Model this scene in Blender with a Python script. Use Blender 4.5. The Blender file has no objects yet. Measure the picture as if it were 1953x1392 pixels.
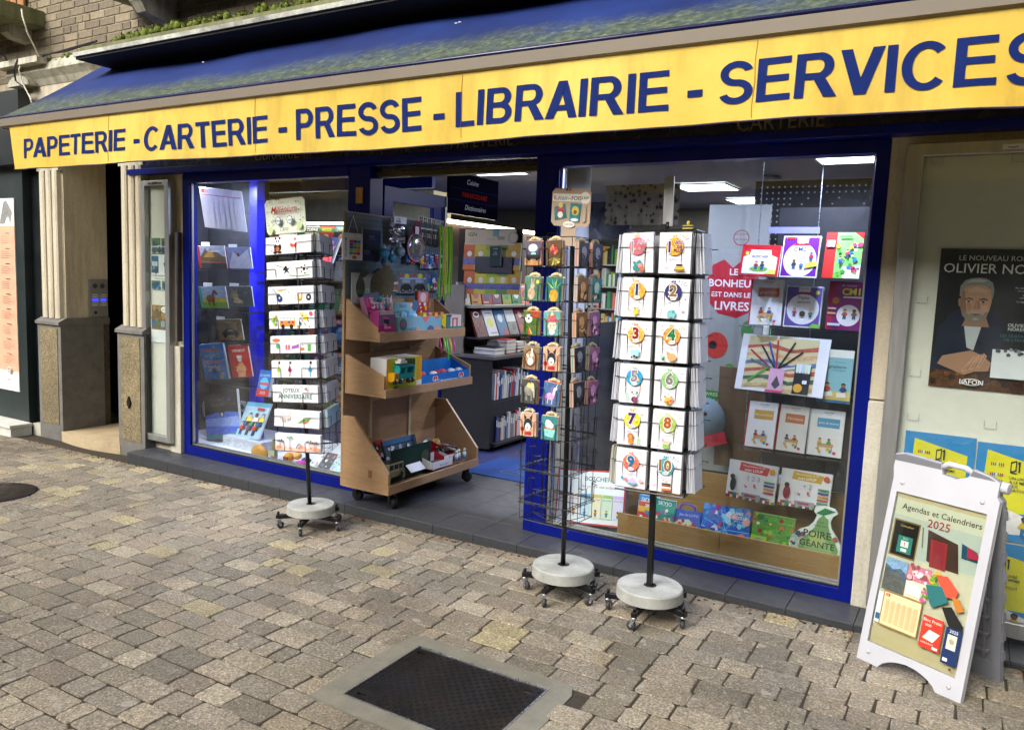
import bpy, bmesh, math, random
from math import sin, cos, pi, radians
from mathutils import Matrix, Vector, noise
from mathutils.geometry import tessellate_polygon
random.seed(7)
R = random.Random(11)
scene = bpy.context.scene
COL = scene.collection

# ------------------------------------------------------------------ camera
CAM = Vector((0, 0, 1.5))
YAW, PITCH, ROLL, FPX, PW, PH = -0.532328, 0.110894, 0.0383137, 1497.14, 1953.0, 1392.0
_f = Vector((sin(YAW)*cos(PITCH), cos(YAW)*cos(PITCH), -sin(PITCH)))
_r = Vector((cos(YAW), -sin(YAW), 0)); _u = _r.cross(_f)
RIGHT = _r*cos(ROLL) + _u*sin(ROLL); UP = -_r*sin(ROLL) + _u*cos(ROLL)
cam_data = bpy.data.cameras.new('camera'); cam = bpy.data.objects.new('camera', cam_data); COL.objects.link(cam)
cam_data.sensor_width = 36; cam_data.sensor_fit = 'HORIZONTAL'; cam_data.lens = FPX/PW*36
cam_data.clip_start = 0.05; cam_data.clip_end = 300
cam.matrix_world = Matrix.Translation(CAM) @ Matrix((RIGHT, UP, -_f)).transposed().to_4x4()
scene.camera = cam

# ------------------------------------------------------------------ world, sun, exposure
world = bpy.data.worlds.new('World'); scene.world = world; world.use_nodes = True
wn = world.node_tree; wn.nodes.clear()
sky = wn.nodes.new('ShaderNodeTexSky'); sky.sky_type = 'NISHITA'; sky.sun_disc = False
sky.sun_elevation = radians(36); sky.sun_rotation = radians(200)
sky.air_density = 1.0; sky.dust_density = 6.0; sky.ozone_density = 0.6
bg = wn.nodes.new('ShaderNodeBackground'); bg.inputs[1].default_value = 0.15
wo = wn.nodes.new('ShaderNodeOutputWorld')
hs = wn.nodes.new('ShaderNodeHueSaturation'); hs.inputs['Saturation'].default_value = 0.35
wn.links.new(sky.outputs[0], hs.inputs['Color']); wn.links.new(hs.outputs[0], bg.inputs[0]); wn.links.new(bg.outputs[0], wo.inputs[0])
sd = bpy.data.lights.new('sun', 'SUN'); sd.energy = 1.1; sd.angle = radians(35); sd.color = (1, .96, .9)
sun = bpy.data.objects.new('sun', sd); COL.objects.link(sun)
# the sun stands over the street, behind the camera and a little to its left
SUN_DIR = Vector((-0.27, -0.76, 0.59)).normalized()
sun.rotation_euler = SUN_DIR.to_track_quat('Z', 'Y').to_euler()
scene.view_settings.view_transform = 'Standard'; scene.view_settings.look = 'None'
scene.view_settings.gamma = 1; scene.view_settings.exposure = 0.93
try: scene.view_settings.use_curve_mapping = False
except Exception: pass
scene.render.engine = 'CYCLES'
scene.cycles.use_denoising = True
scene.cycles.max_bounces = 8; scene.cycles.transparent_max_bounces = 16
scene.cycles.diffuse_bounces = 3; scene.cycles.glossy_bounces = 3
scene.cycles.caustics_reflective = False; scene.cycles.caustics_refractive = False
scene.cycles.sample_clamp_indirect = 4

# ------------------------------------------------------------------ helpers
def at(px, py, x=None, y=None, z=None):
    """the point of the plane x=, y= or z= that the photo's pixel shows"""
    d = _f + RIGHT*((px-PW/2)/FPX) - UP*((py-PH/2)/FPX)
    t = (x-CAM.x)/d.x if x is not None else (y-CAM.y)/d.y if y is not None else (z-CAM.z)/d.z
    return CAM + d*t
def G(x, y=0): return -0.033 + 0.0107*(min(max(x, -12), 4)+0.6)      # the pavement rises a little to the right
def lin(c): return c/12.92 if c <= .04045 else ((c+.055)/1.055)**2.4
_hx = {}
def hx(s):
    if isinstance(s, tuple): return s
    if s not in _hx: _hx[s] = tuple(lin(int(s[i:i+2], 16)/255) for i in (0, 2, 4)) + (1.0,)
    return _hx[s]

class MB:
    def __init__(s): s.v = []; s.f = []; s.m = []; s.c = []; s.cc = (1, 1, 1, 1); s.mm = 0; s.sm = []; s.smooth = False
    def col(s, c): s.cc = hx(c); return s
    def mat(s, i): s.mm = i; return s
    def add(s, vs, fs, M=None):
        b = len(s.v)
        s.v += [tuple(M @ Vector(p)) for p in vs] if M else [tuple(p) for p in vs]
        for f in fs: s.f.append([b+i for i in f]); s.m.append(s.mm); s.c.append(s.cc); s.sm.append(s.smooth)
        return s
    def box(s, x0, x1, y0, y1, z0, z1, M=None):
        return s.add([(x0,y0,z0),(x1,y0,z0),(x1,y1,z0),(x0,y1,z0),(x0,y0,z1),(x1,y0,z1),(x1,y1,z1),(x0,y1,z1)],
            [(0,3,2,1),(4,5,6,7),(0,1,5,4),(1,2,6,5),(2,3,7,6),(3,0,4,7)], M)
    def tube(s, pts, r, n=5, M=None, closed=False, caps=True):
        pts = [Vector(p) for p in pts]; vs = []; fs = []; N = len(pts); up = None
        for i, p in enumerate(pts):
            if closed: a = pts[(i+1) % N]-pts[i-1]
            else: a = (pts[min(i+1, N-1)]-pts[max(i-1, 0)])
            a.normalize()
            if up is None: up = Vector((0,0,1)) if abs(a.z) < .9 else Vector((1,0,0))
            e1 = a.cross(up); 
            if e1.length < 1e-4: e1 = a.cross(Vector((.3,1,.2)))
            e1.normalize(); e2 = e1.cross(a).normalized(); up = e2
            rr = r[i] if isinstance(r, (list, tuple)) else r
            for k in range(n): vs.append(p + e1*cos(2*pi*k/n)*rr + e2*sin(2*pi*k/n)*rr)
        for i in range(N if closed else N-1):
            for k in range(n):
                a0 = i*n+k; a1 = i*n+(k+1) % n; b0 = ((i+1) % N)*n+k; b1 = ((i+1) % N)*n+(k+1) % n
                fs.append((a0, a1, b1, b0))
        if not closed and caps: fs.append(tuple(range(n))[::-1]); fs.append(tuple(range((N-1)*n, N*n)))
        o = s.smooth; s.smooth = n > 5; s.add(vs, fs, M); s.smooth = o; return s
    def lathe(s, prof, n=24, M=None, a0=0, caps=True):
        vs = []; fs = []
        for r, z in prof:
            for k in range(n): vs.append((r*cos(2*pi*k/n+a0), r*sin(2*pi*k/n+a0), z))
        for i in range(len(prof)-1):
            for k in range(n): fs.append((i*n+k, i*n+(k+1) % n, (i+1)*n+(k+1) % n, (i+1)*n+k))
        if caps and prof[0][0] > 1e-6: fs.append(tuple(range(n))[::-1])
        if caps and prof[-1][0] > 1e-6: fs.append(tuple(range((len(prof)-1)*n, len(prof)*n)))
        o = s.smooth; s.smooth = True; s.add(vs, fs, M); s.smooth = o; return s
    def prism(s, loops, y0, y1, M=None, axis='y'):
        """loops in (u,v): the first outer, the rest holes; extruded along local y (u=x, v=z)"""
        if not isinstance(loops[0][0], (tuple, list)): loops = [loops]
        P = lambda u, v, t: (u, t, v) if axis == 'y' else ((t, u, v) if axis == 'x' else (u, v, t))
        flat = [p for l in loops for p in l]
        tris = tessellate_polygon([[Vector((p[0], p[1], 0)) for p in l] for l in loops])
        n = len(flat); vs = [P(u, v, y0) for u, v in flat] + [P(u, v, y1) for u, v in flat]
        fs = [tuple(t) for t in tris] + [tuple(i+n for i in t[::-1]) for t in tris]
        b = 0
        for l in loops:
            k = len(l)
            for i in range(k): fs.append((b+i, b+(i+1) % k, n+b+(i+1) % k, n+b+i))
            b += k
        return s.add(vs, fs, M)
    def sphere(s, c, r, M=None, n=12, m=8, sc=(1,1,1)):
        vs = []; fs = []
        for i in range(m+1):
            t = pi*i/m
            for k in range(n): vs.append((c[0]+r*sc[0]*sin(t)*cos(2*pi*k/n), c[1]+r*sc[1]*sin(t)*sin(2*pi*k/n), c[2]+r*sc[2]*cos(t)))
        for i in range(m):
            for k in range(n): fs.append((i*n+k, (i+1)*n+k, (i+1)*n+(k+1) % n, i*n+(k+1) % n))
        o = s.smooth; s.smooth = True; s.add(vs, fs, M); s.smooth = o; return s
    def mesh(s, name, mats):
        me = bpy.data.meshes.new(name); me.from_pydata(s.v, [], s.f)
        if not isinstance(mats, (list, tuple)): mats = [mats]
        for m in mats: me.materials.append(m)
        me.polygons.foreach_set('material_index', [min(i, len(mats)-1) for i in s.m])
        me.polygons.foreach_set('use_smooth', s.sm)
        ca = me.color_attributes.new('Col', 'FLOAT_COLOR', 'CORNER'); d = []
        for f, c in zip(s.f, s.c): d += list(c)*len(f)
        ca.data.foreach_set('color', d); me.update(); return me
    def build(s, name, mats, parent=None, M=None, fixn=False, bevel=0):
        me = s.mesh(name, mats)
        if fixn:
            bm = bmesh.new(); bm.from_mesh(me); bmesh.ops.recalc_face_normals(bm, faces=bm.faces); bm.to_mesh(me); bm.free()
        o = bpy.data.objects.new(name, me); COL.objects.link(o)
        if parent: o.parent = parent
        if M is not None:
            if parent: o.matrix_local = M
            else: o.matrix_world = M
        if bevel:
            b = o.modifiers.new('bevel', 'BEVEL'); b.width = bevel; b.segments = 2; b.limit_method = 'ANGLE'; b.angle_limit = radians(40)
        return o
def T(x, y=None, z=None):
    return Matrix.Translation(x if y is None else (x, y, z))
def RZ(a): return Matrix.Rotation(radians(a), 4, 'Z')
def RX(a): return Matrix.Rotation(radians(a), 4, 'X')
def RY(a): return Matrix.Rotation(radians(a), 4, 'Y')
def frame(o, yaw=0, lean=0, roll=0): return T(o) @ RZ(yaw) @ RX(-lean) @ RY(roll)
def tag(o, label=None, cat=None, group=None, kind=None):
    if label: o['label'] = label
    if cat: o['category'] = cat
    if group: o['group'] = group
    if kind: o['kind'] = kind
    return o
def empty(name, M, label, cat, group=None):
    o = bpy.data.objects.new(name, None); COL.objects.link(o); o.empty_display_size = .1
    o.matrix_world = M if isinstance(M, Matrix) else T(M); return tag(o, label, cat, group)
def inst(name, me, parent=None, M=None):
    o = bpy.data.objects.new(name, me); COL.objects.link(o)
    if parent: o.parent = parent; o.matrix_local = M or Matrix()
    else: o.matrix_world = M or Matrix()
    return o

# ------------------------------------------------------------------ materials
def newmat(name):
    m = bpy.data.materials.new(name); m.use_nodes = True; nt = m.node_tree
    return m, nt, nt.nodes['Principled BSDF'], nt.nodes, nt.links
def ramp(nt, stops, fac):
    r = nt.nodes.new('ShaderNodeValToRGB'); e = r.color_ramp.elements
    while len(e) < len(stops): e.new(.5)
    for k, (p, c) in zip(e, stops): k.position = p; k.color = hx(c) if isinstance(c, str) else (c[0], c[1], c[2], 1) if isinstance(c, tuple) else (c, c, c, 1)
    nt.links.new(fac, r.inputs[0]); return r.outputs[0]
def coords(nt, kind='Object', scale=(1,1,1)):
    t = nt.nodes.new('ShaderNodeTexCoord'); mp = nt.nodes.new('ShaderNodeMapping'); mp.inputs['Scale'].default_value = scale
    nt.links.new(t.outputs[kind], mp.inputs[0]); return mp.outputs[0]
def noi(nt, vec, scale, detail=4, rough=.6, dist=0):
    n = nt.nodes.new('ShaderNodeTexNoise'); n.inputs['Scale'].default_value = scale; n.inputs['Detail'].default_value = detail
    n.inputs['Roughness'].default_value = rough; n.inputs['Distortion'].default_value = dist
    nt.links.new(vec, n.inputs['Vector']); return n.outputs[0]
def mixc(nt, a, b, fac, mode='MIX'):
    m = nt.nodes.new('ShaderNodeMix'); m.data_type = 'RGBA'; m.blend_type = mode
    for s, v in ((m.inputs[0], fac), (m.inputs[6], a), (m.inputs[7], b)):
        if hasattr(v, 'is_linked') or hasattr(v, 'links'): nt.links.new(v, s)
        elif isinstance(v, str): s.default_value = hx(v)
        elif isinstance(v, (int, float)): s.default_value = v
        else: s.default_value = tuple(v)+((1,) if len(v) == 3 else ())
    return m.outputs[2]
def mth(nt, op, a, b=0.):
    m = nt.nodes.new('ShaderNodeMath'); m.operation = op
    for s, v in ((m.inputs[0], a), (m.inputs[1], b)):
        if hasattr(v, 'links'): nt.links.new(v, s)
        else: s.default_value = v
    return m.outputs[0]
def bump(nt, bs, h, strength=.3, dist=.01):
    b = nt.nodes.new('ShaderNodeBump'); b.inputs['Strength'].default_value = strength; b.inputs['Distance'].default_value = dist
    nt.links.new(h, b.inputs['Height']); nt.links.new(b.outputs[0], bs.inputs['Normal'])
def simple(name, c, rough=.5, metal=0, var=.15, scale=8, bmp=0, spec=None, stretch=(1,1,1)):
    m, nt, bs, N, L = newmat(name); v = coords(nt, scale=stretch); n = noi(nt, v, scale)
    base = hx(c) if isinstance(c, str) else c
    lo = tuple(x*(1-var) for x in base[:3]); hi = tuple(min(1, x*(1+var)) for x in base[:3])
    L.new(ramp(nt, [(.3, lo), (.7, hi)], n), bs.inputs['Base Color'])
    L.new(ramp(nt, [(.3, max(0, rough-.08)), (.7, min(1, rough+.08))], noi(nt, v, scale*3)), bs.inputs['Roughness'])
    bs.inputs['Metallic'].default_value = metal
    if spec is not None: bs.inputs['Specular IOR Level'].default_value = spec
    if bmp: bump(nt, bs, noi(nt, v, scale*6, 6), bmp, .004)
    return m
def attrmat(name, rough, photo=0, spec=.4, bmp=0):
    m, nt, bs, N, L = newmat(name); a = N.new('ShaderNodeAttribute'); a.attribute_name = 'Col'
    v = coords(nt); c = a.outputs[0]
    if photo:
        n1 = noi(nt, v, 38, 6, .7, 1.5); n2 = noi(nt, v, 90, 4, .7)
        c = mixc(nt, c, ramp(nt, [(.3, .12), (.5, .5), (.72, .95)], n1), .55, 'OVERLAY')
        h = N.new('ShaderNodeHueSaturation'); L.new(c, h.inputs['Color']); L.new(ramp(nt, [(.3, .44), (.7, .56)], n2), h.inputs['Hue']); c = h.outputs[0]
    else:
        c = mixc(nt, c, ramp(nt, [(.3, .93), (.7, 1.)], noi(nt, v, 9)), 1., 'MULTIPLY')
    L.new(c, bs.inputs['Base Color']); bs.inputs['Roughness'].default_value = rough; bs.inputs['Specular IOR Level'].default_value = spec
    if bmp: bump(nt, bs, noi(nt, v, 60), bmp, .003)
    return m
M_print = attrmat('printed_paper', .5, spec=.25); M_photo = attrmat('photo_print', .42, photo=1, spec=.3)
M_card = attrmat('card_stock', .7, spec=.25); M_plas = attrmat('coloured_plastic', .3, spec=.5)
M_flat = attrmat('flat_sign_print', .9, spec=.02)
M_matte = attrmat('matte_paint', .65, spec=.2); M_metal_c = simple('black_wire', '0b0b0c', .38, 0, .2)
M_black = simple('black_painted_steel', '0d0d0e', .35, 0, .25, 12)
M_steel = simple('zinc_steel', 'b9bcc0', .3, .9, .15, 20)
M_rubber = simple('grey_rubber', '3b3c3e', .6); M_blackrub = simple('black_rubber', '0f0f10', .55)
M_alu = simple('brushed_aluminium', 'a6a7a6', .38, .75, .12, 30, stretch=(1,1,.1))
M_greyplas = simple('grey_moulded_plastic', '7d7f86', .45, 0, .08, 6, .12)
M_cream = simple('yellowed_backing', 'dbd7cb', .55, 0, .08, 3)
M_dark = simple('dark_interior', '14151a', .6, 0, .3, 4)
M_ceil = simple('shop_ceiling', '6c6d6e', .8, 0, .05, 3)
M_wallin = simple('shop_wall', '4b4843', .8, 0, .06, 3)
M_whitecol = simple('white_column', 'd5d6dc', .5, 0, .04, 3)
M_navy = simple('navy_gloss_panel', '0b0d3d', .25, 0, .15, 4)
M_greenshop = simple('dark_green_shopfront', '1c2829', .42, 0, .15, 2)
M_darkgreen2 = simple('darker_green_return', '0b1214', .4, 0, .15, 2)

def m_blue():
    m, nt, bs, N, L = newmat('ultramarine_gloss_paint'); v = coords(nt)
    n = noi(nt, v, 3, 5); c = ramp(nt, [(.3, '02105f'), (.7, '04157a')], n)
    chips = ramp(nt, [(.73, 0.), (.76, 1.)], noi(nt, v, 28, 3, .7))
    L.new(mixc(nt, c, '8b93a6', mth(nt, 'MULTIPLY', chips, .5)), bs.inputs['Base Color'])
    bs.inputs['Roughness'].default_value = .33; bs.inputs['Specular IOR Level'].default_value = .18; bump(nt, bs, noi(nt, v, 40), .05, .002); return m
M_blue = m_blue()
def m_wood(name, a, b, rough=.45, sc=(1, 1, 1), wave=9):
    m, nt, bs, N, L = newmat(name); v = coords(nt, scale=sc)
    n = noi(nt, v, wave, 8, .65, 1.2); n2 = noi(nt, v, wave*9, 4, .6)
    c = ramp(nt, [(.3, a), (.72, b)], n); L.new(mixc(nt, c, ramp(nt, [(.35, .75), (.6, 1.)], n2), .6, 'MULTIPLY'), bs.inputs['Base Color'])
    bs.inputs['Roughness'].default_value = rough; bump(nt, bs, n2, .08, .002); return m
M_beech = m_wood('beech_laminate', 'a8845e', 'bb9872', .42, (.6, 1.2, 6))
M_beechx = m_wood('beech_laminate_end', 'a9855e', 'be9a73', .42, (1, .8, 7))
M_oak = m_wood('oak_laminate', '94703f', 'ad8650', .45, (.5, 1, 9))
M_edge = simple('raw_board_edge', '8e7a5f', .7)

def m_plaster(name, a, b, dirt, amt=.5, sc=1.5, bmp=.25, streak=True):
    m, nt, bs, N, L = newmat(name); v = coords(nt); c = ramp(nt, [(.3, a), (.7, b)], noi(nt, v, sc, 6))
    vs = coords(nt, scale=(6, 6, .7) if streak else (1, 1, 1))
    d = ramp(nt, [(.45, 0.), (.8, 1.)], noi(nt, vs, 2.2, 8, .7)); d = mth(nt, 'MULTIPLY', d, amt)
    c = mixc(nt, c, dirt, d); sp = ramp(nt, [(.3, .82), (.6, 1.)], noi(nt, v, 70, 4, .7)); L.new(mixc(nt, c, sp, 1., 'MULTIPLY'), bs.inputs['Base Color'])
    bs.inputs['Roughness'].default_value = .85; bump(nt, bs, noi(nt, v, 45, 6), bmp, .006); return m
M_plaster = m_plaster('cream_painted_stone', 'c2b8a0', 'd0c7b0', '6a5f4a', .5)
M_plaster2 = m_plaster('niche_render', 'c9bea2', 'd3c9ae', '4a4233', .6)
M_white_stone = m_plaster('dirty_white_stone', 'b9b4a2', 'cdc9b8', '5b5648', .5, 3, .4)
M_cornice = m_plaster('weathered_cornice', 'a9a68f', 'd0ccbb', '34352a', .85, 6, .5)
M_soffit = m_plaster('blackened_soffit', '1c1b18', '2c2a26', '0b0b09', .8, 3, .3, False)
M_slabwhite = m_plaster('flaking_white_edge', 'a9aaa0', 'c6c6bc', '23251c', 1.3, 30, .5, False)
M_mossy = m_plaster('mossy_concrete', '5c6139', '878562', '2c3016', .8, 4, .5)
M_sill = m_plaster('white_sill', 'cfd0c8', 'dedfd6', '6b6b60', .3, 4, .15)
M_beigestone = m_plaster('worn_beige_step', 'b09a78', 'c8b592', '5c5140', .5, 3, .3, False)
M_whiteplas = simple('white_moulded_plastic', 'b8b9bf', .42, 0, .07, 3, .08)
def m_granito(name, a, b, mid, edge=.0):
    m, nt, bs, N, L = newmat(name); v = coords(nt); vo = N.new('ShaderNodeTexVoronoi'); vo.inputs['Scale'].default_value = 95; L.new(v, vo.inputs[0])
    c = ramp(nt, [(.0, a), (.45, mid), (.9, b)], vo.outputs['Color']); d = ramp(nt, [(.35, .55), (.7, 1.)], noi(nt, v, 2.5, 6, .7))
    L.new(mixc(nt, c, d, .8, 'MULTIPLY'), bs.inputs['Base Color']); bs.inputs['Roughness'].default_value = .8
    bump(nt, bs, vo.outputs['Distance'], .5, .004); return m
M_granito = m_granito('pebbledash', '5b503c', 'a39473', '847757')
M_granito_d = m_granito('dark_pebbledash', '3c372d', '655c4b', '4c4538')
M_baseedge = simple('grey_render_edge', '6d6b66', .85, 0, .2, 10, .3)
def m_slate():
    m, nt, bs, N, L = newmat('slate_grey_tile'); v = coords(nt, 'Object', (2.2, 40, 1)); n = noi(nt, v, 2, 6, .7); v2 = coords(nt)
    c = ramp(nt, [(.3, '383a3f'), (.7, '4c4e54')], n); L.new(mixc(nt, c, ramp(nt, [(.3, .75), (.7, 1.1)], noi(nt, v2, 2.5, 5)), .8, 'MULTIPLY'), bs.inputs['Base Color'])
    L.new(ramp(nt, [(.3, .35), (.7, .6)], noi(nt, v2, 8)), bs.inputs['Roughness']); bump(nt, bs, n, .12, .002); return m
M_slate = m_slate()
M_slate_face = simple('tile_riser', '2f3134', .75, 0, .3, 60, .3); M_grout = simple('tile_grout', '5e6064', .9)
def m_paver():
    m, nt, bs, N, L = newmat('concrete_paver'); a = N.new('ShaderNodeAttribute'); a.attribute_name = 'Col'
    g = N.new('ShaderNodeNewGeometry'); pos = g.outputs['Position']
    oi = N.new('ShaderNodeObjectInfo')
    big = ramp(nt, [(.36, .86), (.44, 1.1), (.52, 1.26), (.68, 1.42)], noi(nt, pos, 1.1, 5, .6))
    fine = ramp(nt, [(.36, .42), (.46, .86), (.54, 1.06), (.62, 1.5), (.68, 2.6)], noi(nt, pos, 105, 3, .8))
    mid = ramp(nt, [(.3, .8), (.7, 1.12)], noi(nt, pos, 22, 5, .7)); rnd = ramp(nt, [(0., .86), (1., 1.12)], oi.outputs['Random'])
    c = a.outputs[0]
    for k in (big, fine, mid, rnd): c = mixc(nt, c, k, 1., 'MULTIPLY')
    c = mixc(nt, c, 'a8a294', mth(nt, 'MULTIPLY', ramp(nt, [(.715, 0.), (.73, 1.)], noi(nt, pos, 16, 1, .4)), .55))
    moss = mth(nt, 'MULTIPLY', ramp(nt, [(.6, 0.), (.75, 1.)], noi(nt, pos, 2.3, 6, .75)), .35)
    c = mixc(nt, c, '4f4f2c', moss); L.new(c, bs.inputs['Base Color']); bs.inputs['Roughness'].default_value = .72
    bump(nt, bs, noi(nt, pos, 130, 5, .75), .8, .006); return m
M_paver = m_paver()
def m_joint():
    m, nt, bs, N, L = newmat('mossy_joint_sand'); g = N.new('ShaderNodeNewGeometry'); p = g.outputs['Position']
    L.new(ramp(nt, [(.3, '2a251c'), (.55, '3a3226'), (.75, '45442a')], noi(nt, p, 35, 6, .7)), bs.inputs['Base Color'])
    bs.inputs['Roughness'].default_value = .95; bump(nt, bs, noi(nt, p, 120, 5), .6, .006); return m
M_joint = m_joint()
def m_conc(name, a, b):
    m, nt, bs, N, L = newmat(name); v = coords(nt); c = ramp(nt, [(.3, a), (.7, b)], noi(nt, v, 9, 8, .7))
    c = mixc(nt, c, ramp(nt, [(.25, .55), (.4, 1.)], noi(nt, v, 55, 4, .7)), .7, 'MULTIPLY'); L.new(c, bs.inputs['Base Color'])
    bs.inputs['Roughness'].default_value = .85; bump(nt, bs, noi(nt, v, 60, 6), .4, .005); return m
M_conc = m_conc('cast_concrete', '8c8d86', 'b4b5ad'); M_concy = m_conc('yellowish_concrete', '69665a', '827e70')
def m_iron():
    m, nt, bs, N, L = newmat('rusty_cast_iron'); v = coords(nt)
    L.new(ramp(nt, [(.35, '1c1c1f'), (.6, '27221f'), (.8, '3a2a1e')], noi(nt, v, 5, 6)), bs.inputs['Base Color']); bs.inputs['Metallic'].default_value = .5
    L.new(ramp(nt, [(.3, .32), (.7, .6)], noi(nt, v, 14)), bs.inputs['Roughness']); bump(nt, bs, noi(nt, v, 90), .2, .002); return m
M_iron = m_iron()
def m_brick():
    m, nt, bs, N, L = newmat('grey_brown_brick'); v = coords(nt); oi = N.new('ShaderNodeObjectInfo')
    c = ramp(nt, [(0., '6a6050'), (.5, '81755f'), (1., '93866e')], oi.outputs['Random']); c = mixc(nt, c, ramp(nt, [(.3, .7), (.7, 1.15)], noi(nt, v, 22, 6)), 1., 'MULTIPLY')
    L.new(c, bs.inputs['Base Color']); bs.inputs['Roughness'].default_value = .85; bump(nt, bs, noi(nt, v, 70, 6), .4, .004); return m
M_brick = m_brick(); M_mortar = simple('pale_mortar', '9b9078', .9, 0, .25, 14, .3)
M_moss = simple('moss', '58641a', .95, 0, .6, 14, .6)
def m_awning():
    m, nt, bs, N, L = newmat('weathered_blue_canvas'); v = coords(nt); sx = N.new('ShaderNodeSeparateXYZ'); L.new(v, sx.inputs[0])
    blue = ramp(nt, [(.3, '0e1b48'), (.7, '192f6c')], noi(nt, v, 1.6, 5))
    # algae grows where rain water lingers: on the lower third near the front bar
    mr = N.new('ShaderNodeMapRange'); L.new(sx.outputs['Y'], mr.inputs[0]); mr.inputs[1].default_value = 3.02; mr.inputs[2].default_value = 3.40; mr.inputs[3].default_value = 1; mr.inputs[4].default_value = 0
    vs = coords(nt, scale=(3.2, 1.1, 1)); f = mth(nt, 'ADD', mr.outputs[0], mth(nt, 'MULTIPLY', mth(nt, 'SUBTRACT', noi(nt, vs, 2.2, 6, .7), .5), 1.0))
    al = ramp(nt, [(.25, 0.), (.8, 1.)], f); g = ramp(nt, [(.35, '2b3424'), (.5, '49543b'), (.7, '7f8c66')], noi(nt, v, 26, 8, .75))
    cl = ramp(nt, [(.40, .72), (.6, 1.)], noi(nt, v, 7, 5, .7))
    L.new(mixc(nt, blue, g, mth(nt, 'MULTIPLY', mth(nt, 'MULTIPLY', al, .9), cl)), bs.inputs['Base Color']); bs.inputs['Roughness'].default_value = .75
    bs.inputs['Specular IOR Level'].default_value = .25; bump(nt, bs, noi(nt, v, 240, 2), .12, .001); return m
M_awning = m_awning()
def m_valance():
    m, nt, bs, N, L = newmat('yellow_valance_canvas'); v = coords(nt); vs = coords(nt, scale=(1, 1, .25))
    c = ramp(nt, [(.3, 'dab544'), (.7, 'e8cb62')], noi(nt, v, 1.8, 6)); st = ramp(nt, [(.48, 0.), (.75, 1.)], noi(nt, vs, 5, 6, .7))
    c = mixc(nt, c, 'a08438', mth(nt, 'MULTIPLY', st, .6))
    L.new(c, bs.inputs['Base Color']); bs.inputs['Roughness'].default_value = .6; bs.inputs['Specular IOR Level'].default_value = .25
    bump(nt, bs, noi(nt, v, 5, 3), .15, .02)
    tl = N.new('ShaderNodeBsdfTranslucent'); L.new(c, tl.inputs[0]); mx = N.new('ShaderNodeMixShader'); mx.inputs[0].default_value = .2
    L.new(bs.outputs[0], mx.inputs[1]); L.new(tl.outputs[0], mx.inputs[2]); L.new(mx.outputs[0], N['Material Output'].inputs[0]); return m
M_valance = m_valance()
M_letter = simple('navy_lettering', '13245c', .75, 0, .12, 6, spec=.08)
M_bar = simple('taupe_front_bar', '756b5c', .5, 0, .06, 3)
M_tinlet = simple('dull_metal_letters', '6f695c', .5, .3, .25, 20)
def m_glass(name='window_glass', f0=1.0):
    m, nt, bs, N, L = newmat(name); N.remove(bs); tr = N.new('ShaderNodeBsdfTransparent'); gl = N.new('ShaderNodeBsdfGlossy'); gl.inputs['Roughness'].default_value = .0
    tr.inputs[0].default_value = (.93, .96, .95, 1); fr = N.new('ShaderNodeFresnel'); ge = N.new('ShaderNodeNewGeometry'); L.new(mth(nt, 'SUBTRACT', 1.5, mth(nt, 'MULTIPLY', ge.outputs['Backfacing'], .8333)), fr.inputs[0]); mx = N.new('ShaderNodeMixShader')
    L.new(mth(nt, 'MULTIPLY', fr.outputs[0], f0), mx.inputs[0]); L.new(tr.outputs[0], mx.inputs[1]); L.new(gl.outputs[0], mx.inputs[2])
    v = coords(nt); df = N.new('ShaderNodeBsdfDiffuse'); df.inputs[0].default_value = (.7, .72, .75, 1); m2 = N.new('ShaderNodeMixShader')
    L.new(mth(nt, 'MULTIPLY', ramp(nt, [(.45, 0.), (.85, 1.)], noi(nt, v, 3, 7, .75)), .05), m2.inputs[0]); L.new(mx.outputs[0], m2.inputs[1]); L.new(df.outputs[0], m2.inputs[2])
    L.new(m2.outputs[0], N['Material Output'].inputs[0]); return m
M_glass = m_glass(); M_acryl = m_glass('clear_acrylic', 1.)
def emis(name, c, s):
    m, nt, bs, N, L = newmat(name); bs.inputs['Base Color'].default_value = hx(c); bs.inputs['Emission Color'].default_value = hx(c); bs.inputs['Emission Strength'].default_value = s; return m
M_lamp = emis('lit_ceiling_panel', 'f4fbff', 7); M_lampw = emis('lit_warm_tube', 'fff0cf', 6); M_spot = emis('lit_window_spot', 'e4ecff', 25)
M_blueled = emis('blue_intercom_light', '4450ff', .5)
def m_peg():
    m, nt, bs, N, L = newmat('slate_grey_steel_board'); v = coords(nt); L.new(ramp(nt, [(.3, '57666f'), (.7, '687881')], noi(nt, v, 4)), bs.inputs['Base Color']); bs.inputs['Roughness'].default_value = .6; bs.inputs['Specular IOR Level'].default_value = .2; return m
M_peg = m_peg()
M_floorblue = simple('blue_shop_floor', '343a68', .45, 0, .15, 3); M_mat = simple('royal_blue_mat', '0d3f86', .9, 0, .12, 20, .3)
M_leaf = simple('tree_leaves', '2c3a16', .7, 0, .5, 3); M_bark = simple('tree_bark', '3a2f24', .9, 0, .3, 12, .5)
def m_seq():
    m, nt, bs, N, L = newmat('rainbow_sequins'); v = coords(nt); vo = N.new('ShaderNodeTexVoronoi'); vo.inputs['Scale'].default_value = 260; L.new(v, vo.inputs[0])
    h = N.new('ShaderNodeHueSaturation'); h.inputs['Saturation'].default_value = 1.6; L.new(vo.outputs['Color'], h.inputs['Color']); L.new(h.outputs[0], bs.inputs['Base Color'])
    bs.inputs['Metallic'].default_value = .85; bs.inputs['Roughness'].default_value = .18; bump(nt, bs, vo.outputs['Color'], .9, .01); return m
M_seq = m_seq()

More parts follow.
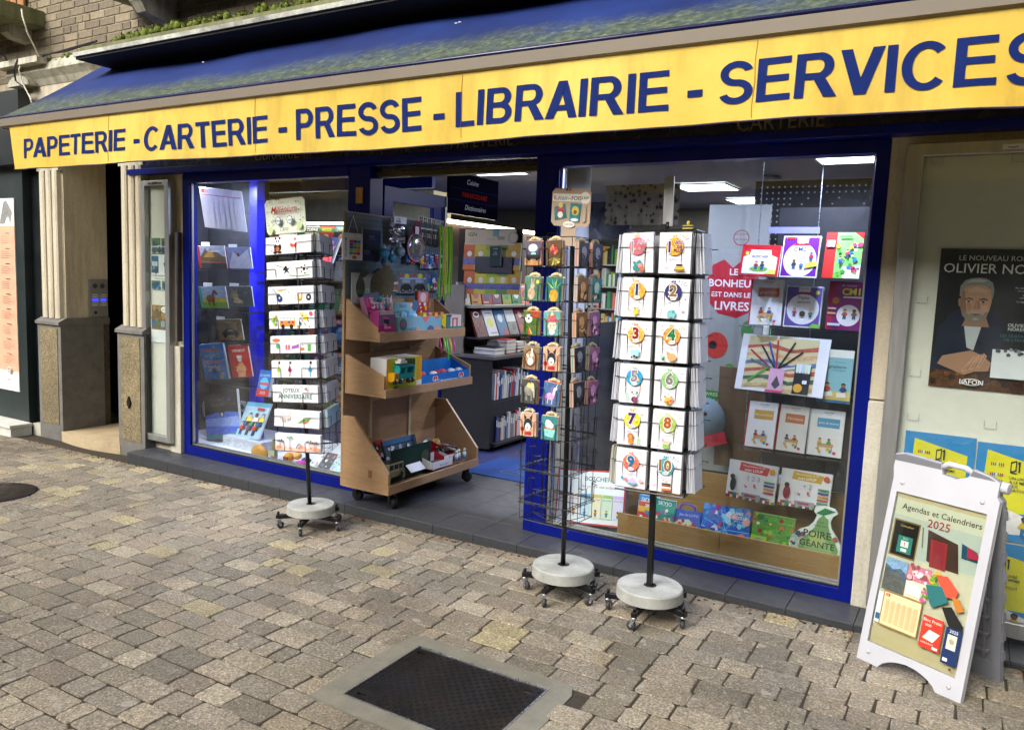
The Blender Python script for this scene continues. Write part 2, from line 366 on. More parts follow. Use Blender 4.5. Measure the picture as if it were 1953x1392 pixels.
# ------------------------------------------------------------------ flat print: layered shapes and lettering on a cover
_tc = {}
def text_geo(s, bold=0.0, sp=1.0, shear=0.0):
    k = (s, bold, sp, shear)
    if k not in _tc:
        c = bpy.data.curves.new('t', 'FONT'); c.body = s; c.resolution_u = 2; c.offset = bold; c.space_character = sp; c.shear = shear
        o = bpy.data.objects.new('t', c); me = o.to_mesh()
        vs = [(v.co.x, v.co.y) for v in me.vertices]; fs = [tuple(p.vertices) for p in me.polygons]
        o.to_mesh_clear(); bpy.data.objects.remove(o); bpy.data.curves.remove(c)
        if vs: bx = (min(v[0] for v in vs), max(v[0] for v in vs), min(v[1] for v in vs), max(v[1] for v in vs))
        else: bx = (0, 1, 0, 1)
        _tc[k] = (vs, fs, bx)
    return _tc[k]
CAPH = text_geo('E')[2][3]; 
EPS = .00022
class Art:
    """shapes in fractions of the cover's width and height, each one layer above the last"""
    def __init__(s, w, h, y0=-.0009): s.w, s.h = w, h; s.mb = MB(); s.y = y0
    def _add(s, pts, faces, c, ph=0):
        s.y -= EPS; s.mb.mm = ph; s.mb.cc = hx(c); s.mb.add([(u, s.y, v) for u, v in pts], faces)
    def r(s, u0, v0, u1, v1, c, ph=0):
        w, h = s.w, s.h; s._add([(u0*w, v0*h), (u1*w, v0*h), (u1*w, v1*h), (u0*w, v1*h)], [(0, 1, 2, 3)], c, ph); return s
    def e(s, cu, cv, r, c, ph=0, ry=None, n=22, a0=0, a1=360):
        """circle; r is a fraction of the width; ry (fraction of the width) makes an ellipse"""
        ry = ry or r; k = radians(a1-a0)
        s._add([(cu*s.w+r*s.w*cos(radians(a0)+k*i/n), cv*s.h+ry*s.w*sin(radians(a0)+k*i/n)) for i in range(n)], [tuple(range(n))], c, ph); return s
    def p(s, pts, c, ph=0):
        q = [(u*s.w, v*s.h) for u, v in pts]; tr = tessellate_polygon([[Vector((a, b, 0)) for a, b in q]])
        fs = []
        for t in tr:
            a, b, d = (q[i] for i in t); ar = (b[0]-a[0])*(d[1]-a[1])-(b[1]-a[1])*(d[0]-a[0])
            fs.append(tuple(t) if ar > 0 else tuple(t[::-1]))
        s._add(q, fs, c, ph); return s
    def l(s, u0, v0, u1, v1, t, c):
        a = Vector((u0*s.w, v0*s.h)); b = Vector((u1*s.w, v1*s.h)); d = (b-a); n = Vector((-d.y, d.x)).normalized()*t*s.w/2
        s._add([tuple(a-n), tuple(b-n), tuple(b+n), tuple(a+n)], [(0, 1, 2, 3)], c); return s
    def t(s, txt, cu, cv, hh, c, maxw=.9, bold=.0, al='c', rot=0, shear=0, sp=1.0, fitw=None):
        """text centred at (cu,cv), capital height hh (fraction of the height)"""
        vs, fs, bx = text_geo(txt, bold, sp, shear)
        k = hh*s.h/CAPH; wd = (bx[1]-bx[0])*k; kx = k
        if fitw: kx = fitw*s.w/(bx[1]-bx[0])
        elif wd > maxw*s.w: kx = k = maxw*s.w/(bx[1]-bx[0])
        ox = {'c': (bx[0]+bx[1])/2, 'l': bx[0], 'r': bx[1]}[al]; cr, sr = cos(radians(rot)), sin(radians(rot)); P = []
        for x, y in vs:
            a = (x-ox)*kx; b = (y-CAPH/2)*k; P.append((cu*s.w+a*cr-b*sr, cv*s.h+a*sr+b*cr))
        s._add(P, fs, c); return s
    def kid(s, u, v, sz, shirt, skin='c98f66', hair='2d1c12', trou='34507a'):
        """a small drawn child on a cover, sz = height as a fraction of the width"""
        w, h = s.w, s.h; k = sz*w
        def q(a, b): return ((u*w+a*k)/w, (v*h+b*k)/h)
        s.p([q(-.16, .0), q(-.02, .0), q(0, .3), q(.02, 0), q(.16, 0), q(.14, .42), q(-.14, .42)], trou)
        s.p([q(-.2, .38), q(.2, .38), q(.3, .5), q(.24, .56), q(.14, .7), q(-.14, .7), q(-.26, .5), q(-.3, .42)], shirt)
        s.e(*q(0, .82), .15*sz, skin); s.p([q(-.16, .8), q(-.17, .93), q(-.08, 1.02), q(.08, 1.02), q(.17, .93), q(.16, .82), q(.1, .9), q(-.08, .92)], hair)
        return s
    def dots(s, cu, cv, r0, r1, n, cols, rr=.012, seed=1):
        q = random.Random(seed)
        for i in range(n):
            a = q.random()*2*pi; d = r0+(r1-r0)*q.random(); s.e(cu+d*cos(a), cv+d*sin(a)*s.w/s.h, rr*(.5+q.random()), q.choice(cols), n=6)
        return s
    def scatter(s, u0, v0, u1, v1, n, cols, rr=.03, seed=1, ph=0):
        q = random.Random(seed)
        for i in range(n):
            u = u0+(u1-u0)*q.random(); v = v0+(v1-v0)*q.random(); r = rr*(.5+q.random())
            a = q.random()*pi; pts = [(u+r*cos(a+t)*(.6+.4*q.random()), v+r*sin(a+t)*s.w/s.h*(.6+.4*q.random())) for t in (0, 1.2, 2.3, 3.3, 4.4, 5.4)]; pts = [(min(1, max(0, a_)), min(1, max(0, b_))) for a_, b_ in pts]
            s.p(pts, q.choice(cols), ph)
        return s
    def build(s, parent, name='cover_print', M=None): return s.mb.build(name, [M_print, M_photo], parent, M)
def lay(M, w, h, th, cover='f2f2ee', page='e8e6dd', name='book', label='', cat='book', group=None, art=None, mat=None):
    """one printed thing with real thickness; its front is local -y"""
    b = MB().col(cover); b.box(0, w, 0, min(.0012, th*.3), 0, h)
    if th > .004:
        b.box(0, w, th-.0012, th, 0, h); b.col(page).box(.002, w-.002, .0012, th-.0012, .002, h-.002)
        b.col(cover).box(0, .002, .0012, th-.0012, 0, h)
    else: b.box(0, w, .0012, th, 0, h)
    o = b.build(name, mat or M_card, None, M); tag(o, label, cat, group)
    if art: art.build(o)
    return o
# ================================================================== THE SETTING
def st(o): o['kind'] = 'structure'; return o
b = MB(); b.add([(-60, -40, G(-12)-.02-.5), (60, -40, G(4)-.02), (60, 60, G(4)-.02), (-60, 60, G(-12)-.02-.5)], [(0, 1, 2, 3)])
b.v = []; b.f = []; b.m = []; b.c = []; b.sm = []
xs = [-60, -12, 4, 60]
for i, x in enumerate(xs):
    for y in (-40, 20): b.v.append((x, y, G(x)-.0058))
for i in range(3): b.f.append([i*2, i*2+2, i*2+3, i*2+1]); b.m.append(0); b.c.append((1,1,1,1)); b.sm.append(False)
pavement = st(b.build('pavement', M_joint))

# paving stones: rows along the shopfront, three lengths
GREYS = ['7b7263', '827866', '73695a', '867b69', '776e5f', '776f60', '7b7060', '6f685a', '817663', '766e5e', '7c7364', '736c5e', '6a6355', '89806d']
YELLOWS = ['918667', '857b5f', '988d6f']
def stone_verts(w, d, q):
    """an eight-cornered worn block, top at z=0; w along x, d along y"""
    c = min(w, d)*q.uniform(.06, .13); j = lambda: q.uniform(-.0035, .0035)
    o = [(c, 0), (w-c, 0), (w, c), (w, d-c), (w-c, d), (c, d), (0, d-c), (0, c)]
    o = [(x+j(), y+j()) for x, y in o]; cx, cy = w/2, d/2
    top = [(cx+(x-cx)*.97, cy+(y-cy)*.945, q.uniform(-.0006, .0006)) for x, y in o]; mid = [(x, y, -.004) for x, y in o]; bot = [(x, y, -.03) for x, y in o]
    vs = [(x-cx, y-cy, z) for x, y, z in top+mid+bot]
    fs = [tuple(range(8))]
    for r in (0, 8):
        for i in range(8): k = (i+1) % 8; fs.append((r+i, r+8+i, r+8+k, r+k))
    return vs, fs
LENS = {'l': .197, 'm': .139, 's': .083}; ROW = .1165; JT = .0062
variants = {}
for L, w in LENS.items():
    variants[L] = []
    for i in range(7):
        q = random.Random(hash((L, i)) % 1000 + i*31 + ord(L)); vs, fs = stone_verts(w, ROW-JT, q); variants[L].append((vs, fs))
vmesh = {}
def stone_mesh(L, i, c):
    k = (L, i, c)
    if k not in vmesh:
        m = MB().col(c); vs, fs = variants[L][i]; m.add(vs, fs); vmesh[k] = m.mesh('paving_stone', M_paver)
    return vmesh[k]
MH = (-1.975, -1.17, 1.975, 2.605)          # concrete surround of the manhole
stones = []; q = random.Random(5); y = 3.742-ROW/2; row = 0
while y > -2.2:
    x = -19 + q.uniform(0, .3)
    xe = 3.2
    while x < xe:
        L = q.choices('lms', (.52, .33, .15))[0]; w = LENS[L]; cx = x+w/2
        inside = MH[0]-w/2+.14 < cx < MH[1]+w/2-.14 and MH[2]-ROW/2+.07 < y < MH[3]+ROW/2-.07
        pc = at(0, 1000, z=-.07)
        d = Vector((cx, y, -.05))-CAM; dep = d.dot(_f); vis = False
        if dep > .4:
            px = PW/2+FPX*d.dot(RIGHT)/dep; py = PH/2-FPX*d.dot(UP)/dep
            vis = -60 < px < PW+60 and py < PH+60 and not (cx < -7.3 and y > 3.55)
        if not inside:
            py_y = 0.01
            if cx < -4.2 and y > 2.35: py_y = .11
            elif cx < -3.2 and y > 2.4: py_y = .035
            yel = q.random() < py_y
            stones.append((vis, dep, cx, y, L, q.randrange(7), q.choice(YELLOWS) if yel else q.choice(GREYS), q.uniform(-.35, .35), q.uniform(-.0009, .0009)))
        x += w+JT*q.uniform(.8, 1.25)
    y -= ROW; row += 1
# the two pale stones behind the manhole and a few seen elsewhere
for px, py in ((990, 1200), (975, 1232), (365, 1152), (575, 1092), (728, 1045), (505, 1066), (520, 1028), (235, 988), (1490, 1183)):
    P = at(px, py, z=-.05); i = min(range(len(stones)), key=lambda i: (stones[i][2]-P.x)**2+(stones[i][3]-P.y)**2)
    s = stones[i]; stones[i] = s[:6]+(YELLOWS[0],)+s[7:]
vis = sorted([s for s in stones if s[0]], key=lambda s: s[1]); near = vis[:300]; nearset = set(id(s) for s in near)
slope = math.atan(.0107)
for s in near:
    _, dep, cx, y, L, i, c, a, dz = s
    inst('paving_stone', stone_mesh(L, i, c), pavement, T(cx, y, G(cx)+dz) @ Matrix.Rotation(-slope, 4, 'Y') @ RZ(a))
mb = MB()
for s in stones:
    if id(s) in nearset: continue
    _, dep, cx, y, L, i, c, a, dz = s; mb.col(c); vs, fs = variants[L][i]
    mb.add(vs, fs[:9] if not s[0] else fs, T(cx, y, G(cx)+dz) @ Matrix.Rotation(-slope, 4, 'Y') @ RZ(a))
o = mb.build('distant_paving', M_paver, pavement); o['kind'] = 'stuff'
# small debris and moss crumbs along the step
mb = MB()
for i in range(520):
    x = q.uniform(-7.2, .4); y = 3.735-abs(q.gauss(0, .035)); s = q.uniform(.002, .008)
    mb.col(q.choice(['4a3a24', '6a5433', '3f4a1f', '7a6a4a', '2c2318', '8a4a2a'])); mb.box(x, x+s*2, y, y+s, G(x)-.004, G(x)+s*.6, None)
for i in range(90):
    x = q.uniform(-6, .2); y = q.uniform(1.3, 3.6); s = q.uniform(.0015, .005); mb.col(q.choice(['b9b4a6', '4a3a24', 'd8d4c8'])); mb.box(x, x+s*1.6, y, y+s, G(x), G(x)+.002)
o = mb.build('debris', M_matte); o['kind'] = 'stuff'

# manhole
zc = G(-1.6)+.004
mh = empty('manhole', T(-1.574, 2.288, zc), 'black chequer-plate manhole cover set in a concrete border in the paving', 'manhole cover')
m = MB(); m.prism([[(-.40, -.305), (-.2, -.312), (.1, -.308), (.395, -.31), (.404, -.1), (.398, .24), (.37, .305), (.1, .312), (-.2, .308), (-.33, .315), (-.385, .285), (-.402, 0)], [(-.304, -.232), (.306, -.232), (.306, .23), (-.304, .23)]], -.04, .0, axis='z')
m.build('concrete_surround', M_concy, mh, fixn=True)
m = MB(); m.prism([[(-.304, -.232), (.306, -.232), (.306, .23), (-.304, .23)], [(-.299, -.227), (.301, -.227), (.301, .225), (-.299, .225)]], -.03, .0025, axis='z'); m.build('steel_rim', M_steel, mh, fixn=True)
sl = [(-.262, .19), (.25, .175), (-.25, -.19), (.245, -.19)]
m = MB(); m.prism([[(-.297, -.225), (.299, -.225), (.299, .223), (-.297, .223)]]+[[(x-.02, y-.008), (x+.02, y-.008), (x+.02, y+.008), (x-.02, y+.008)] for x, y in sl], -.02, -.002, axis='z')
for i in range(-15, 16):
    for k in range(-11, 12):
        x, y = i*.0188+.002, k*.0192
        if any(abs(x-a) < .034 and abs(y-c) < .02 for a, c in sl) or abs(x) > .288: continue
        a = 45 if (i+k) % 2 else -45; m.add([(-.0085, 0, -.002), (0, -.0024, -.0019), (.0085, 0, -.002), (0, .0024, -.0019), (-.003, 0, .0022), (.003, 0, .0022)], [(0, 1, 4), (1, 5, 4), (1, 2, 5), (2, 3, 5), (3, 4, 5), (3, 0, 4)], T(x, y, 0) @ RZ(a))
m.build('chequer_plate', M_iron, mh)
m = MB(); m.box(-.29, .295, -.22, .22, -.05, -.045); m.build('shaft_bottom', M_joint, mh)
# round cover at the far left edge
P = at(-12, 942, z=-.09)
rm = empty('round_cover', T(P.x, P.y, G(P.x)+.002), 'dark round cast iron cover in the paving at the left edge', 'manhole cover')
m = MB(); m.lathe([(.0, -.02), (.26, -.02), (.26, .004), (.245, .008), (0, .01)], 28); m.build('iron_disc', M_iron, rm)

# step along the shopfront: riser and separate slate tiles
step = st(MB().box(-5.747, 1.6, 3.756, 5.0, -.3, -.012).build('shop_step', M_grout))
def tile(x0, x1, y0, y1, nm='tile'):
    o = MB().box(0, x1-x0, 0, y1-y0, 0, .011).build(nm, M_slate, step, T(x0, y0, -.0115), bevel=.0012); return o
joints = [-5.747, -5.55, -5.24, -4.94, -4.64, -4.34, -4.03, -3.73, -3.4295, -3.019, -2.722, -2.428, -2.132, -1.84, -1.54, -1.243, -.945, -.659, -.36, -.06, .24, .54, .84, 1.14, 1.44]
for a, c in zip(joints, joints[1:]):
    tile(a+.0015, c-.0015, 3.75, 4.0 if not (-3.45 < a < -2.2) else 4.035)
    MB().box(0, c-a-.003, 0, .008, 0, .1).build('riser', M_slate_face, step, T(a+.0015, 3.748, -.112))
yy = [4.038, 4.335, 4.632, 4.929]
for a, c in [(-3.4295, -3.019), (-3.019, -2.722), (-2.722, -2.428), (-2.428, -2.2)]:
    for d, e in zip(yy, yy[1:]): tile(a+.0015, c-.0015, d, e-.003)
st(MB().box(-8.2, 1.6, 5.0, 11.5, -.05, -.004).build('shop_floor', M_floorblue))
dm = MB().box(-3.32, -2.25, 4.93, 5.55, -.003, .006); dm = dm.build('door_mat', M_mat); tag(dm, 'royal blue entrance mat with a pale printed oval inside the shop door', 'door mat')
a = MB().col('8fa9c9'); 
pts = [(-2.97+.1*cos(t*pi/12), 5.1+.045*sin(t*pi/12), .0085) for t in range(24)]; a.tube(pts, .0022, 4, closed=True); a.build('printed_oval', M_matte, dm)

# ================================================================== THE BUILDING
bld = empty('shop_building', T(-3, 4.2, 0), 'old grey brick building above the shop with stone pilasters and balcony', 'building')
def pb(name, mb, mat, bevel=0, fixn=False, M=None, parent=bld):
    o = mb.build(name, mat, None, None, fixn, bevel); o.parent = parent; o.matrix_parent_inverse = parent.matrix_world.inverted() if parent == bld else Matrix(); return o
BM = bld.matrix_world.inverted()
def pb(name, mb, mat, bevel=0, fixn=False, parent=bld):
    o = mb.build(name, mat, None, None, fixn, bevel); o.parent = parent; o.matrix_parent_inverse = parent.matrix_world.inverted(); return o
wall = pb('wall', MB().box(-22, 1.8, 4.0, 4.3, 2.62, 6.5), M_mortar)
BH, BW = .0655, .205
for r in range(13):
    z = 3.085+r*BH
    if z > 3.95: break
    x = -8.35 + (r % 2)*BW/2 + R.uniform(-.03, .03)
    while x < -3.75:
        w = BW if R.random() > .25 else BW*.5
        if not (x > -5.4 and z > 3.75) and not (x > -4.6 and z > 3.6):
            k = ('br', round(w, 3), R.randrange(4))
            if k not in vmesh:
                m = MB(); rr = random.Random(str(k)); j = lambda: rr.uniform(-.0015, .0015)
                W_, H_ = w-.009, BH-.009
                vs = [(0+j(), 0, 0+j()), (W_+j(), 0, 0+j()), (W_+j(), 0, H_+j()), (0+j(), 0, H_+j()), (.004, -.0045, .003), (W_-.003, -.0045, .003), (W_-.003, -.0045, H_-.003), (.003, -.0045, H_-.003)]
                m.add(vs, [(4, 5, 6, 7), (0, 1, 5, 4), (1, 2, 6, 5), (2, 3, 7, 6), (3, 0, 4, 7)]); vmesh[k] = m.mesh('brick', M_brick)
            o = inst('brick', vmesh[k]); o.parent = wall; o.matrix_parent_inverse = BM.inverted() @ BM; o.matrix_world = T(x, 3.999-R.uniform(0, .003), z)
        x += w
# concrete slab over the awning
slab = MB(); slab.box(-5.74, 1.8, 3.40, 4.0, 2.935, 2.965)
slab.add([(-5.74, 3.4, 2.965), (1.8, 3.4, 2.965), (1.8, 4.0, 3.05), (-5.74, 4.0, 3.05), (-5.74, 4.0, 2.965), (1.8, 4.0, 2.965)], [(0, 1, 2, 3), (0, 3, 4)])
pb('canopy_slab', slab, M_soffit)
pb('canopy_edge', MB().box(-5.75, 1.8, 3.385, 3.399, 2.952, 2.980), M_slabwhite)
pb('canopy_gutter', MB().box(-5.7, 1.8, 3.405, 3.43, 2.986, 3.012), M_mossy)
mo = MB(); q = random.Random(3); ry = random.Random(4)
x = -5.38
while x < -3.0:
    yb = 3.455; zt = 3.03+.07*min(1, (x+5.45)*1.2)*(.75+.5*q.random())
    for k in range(3): mo.sphere((x+q.uniform(-.02, .02), yb+q.uniform(-.02, .12), 3.03+q.random()*.02), q.uniform(.014, .028), n=7, m=5, sc=(q.uniform(.9, 1.5), 1, min(1.5, (zt-3.0)/.035)*q.uniform(.5, 1.1)))
    x += q.uniform(.022, .045)
x = -7.6
while x < -5.9:
    mo.sphere((x, 3.93+q.uniform(-.03, .03), 3.155+q.uniform(0, .03)+(.02 if x < -7 else 0)), q.uniform(.018, .035), n=6, m=5, sc=(1.2, .8, .8)); x += q.uniform(.02, .06)
# leafy fuzz over the clumps
base = list(mo.v)
for i in range(22000):
    p = Vector(base[q.randrange(len(base))]); d = Vector((q.gauss(0, 1), q.gauss(0, 1), q.gauss(.6, .7))).normalized()*q.uniform(.006, .026); e = Vector((q.gauss(0, 1), q.gauss(0, 1), q.gauss(0, 1))).normalized()*.0035
    mo.add([p-e, p+e, p+d], [(0, 1, 2)])
o = mo.build('moss', M_moss); o['kind'] = 'stuff'
# stone course at the left above the pilasters
pb('stone_cornice', MB().prism([(3.87, 3.10), (3.90, 3.19), (4.0, 3.21), (4.0, 3.0), (3.95, 3.0), (3.92, 3.05)], -7.62, -5.76, axis='x'), M_cornice)
pb('cornice_cap', MB().prism([(3.80, 3.15), (3.80, 3.20), (4.0, 3.225), (4.0, 3.15)], -7.66, -6.98, axis='x'), M_cornice)
pb('frieze', MB().box(-7.6, -5.76, 3.955, 4.0, 2.35, 3.0), M_plaster)
m = MB(); n = 14; m.prism([(-7.4+.17*cos(pi*i/n), 3.0+.085*sin(pi*i/n)) for i in range(n+1)], 3.86, 3.95); pb('carved_arch', m, M_cornice, fixn=True)
# balcony
bal = MB(); bal.box(-10.2, -7.19, 3.62, 4.0, 3.50, 3.635); pb('balcony_slab', bal, M_mossy, .01)
for x in (-7.46, -5.47):
    m = MB(); m.prism([(3.80, 3.50), (3.80, 3.44), (3.85, 3.41), (4.0, 3.39), (4.0, 3.50)] if x < -7 else [(3.68, 3.50), (3.68, 3.40), (3.74, 3.33), (4.0, 3.28), (4.0, 3.50)], x-.06, x+.06, axis='x'); pb('stone_bracket', m, M_cornice, .006)
pb('balcony_slab', MB().box(-5.95, -4.2, 3.62, 4.0, 3.50, 3.64), M_mossy, .01)
rail = MB()
for z in (3.70, 3.79): rail.tube([(-10.2, 3.66, z), (-7.28, 3.66, z)], .010, 5)
for i in range(26): rail.tube([(-7.3-i*.11, 3.66, 3.635), (-7.3-i*.11, 3.66, 4.5)], .008, 5)
pb('balcony_railing', rail, simple('rusty_iron_railing', '3a2f2c', .7))
m = MB()
for i in range(18): m.box(-7.55-i*.12, -7.452-i*.12, 3.955, 3.975, 3.64, 4.6)
pb('shutter', m, simple('orange_brown_shutter', 'a5713f', .6, 0, .25, 10))
# pilasters
def pilaster(x0, x1, mat=M_plaster):
    w = x1-x0; root = MB(); 
    root.box(x0+.012, x1-.012, 3.965, 4.3, .985, 2.62); o = pb('pilaster', root, mat)
    for i in range(3):
        a = x0+.015+i*(w-.03)/3; m = MB(); n = 6; k = (w-.03)/3-.012
        prof = [(a+.006, 3.9655)]+[(a+.006+k*(.5-.5*cos(pi*t/n)), 3.965-.045*min(1, sin(pi*t/n)*1.6)) for t in range(n+1)]+[(a+.006+k, 3.9655)]
        m.prism(prof, .985, 2.27, axis='z'); r = m.build('reed', mat); r.parent = o; r.matrix_parent_inverse = o.matrix_world.inverted()
    c = MB().box(x0-.005, x1+.005, 3.925, 3.965, 2.27, 2.30); r = c.build('capital_band', M_cornice); r.parent = o; r.matrix_parent_inverse = o.matrix_world.inverted()
    m = MB().box(x0-.02, x1+.02, 3.905, 4.3, -.25, .93); ob = pb('pilaster_base', m, M_baseedge)
    r = MB().box(x0+.03, x1-.03, 3.9, 3.904, .04, .90).build('pebbledash_panel', M_granito); r.parent = ob; r.matrix_parent_inverse = ob.matrix_world.inverted()
    m = MB(); m.prism([(3.885, .93), (3.885, .955), (3.95, .99), (4.3, .99), (4.3, .93)], x0-.025, x1+.025, axis='x'); r = m.build('base_cap', M_baseedge); r.parent = ob; r.matrix_parent_inverse = ob.matrix_world.inverted()
    return o
pilaster(-7.26, -6.935); pilaster(-6.07, -5.76)
pb('wall_anchor', MB().prism([(-5.93, .41), (-5.905, .36), (-5.93, .31), (-5.955, .36)], 3.885, 3.9), M_black)
# doorway niche
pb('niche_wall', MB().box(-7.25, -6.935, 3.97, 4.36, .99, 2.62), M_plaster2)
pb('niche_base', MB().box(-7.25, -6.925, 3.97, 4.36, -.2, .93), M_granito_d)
m = MB(); m.box(-6.96, -6.92, 3.96, 4.365, .93, .99); pb('niche_cap', m, M_baseedge)
m = MB(); n = 12; m.prism([(-6.93+.86*t/n, 3.90-.045*sin(pi*t/n)) for t in range(n+1)]+[(-6.07, 4.9), (-6.93, 4.9)], -.2, -.015, axis='z'); pb('door_step', m, M_beigestone, fixn=True)
m = MB(); m.box(-7.9, -6.08, 4.72, 4.78, -.015, 2.62); dr = pb('entrance_door', m, simple('doorway_dark', '0c0b0b', .4))  # near-black and wide: the dark of the open doorway put into the colour
m = MB(); m.tube([(-6.7, 4.70, .95), (-6.7, 4.67, .95), (-6.7, 4.67, 1.15), (-6.7, 4.70, 1.15)], .01, 6); r = m.build('handle', M_steel); r.parent = dr; r.matrix_parent_inverse = dr.matrix_world.inverted()
pb('niche_ceiling', MB().box(-6.93, -6.07, 3.97, 4.8, 2.4, 2.62), M_plaster2)
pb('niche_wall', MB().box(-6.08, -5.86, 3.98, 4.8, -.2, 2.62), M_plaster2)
# stone piers round the shop windows
pb('left_pier', MB().box(-5.77, -5.365, 4.0, 4.075, 0, 2.62), M_plaster)
pb('left_pier_base', MB().box(-5.50, -5.372, 3.965, 4.0, 0, .86), M_white_stone, .005)
pb('wall', MB().box(-.41, 1.8, 4.0, 4.3, 1.0, 2.62), M_plaster)
pb('wall_base', MB().box(-.405, 1.8, 3.975, 4.3, -.003, .993), M_white_stone, .006)
pb('drain_strip', MB().box(-5.405, -5.385, 3.95, 3.997, .9, 1.75), simple('brown_metal_strip', '57504a', .5, .3))
pb('upper_lintel', MB().box(-5.77, 1.8, 3.99, 4.3, 2.32, 2.62), M_plaster2)

# intercom
a = at(168, 532, x=-6.933); c = at(204, 604, x=-6.933)
ic = empty('intercom', T(-6.935, a.y, c.z) @ RZ(90), 'grey intercom panel with lit blue name buttons in the doorway niche', 'intercom')
W_, H_ = c.y-a.y, a.z-c.z
MB().box(0, W_, -.022, 0, 0, H_).build('panel', simple('grey_metal_panel', '8b8c8e', .4, .5), ic, bevel=.003)
m = MB(); m.lathe([(.0, 0), (.014, 0), (.014, .006), (0, .007)], 14, T(W_*.3, -.022, H_*.12) @ RX(90)); m.build('camera_lens', M_black, ic)
m = MB().box(W_*.12, W_*.46, -.0245, -.0225, H_*.41, H_*.49).box(W_*.6, W_*.9, -.0245, -.0225, H_*.41, H_*.49); m.build('lit_button', M_blueled, ic)
m = MB().col('c9c9cc')
for r in range(6):
    for u in (.12, .62): m.box(W_*u, W_*(u+.3), -.0242, -.0225, H_*(.30+.055*r), H_*(.33+.055*r)) if r not in (2, 3) else None
    for u in (.49, .56): m.sphere((W_*u, -.023, H_*(.31+.05*r)), .004, n=6, m=4)
m.build('name_label', M_plas, ic)
m = MB().col('4b4c4e')
for u in (.3, .7):
    for i in range(4): m.lathe([(.004+i*.005, 0), (.006+i*.005, .0006), (.008+i*.005, 0)], 16, T(W_*u, -.0222, H_*.82) @ RX(90))
m.build('speaker_grille', M_plas, ic)

# ================================================================== neighbouring dark green shopfront
ns = empty('green_shopfront', T(-8.2, 3.8, 0), 'dark green shopfront of the neighbour with a white stone sill at the left edge', 'shopfront')
def npart(name, mb, mat, bevel=0): o = mb.build(name, mat, None, None, False, bevel); o.parent = ns; o.matrix_parent_inverse = ns.matrix_world.inverted(); return o
npart('panel', MB().box(-22, -7.455, 3.9, 4.3, -.0, 2.62), M_greenshop)
npart('return_panel', MB().box(-7.452, -7.28, 3.97, 4.3, .0, 2.62), M_darkgreen2)
npart('head_board', MB().box(-22, -7.29, 3.80, 3.897, 2.32, 2.95), M_darkgreen2)
npart('sill', MB().box(-22, -7.40, 3.70, 3.90, -.028, -.0), M_sill, .003)
npart('plinth', MB().box(-22, -7.415, 3.715, 3.90, -.25, -.031), M_sill)
npart('stone_block', MB().box(-7.41, -7.285, 3.91, 4.0, -.2, -.002), M_white_stone)
P = at(25, 378, y=3.89); Q = at(39, 748, y=3.89); w = .62; h = P.z-Q.z
A = Art(w, h); A.r(0, 0, 1, 1, 'eceae6').r(0, .105, 1, .86, 'e3b294')
A.e(.78, .93, .09, '9a9a98', ph=1).p([(.6, .87), (.72, .98), (.8, .99), (.95, .93), (.9, .87), (.83, .92), (.74, .87)], '8d8d8a', 1)
for i in range(9):
    v = .82-.078*i; A.r(.74, v, .86, v+.004, '6a5140')
    for k in range(4): A.r(.62, v-.014-k*.011, .62+.22+.1*((i*k) % 3)/3, v-.012-k*.011, '9c7a62').r(.93, v-.014-k*.011, .955, v-.012-k*.011, '6a5140')
A.e(.79, .11, .05, 'eceae6').e(.79, .11, .035, '3a3a3c').e(.79, .11, .02, 'eceae6').e(.77, .06, .012, '2a2a2c').e(.81, .06, .012, '2a2a2c')
lay(T(P.x-w, 3.893, Q.z), w, h, .008, name='menu_board', label='tall salmon pink and white menu board on the dark green shopfront', cat='menu board', art=A)

# ================================================================== SHOPFRONT (blue joinery)
sf = empty('shopfront', T(-3, 4, 0), 'ultramarine blue shopfront frame with two display windows and a glazed door', 'shopfront')
def sp(name, mb, mat, bevel=0, parent=None, fixn=False):
    p = parent or sf; o = mb.build(name, mat, None, None, fixn, bevel); o.parent = p; o.matrix_parent_inverse = p.matrix_world.inverted(); return o
F0, F1 = 3.992, 4.07
fL = sp('left_window_frame', MB().prism([[(-5.365, 0), (-3.66, 0), (-3.66, 2.19), (-5.365, 2.19)], [(-5.29, .075), (-3.735+.075, .075), (-3.662, .075), (-3.662, 2.125), (-5.29, 2.125)][:1]+[(-3.664, .075), (-3.664, 2.125), (-5.29, 2.125)]], F0, F1), M_blue, .003, fixn=True)
fR = sp('right_window_frame', MB().prism([[(-2.175, 0), (-.405, 0), (-.405, 2.19), (-2.175, 2.19)], [(-2.09, .062), (-.465, .062), (-.465, 2.128), (-2.09, 2.128)]], F0, F1), M_blue, .003, fixn=True)
sp('post', MB().box(-3.658, -3.475, F0, 4.12, 0, 2.19), M_blue, .003)
sp('post', MB().box(-2.238, -2.177, F0+.004, 4.16, 0, 2.19), M_blue, .003)
for n_, (x0, x1, z0) in dict(left=(-5.288, -3.666, .077), right=(-2.088, -.467, .064)).items():
    fr = fL if n_ == 'left' else fR
    sp('window_pane', MB().box(x0, x1, 4.03, 4.036, z0, 2.126), M_glass, parent=fr)
    m = MB(); m.box(x0, x1, 4.010, 4.028, z0, z0+.012); m.box(x0, x1, 4.038, 4.05, z0, z0+.02); m.box(x0, x0+.012, 4.01, 4.028, z0+.013, 2.125); m.box(x1-.008, x1, 4.01, 4.028, z0+.013, 2.125); sp('aluminium_bead', m, M_alu, parent=fr)
    m = MB(); m.box(x0, x1, 4.000, 4.009, z0, z0+.006); sp('black_gasket', m, M_blackrub, parent=fr)
sp('lintel_board', MB().box(-5.93, 1.8, 3.90, 4.06, 2.193, 2.235), M_blue, .003)
sp('fascia', MB().box(-5.90, 1.8, 3.93, 3.99, 2.236, 2.62), M_navy)
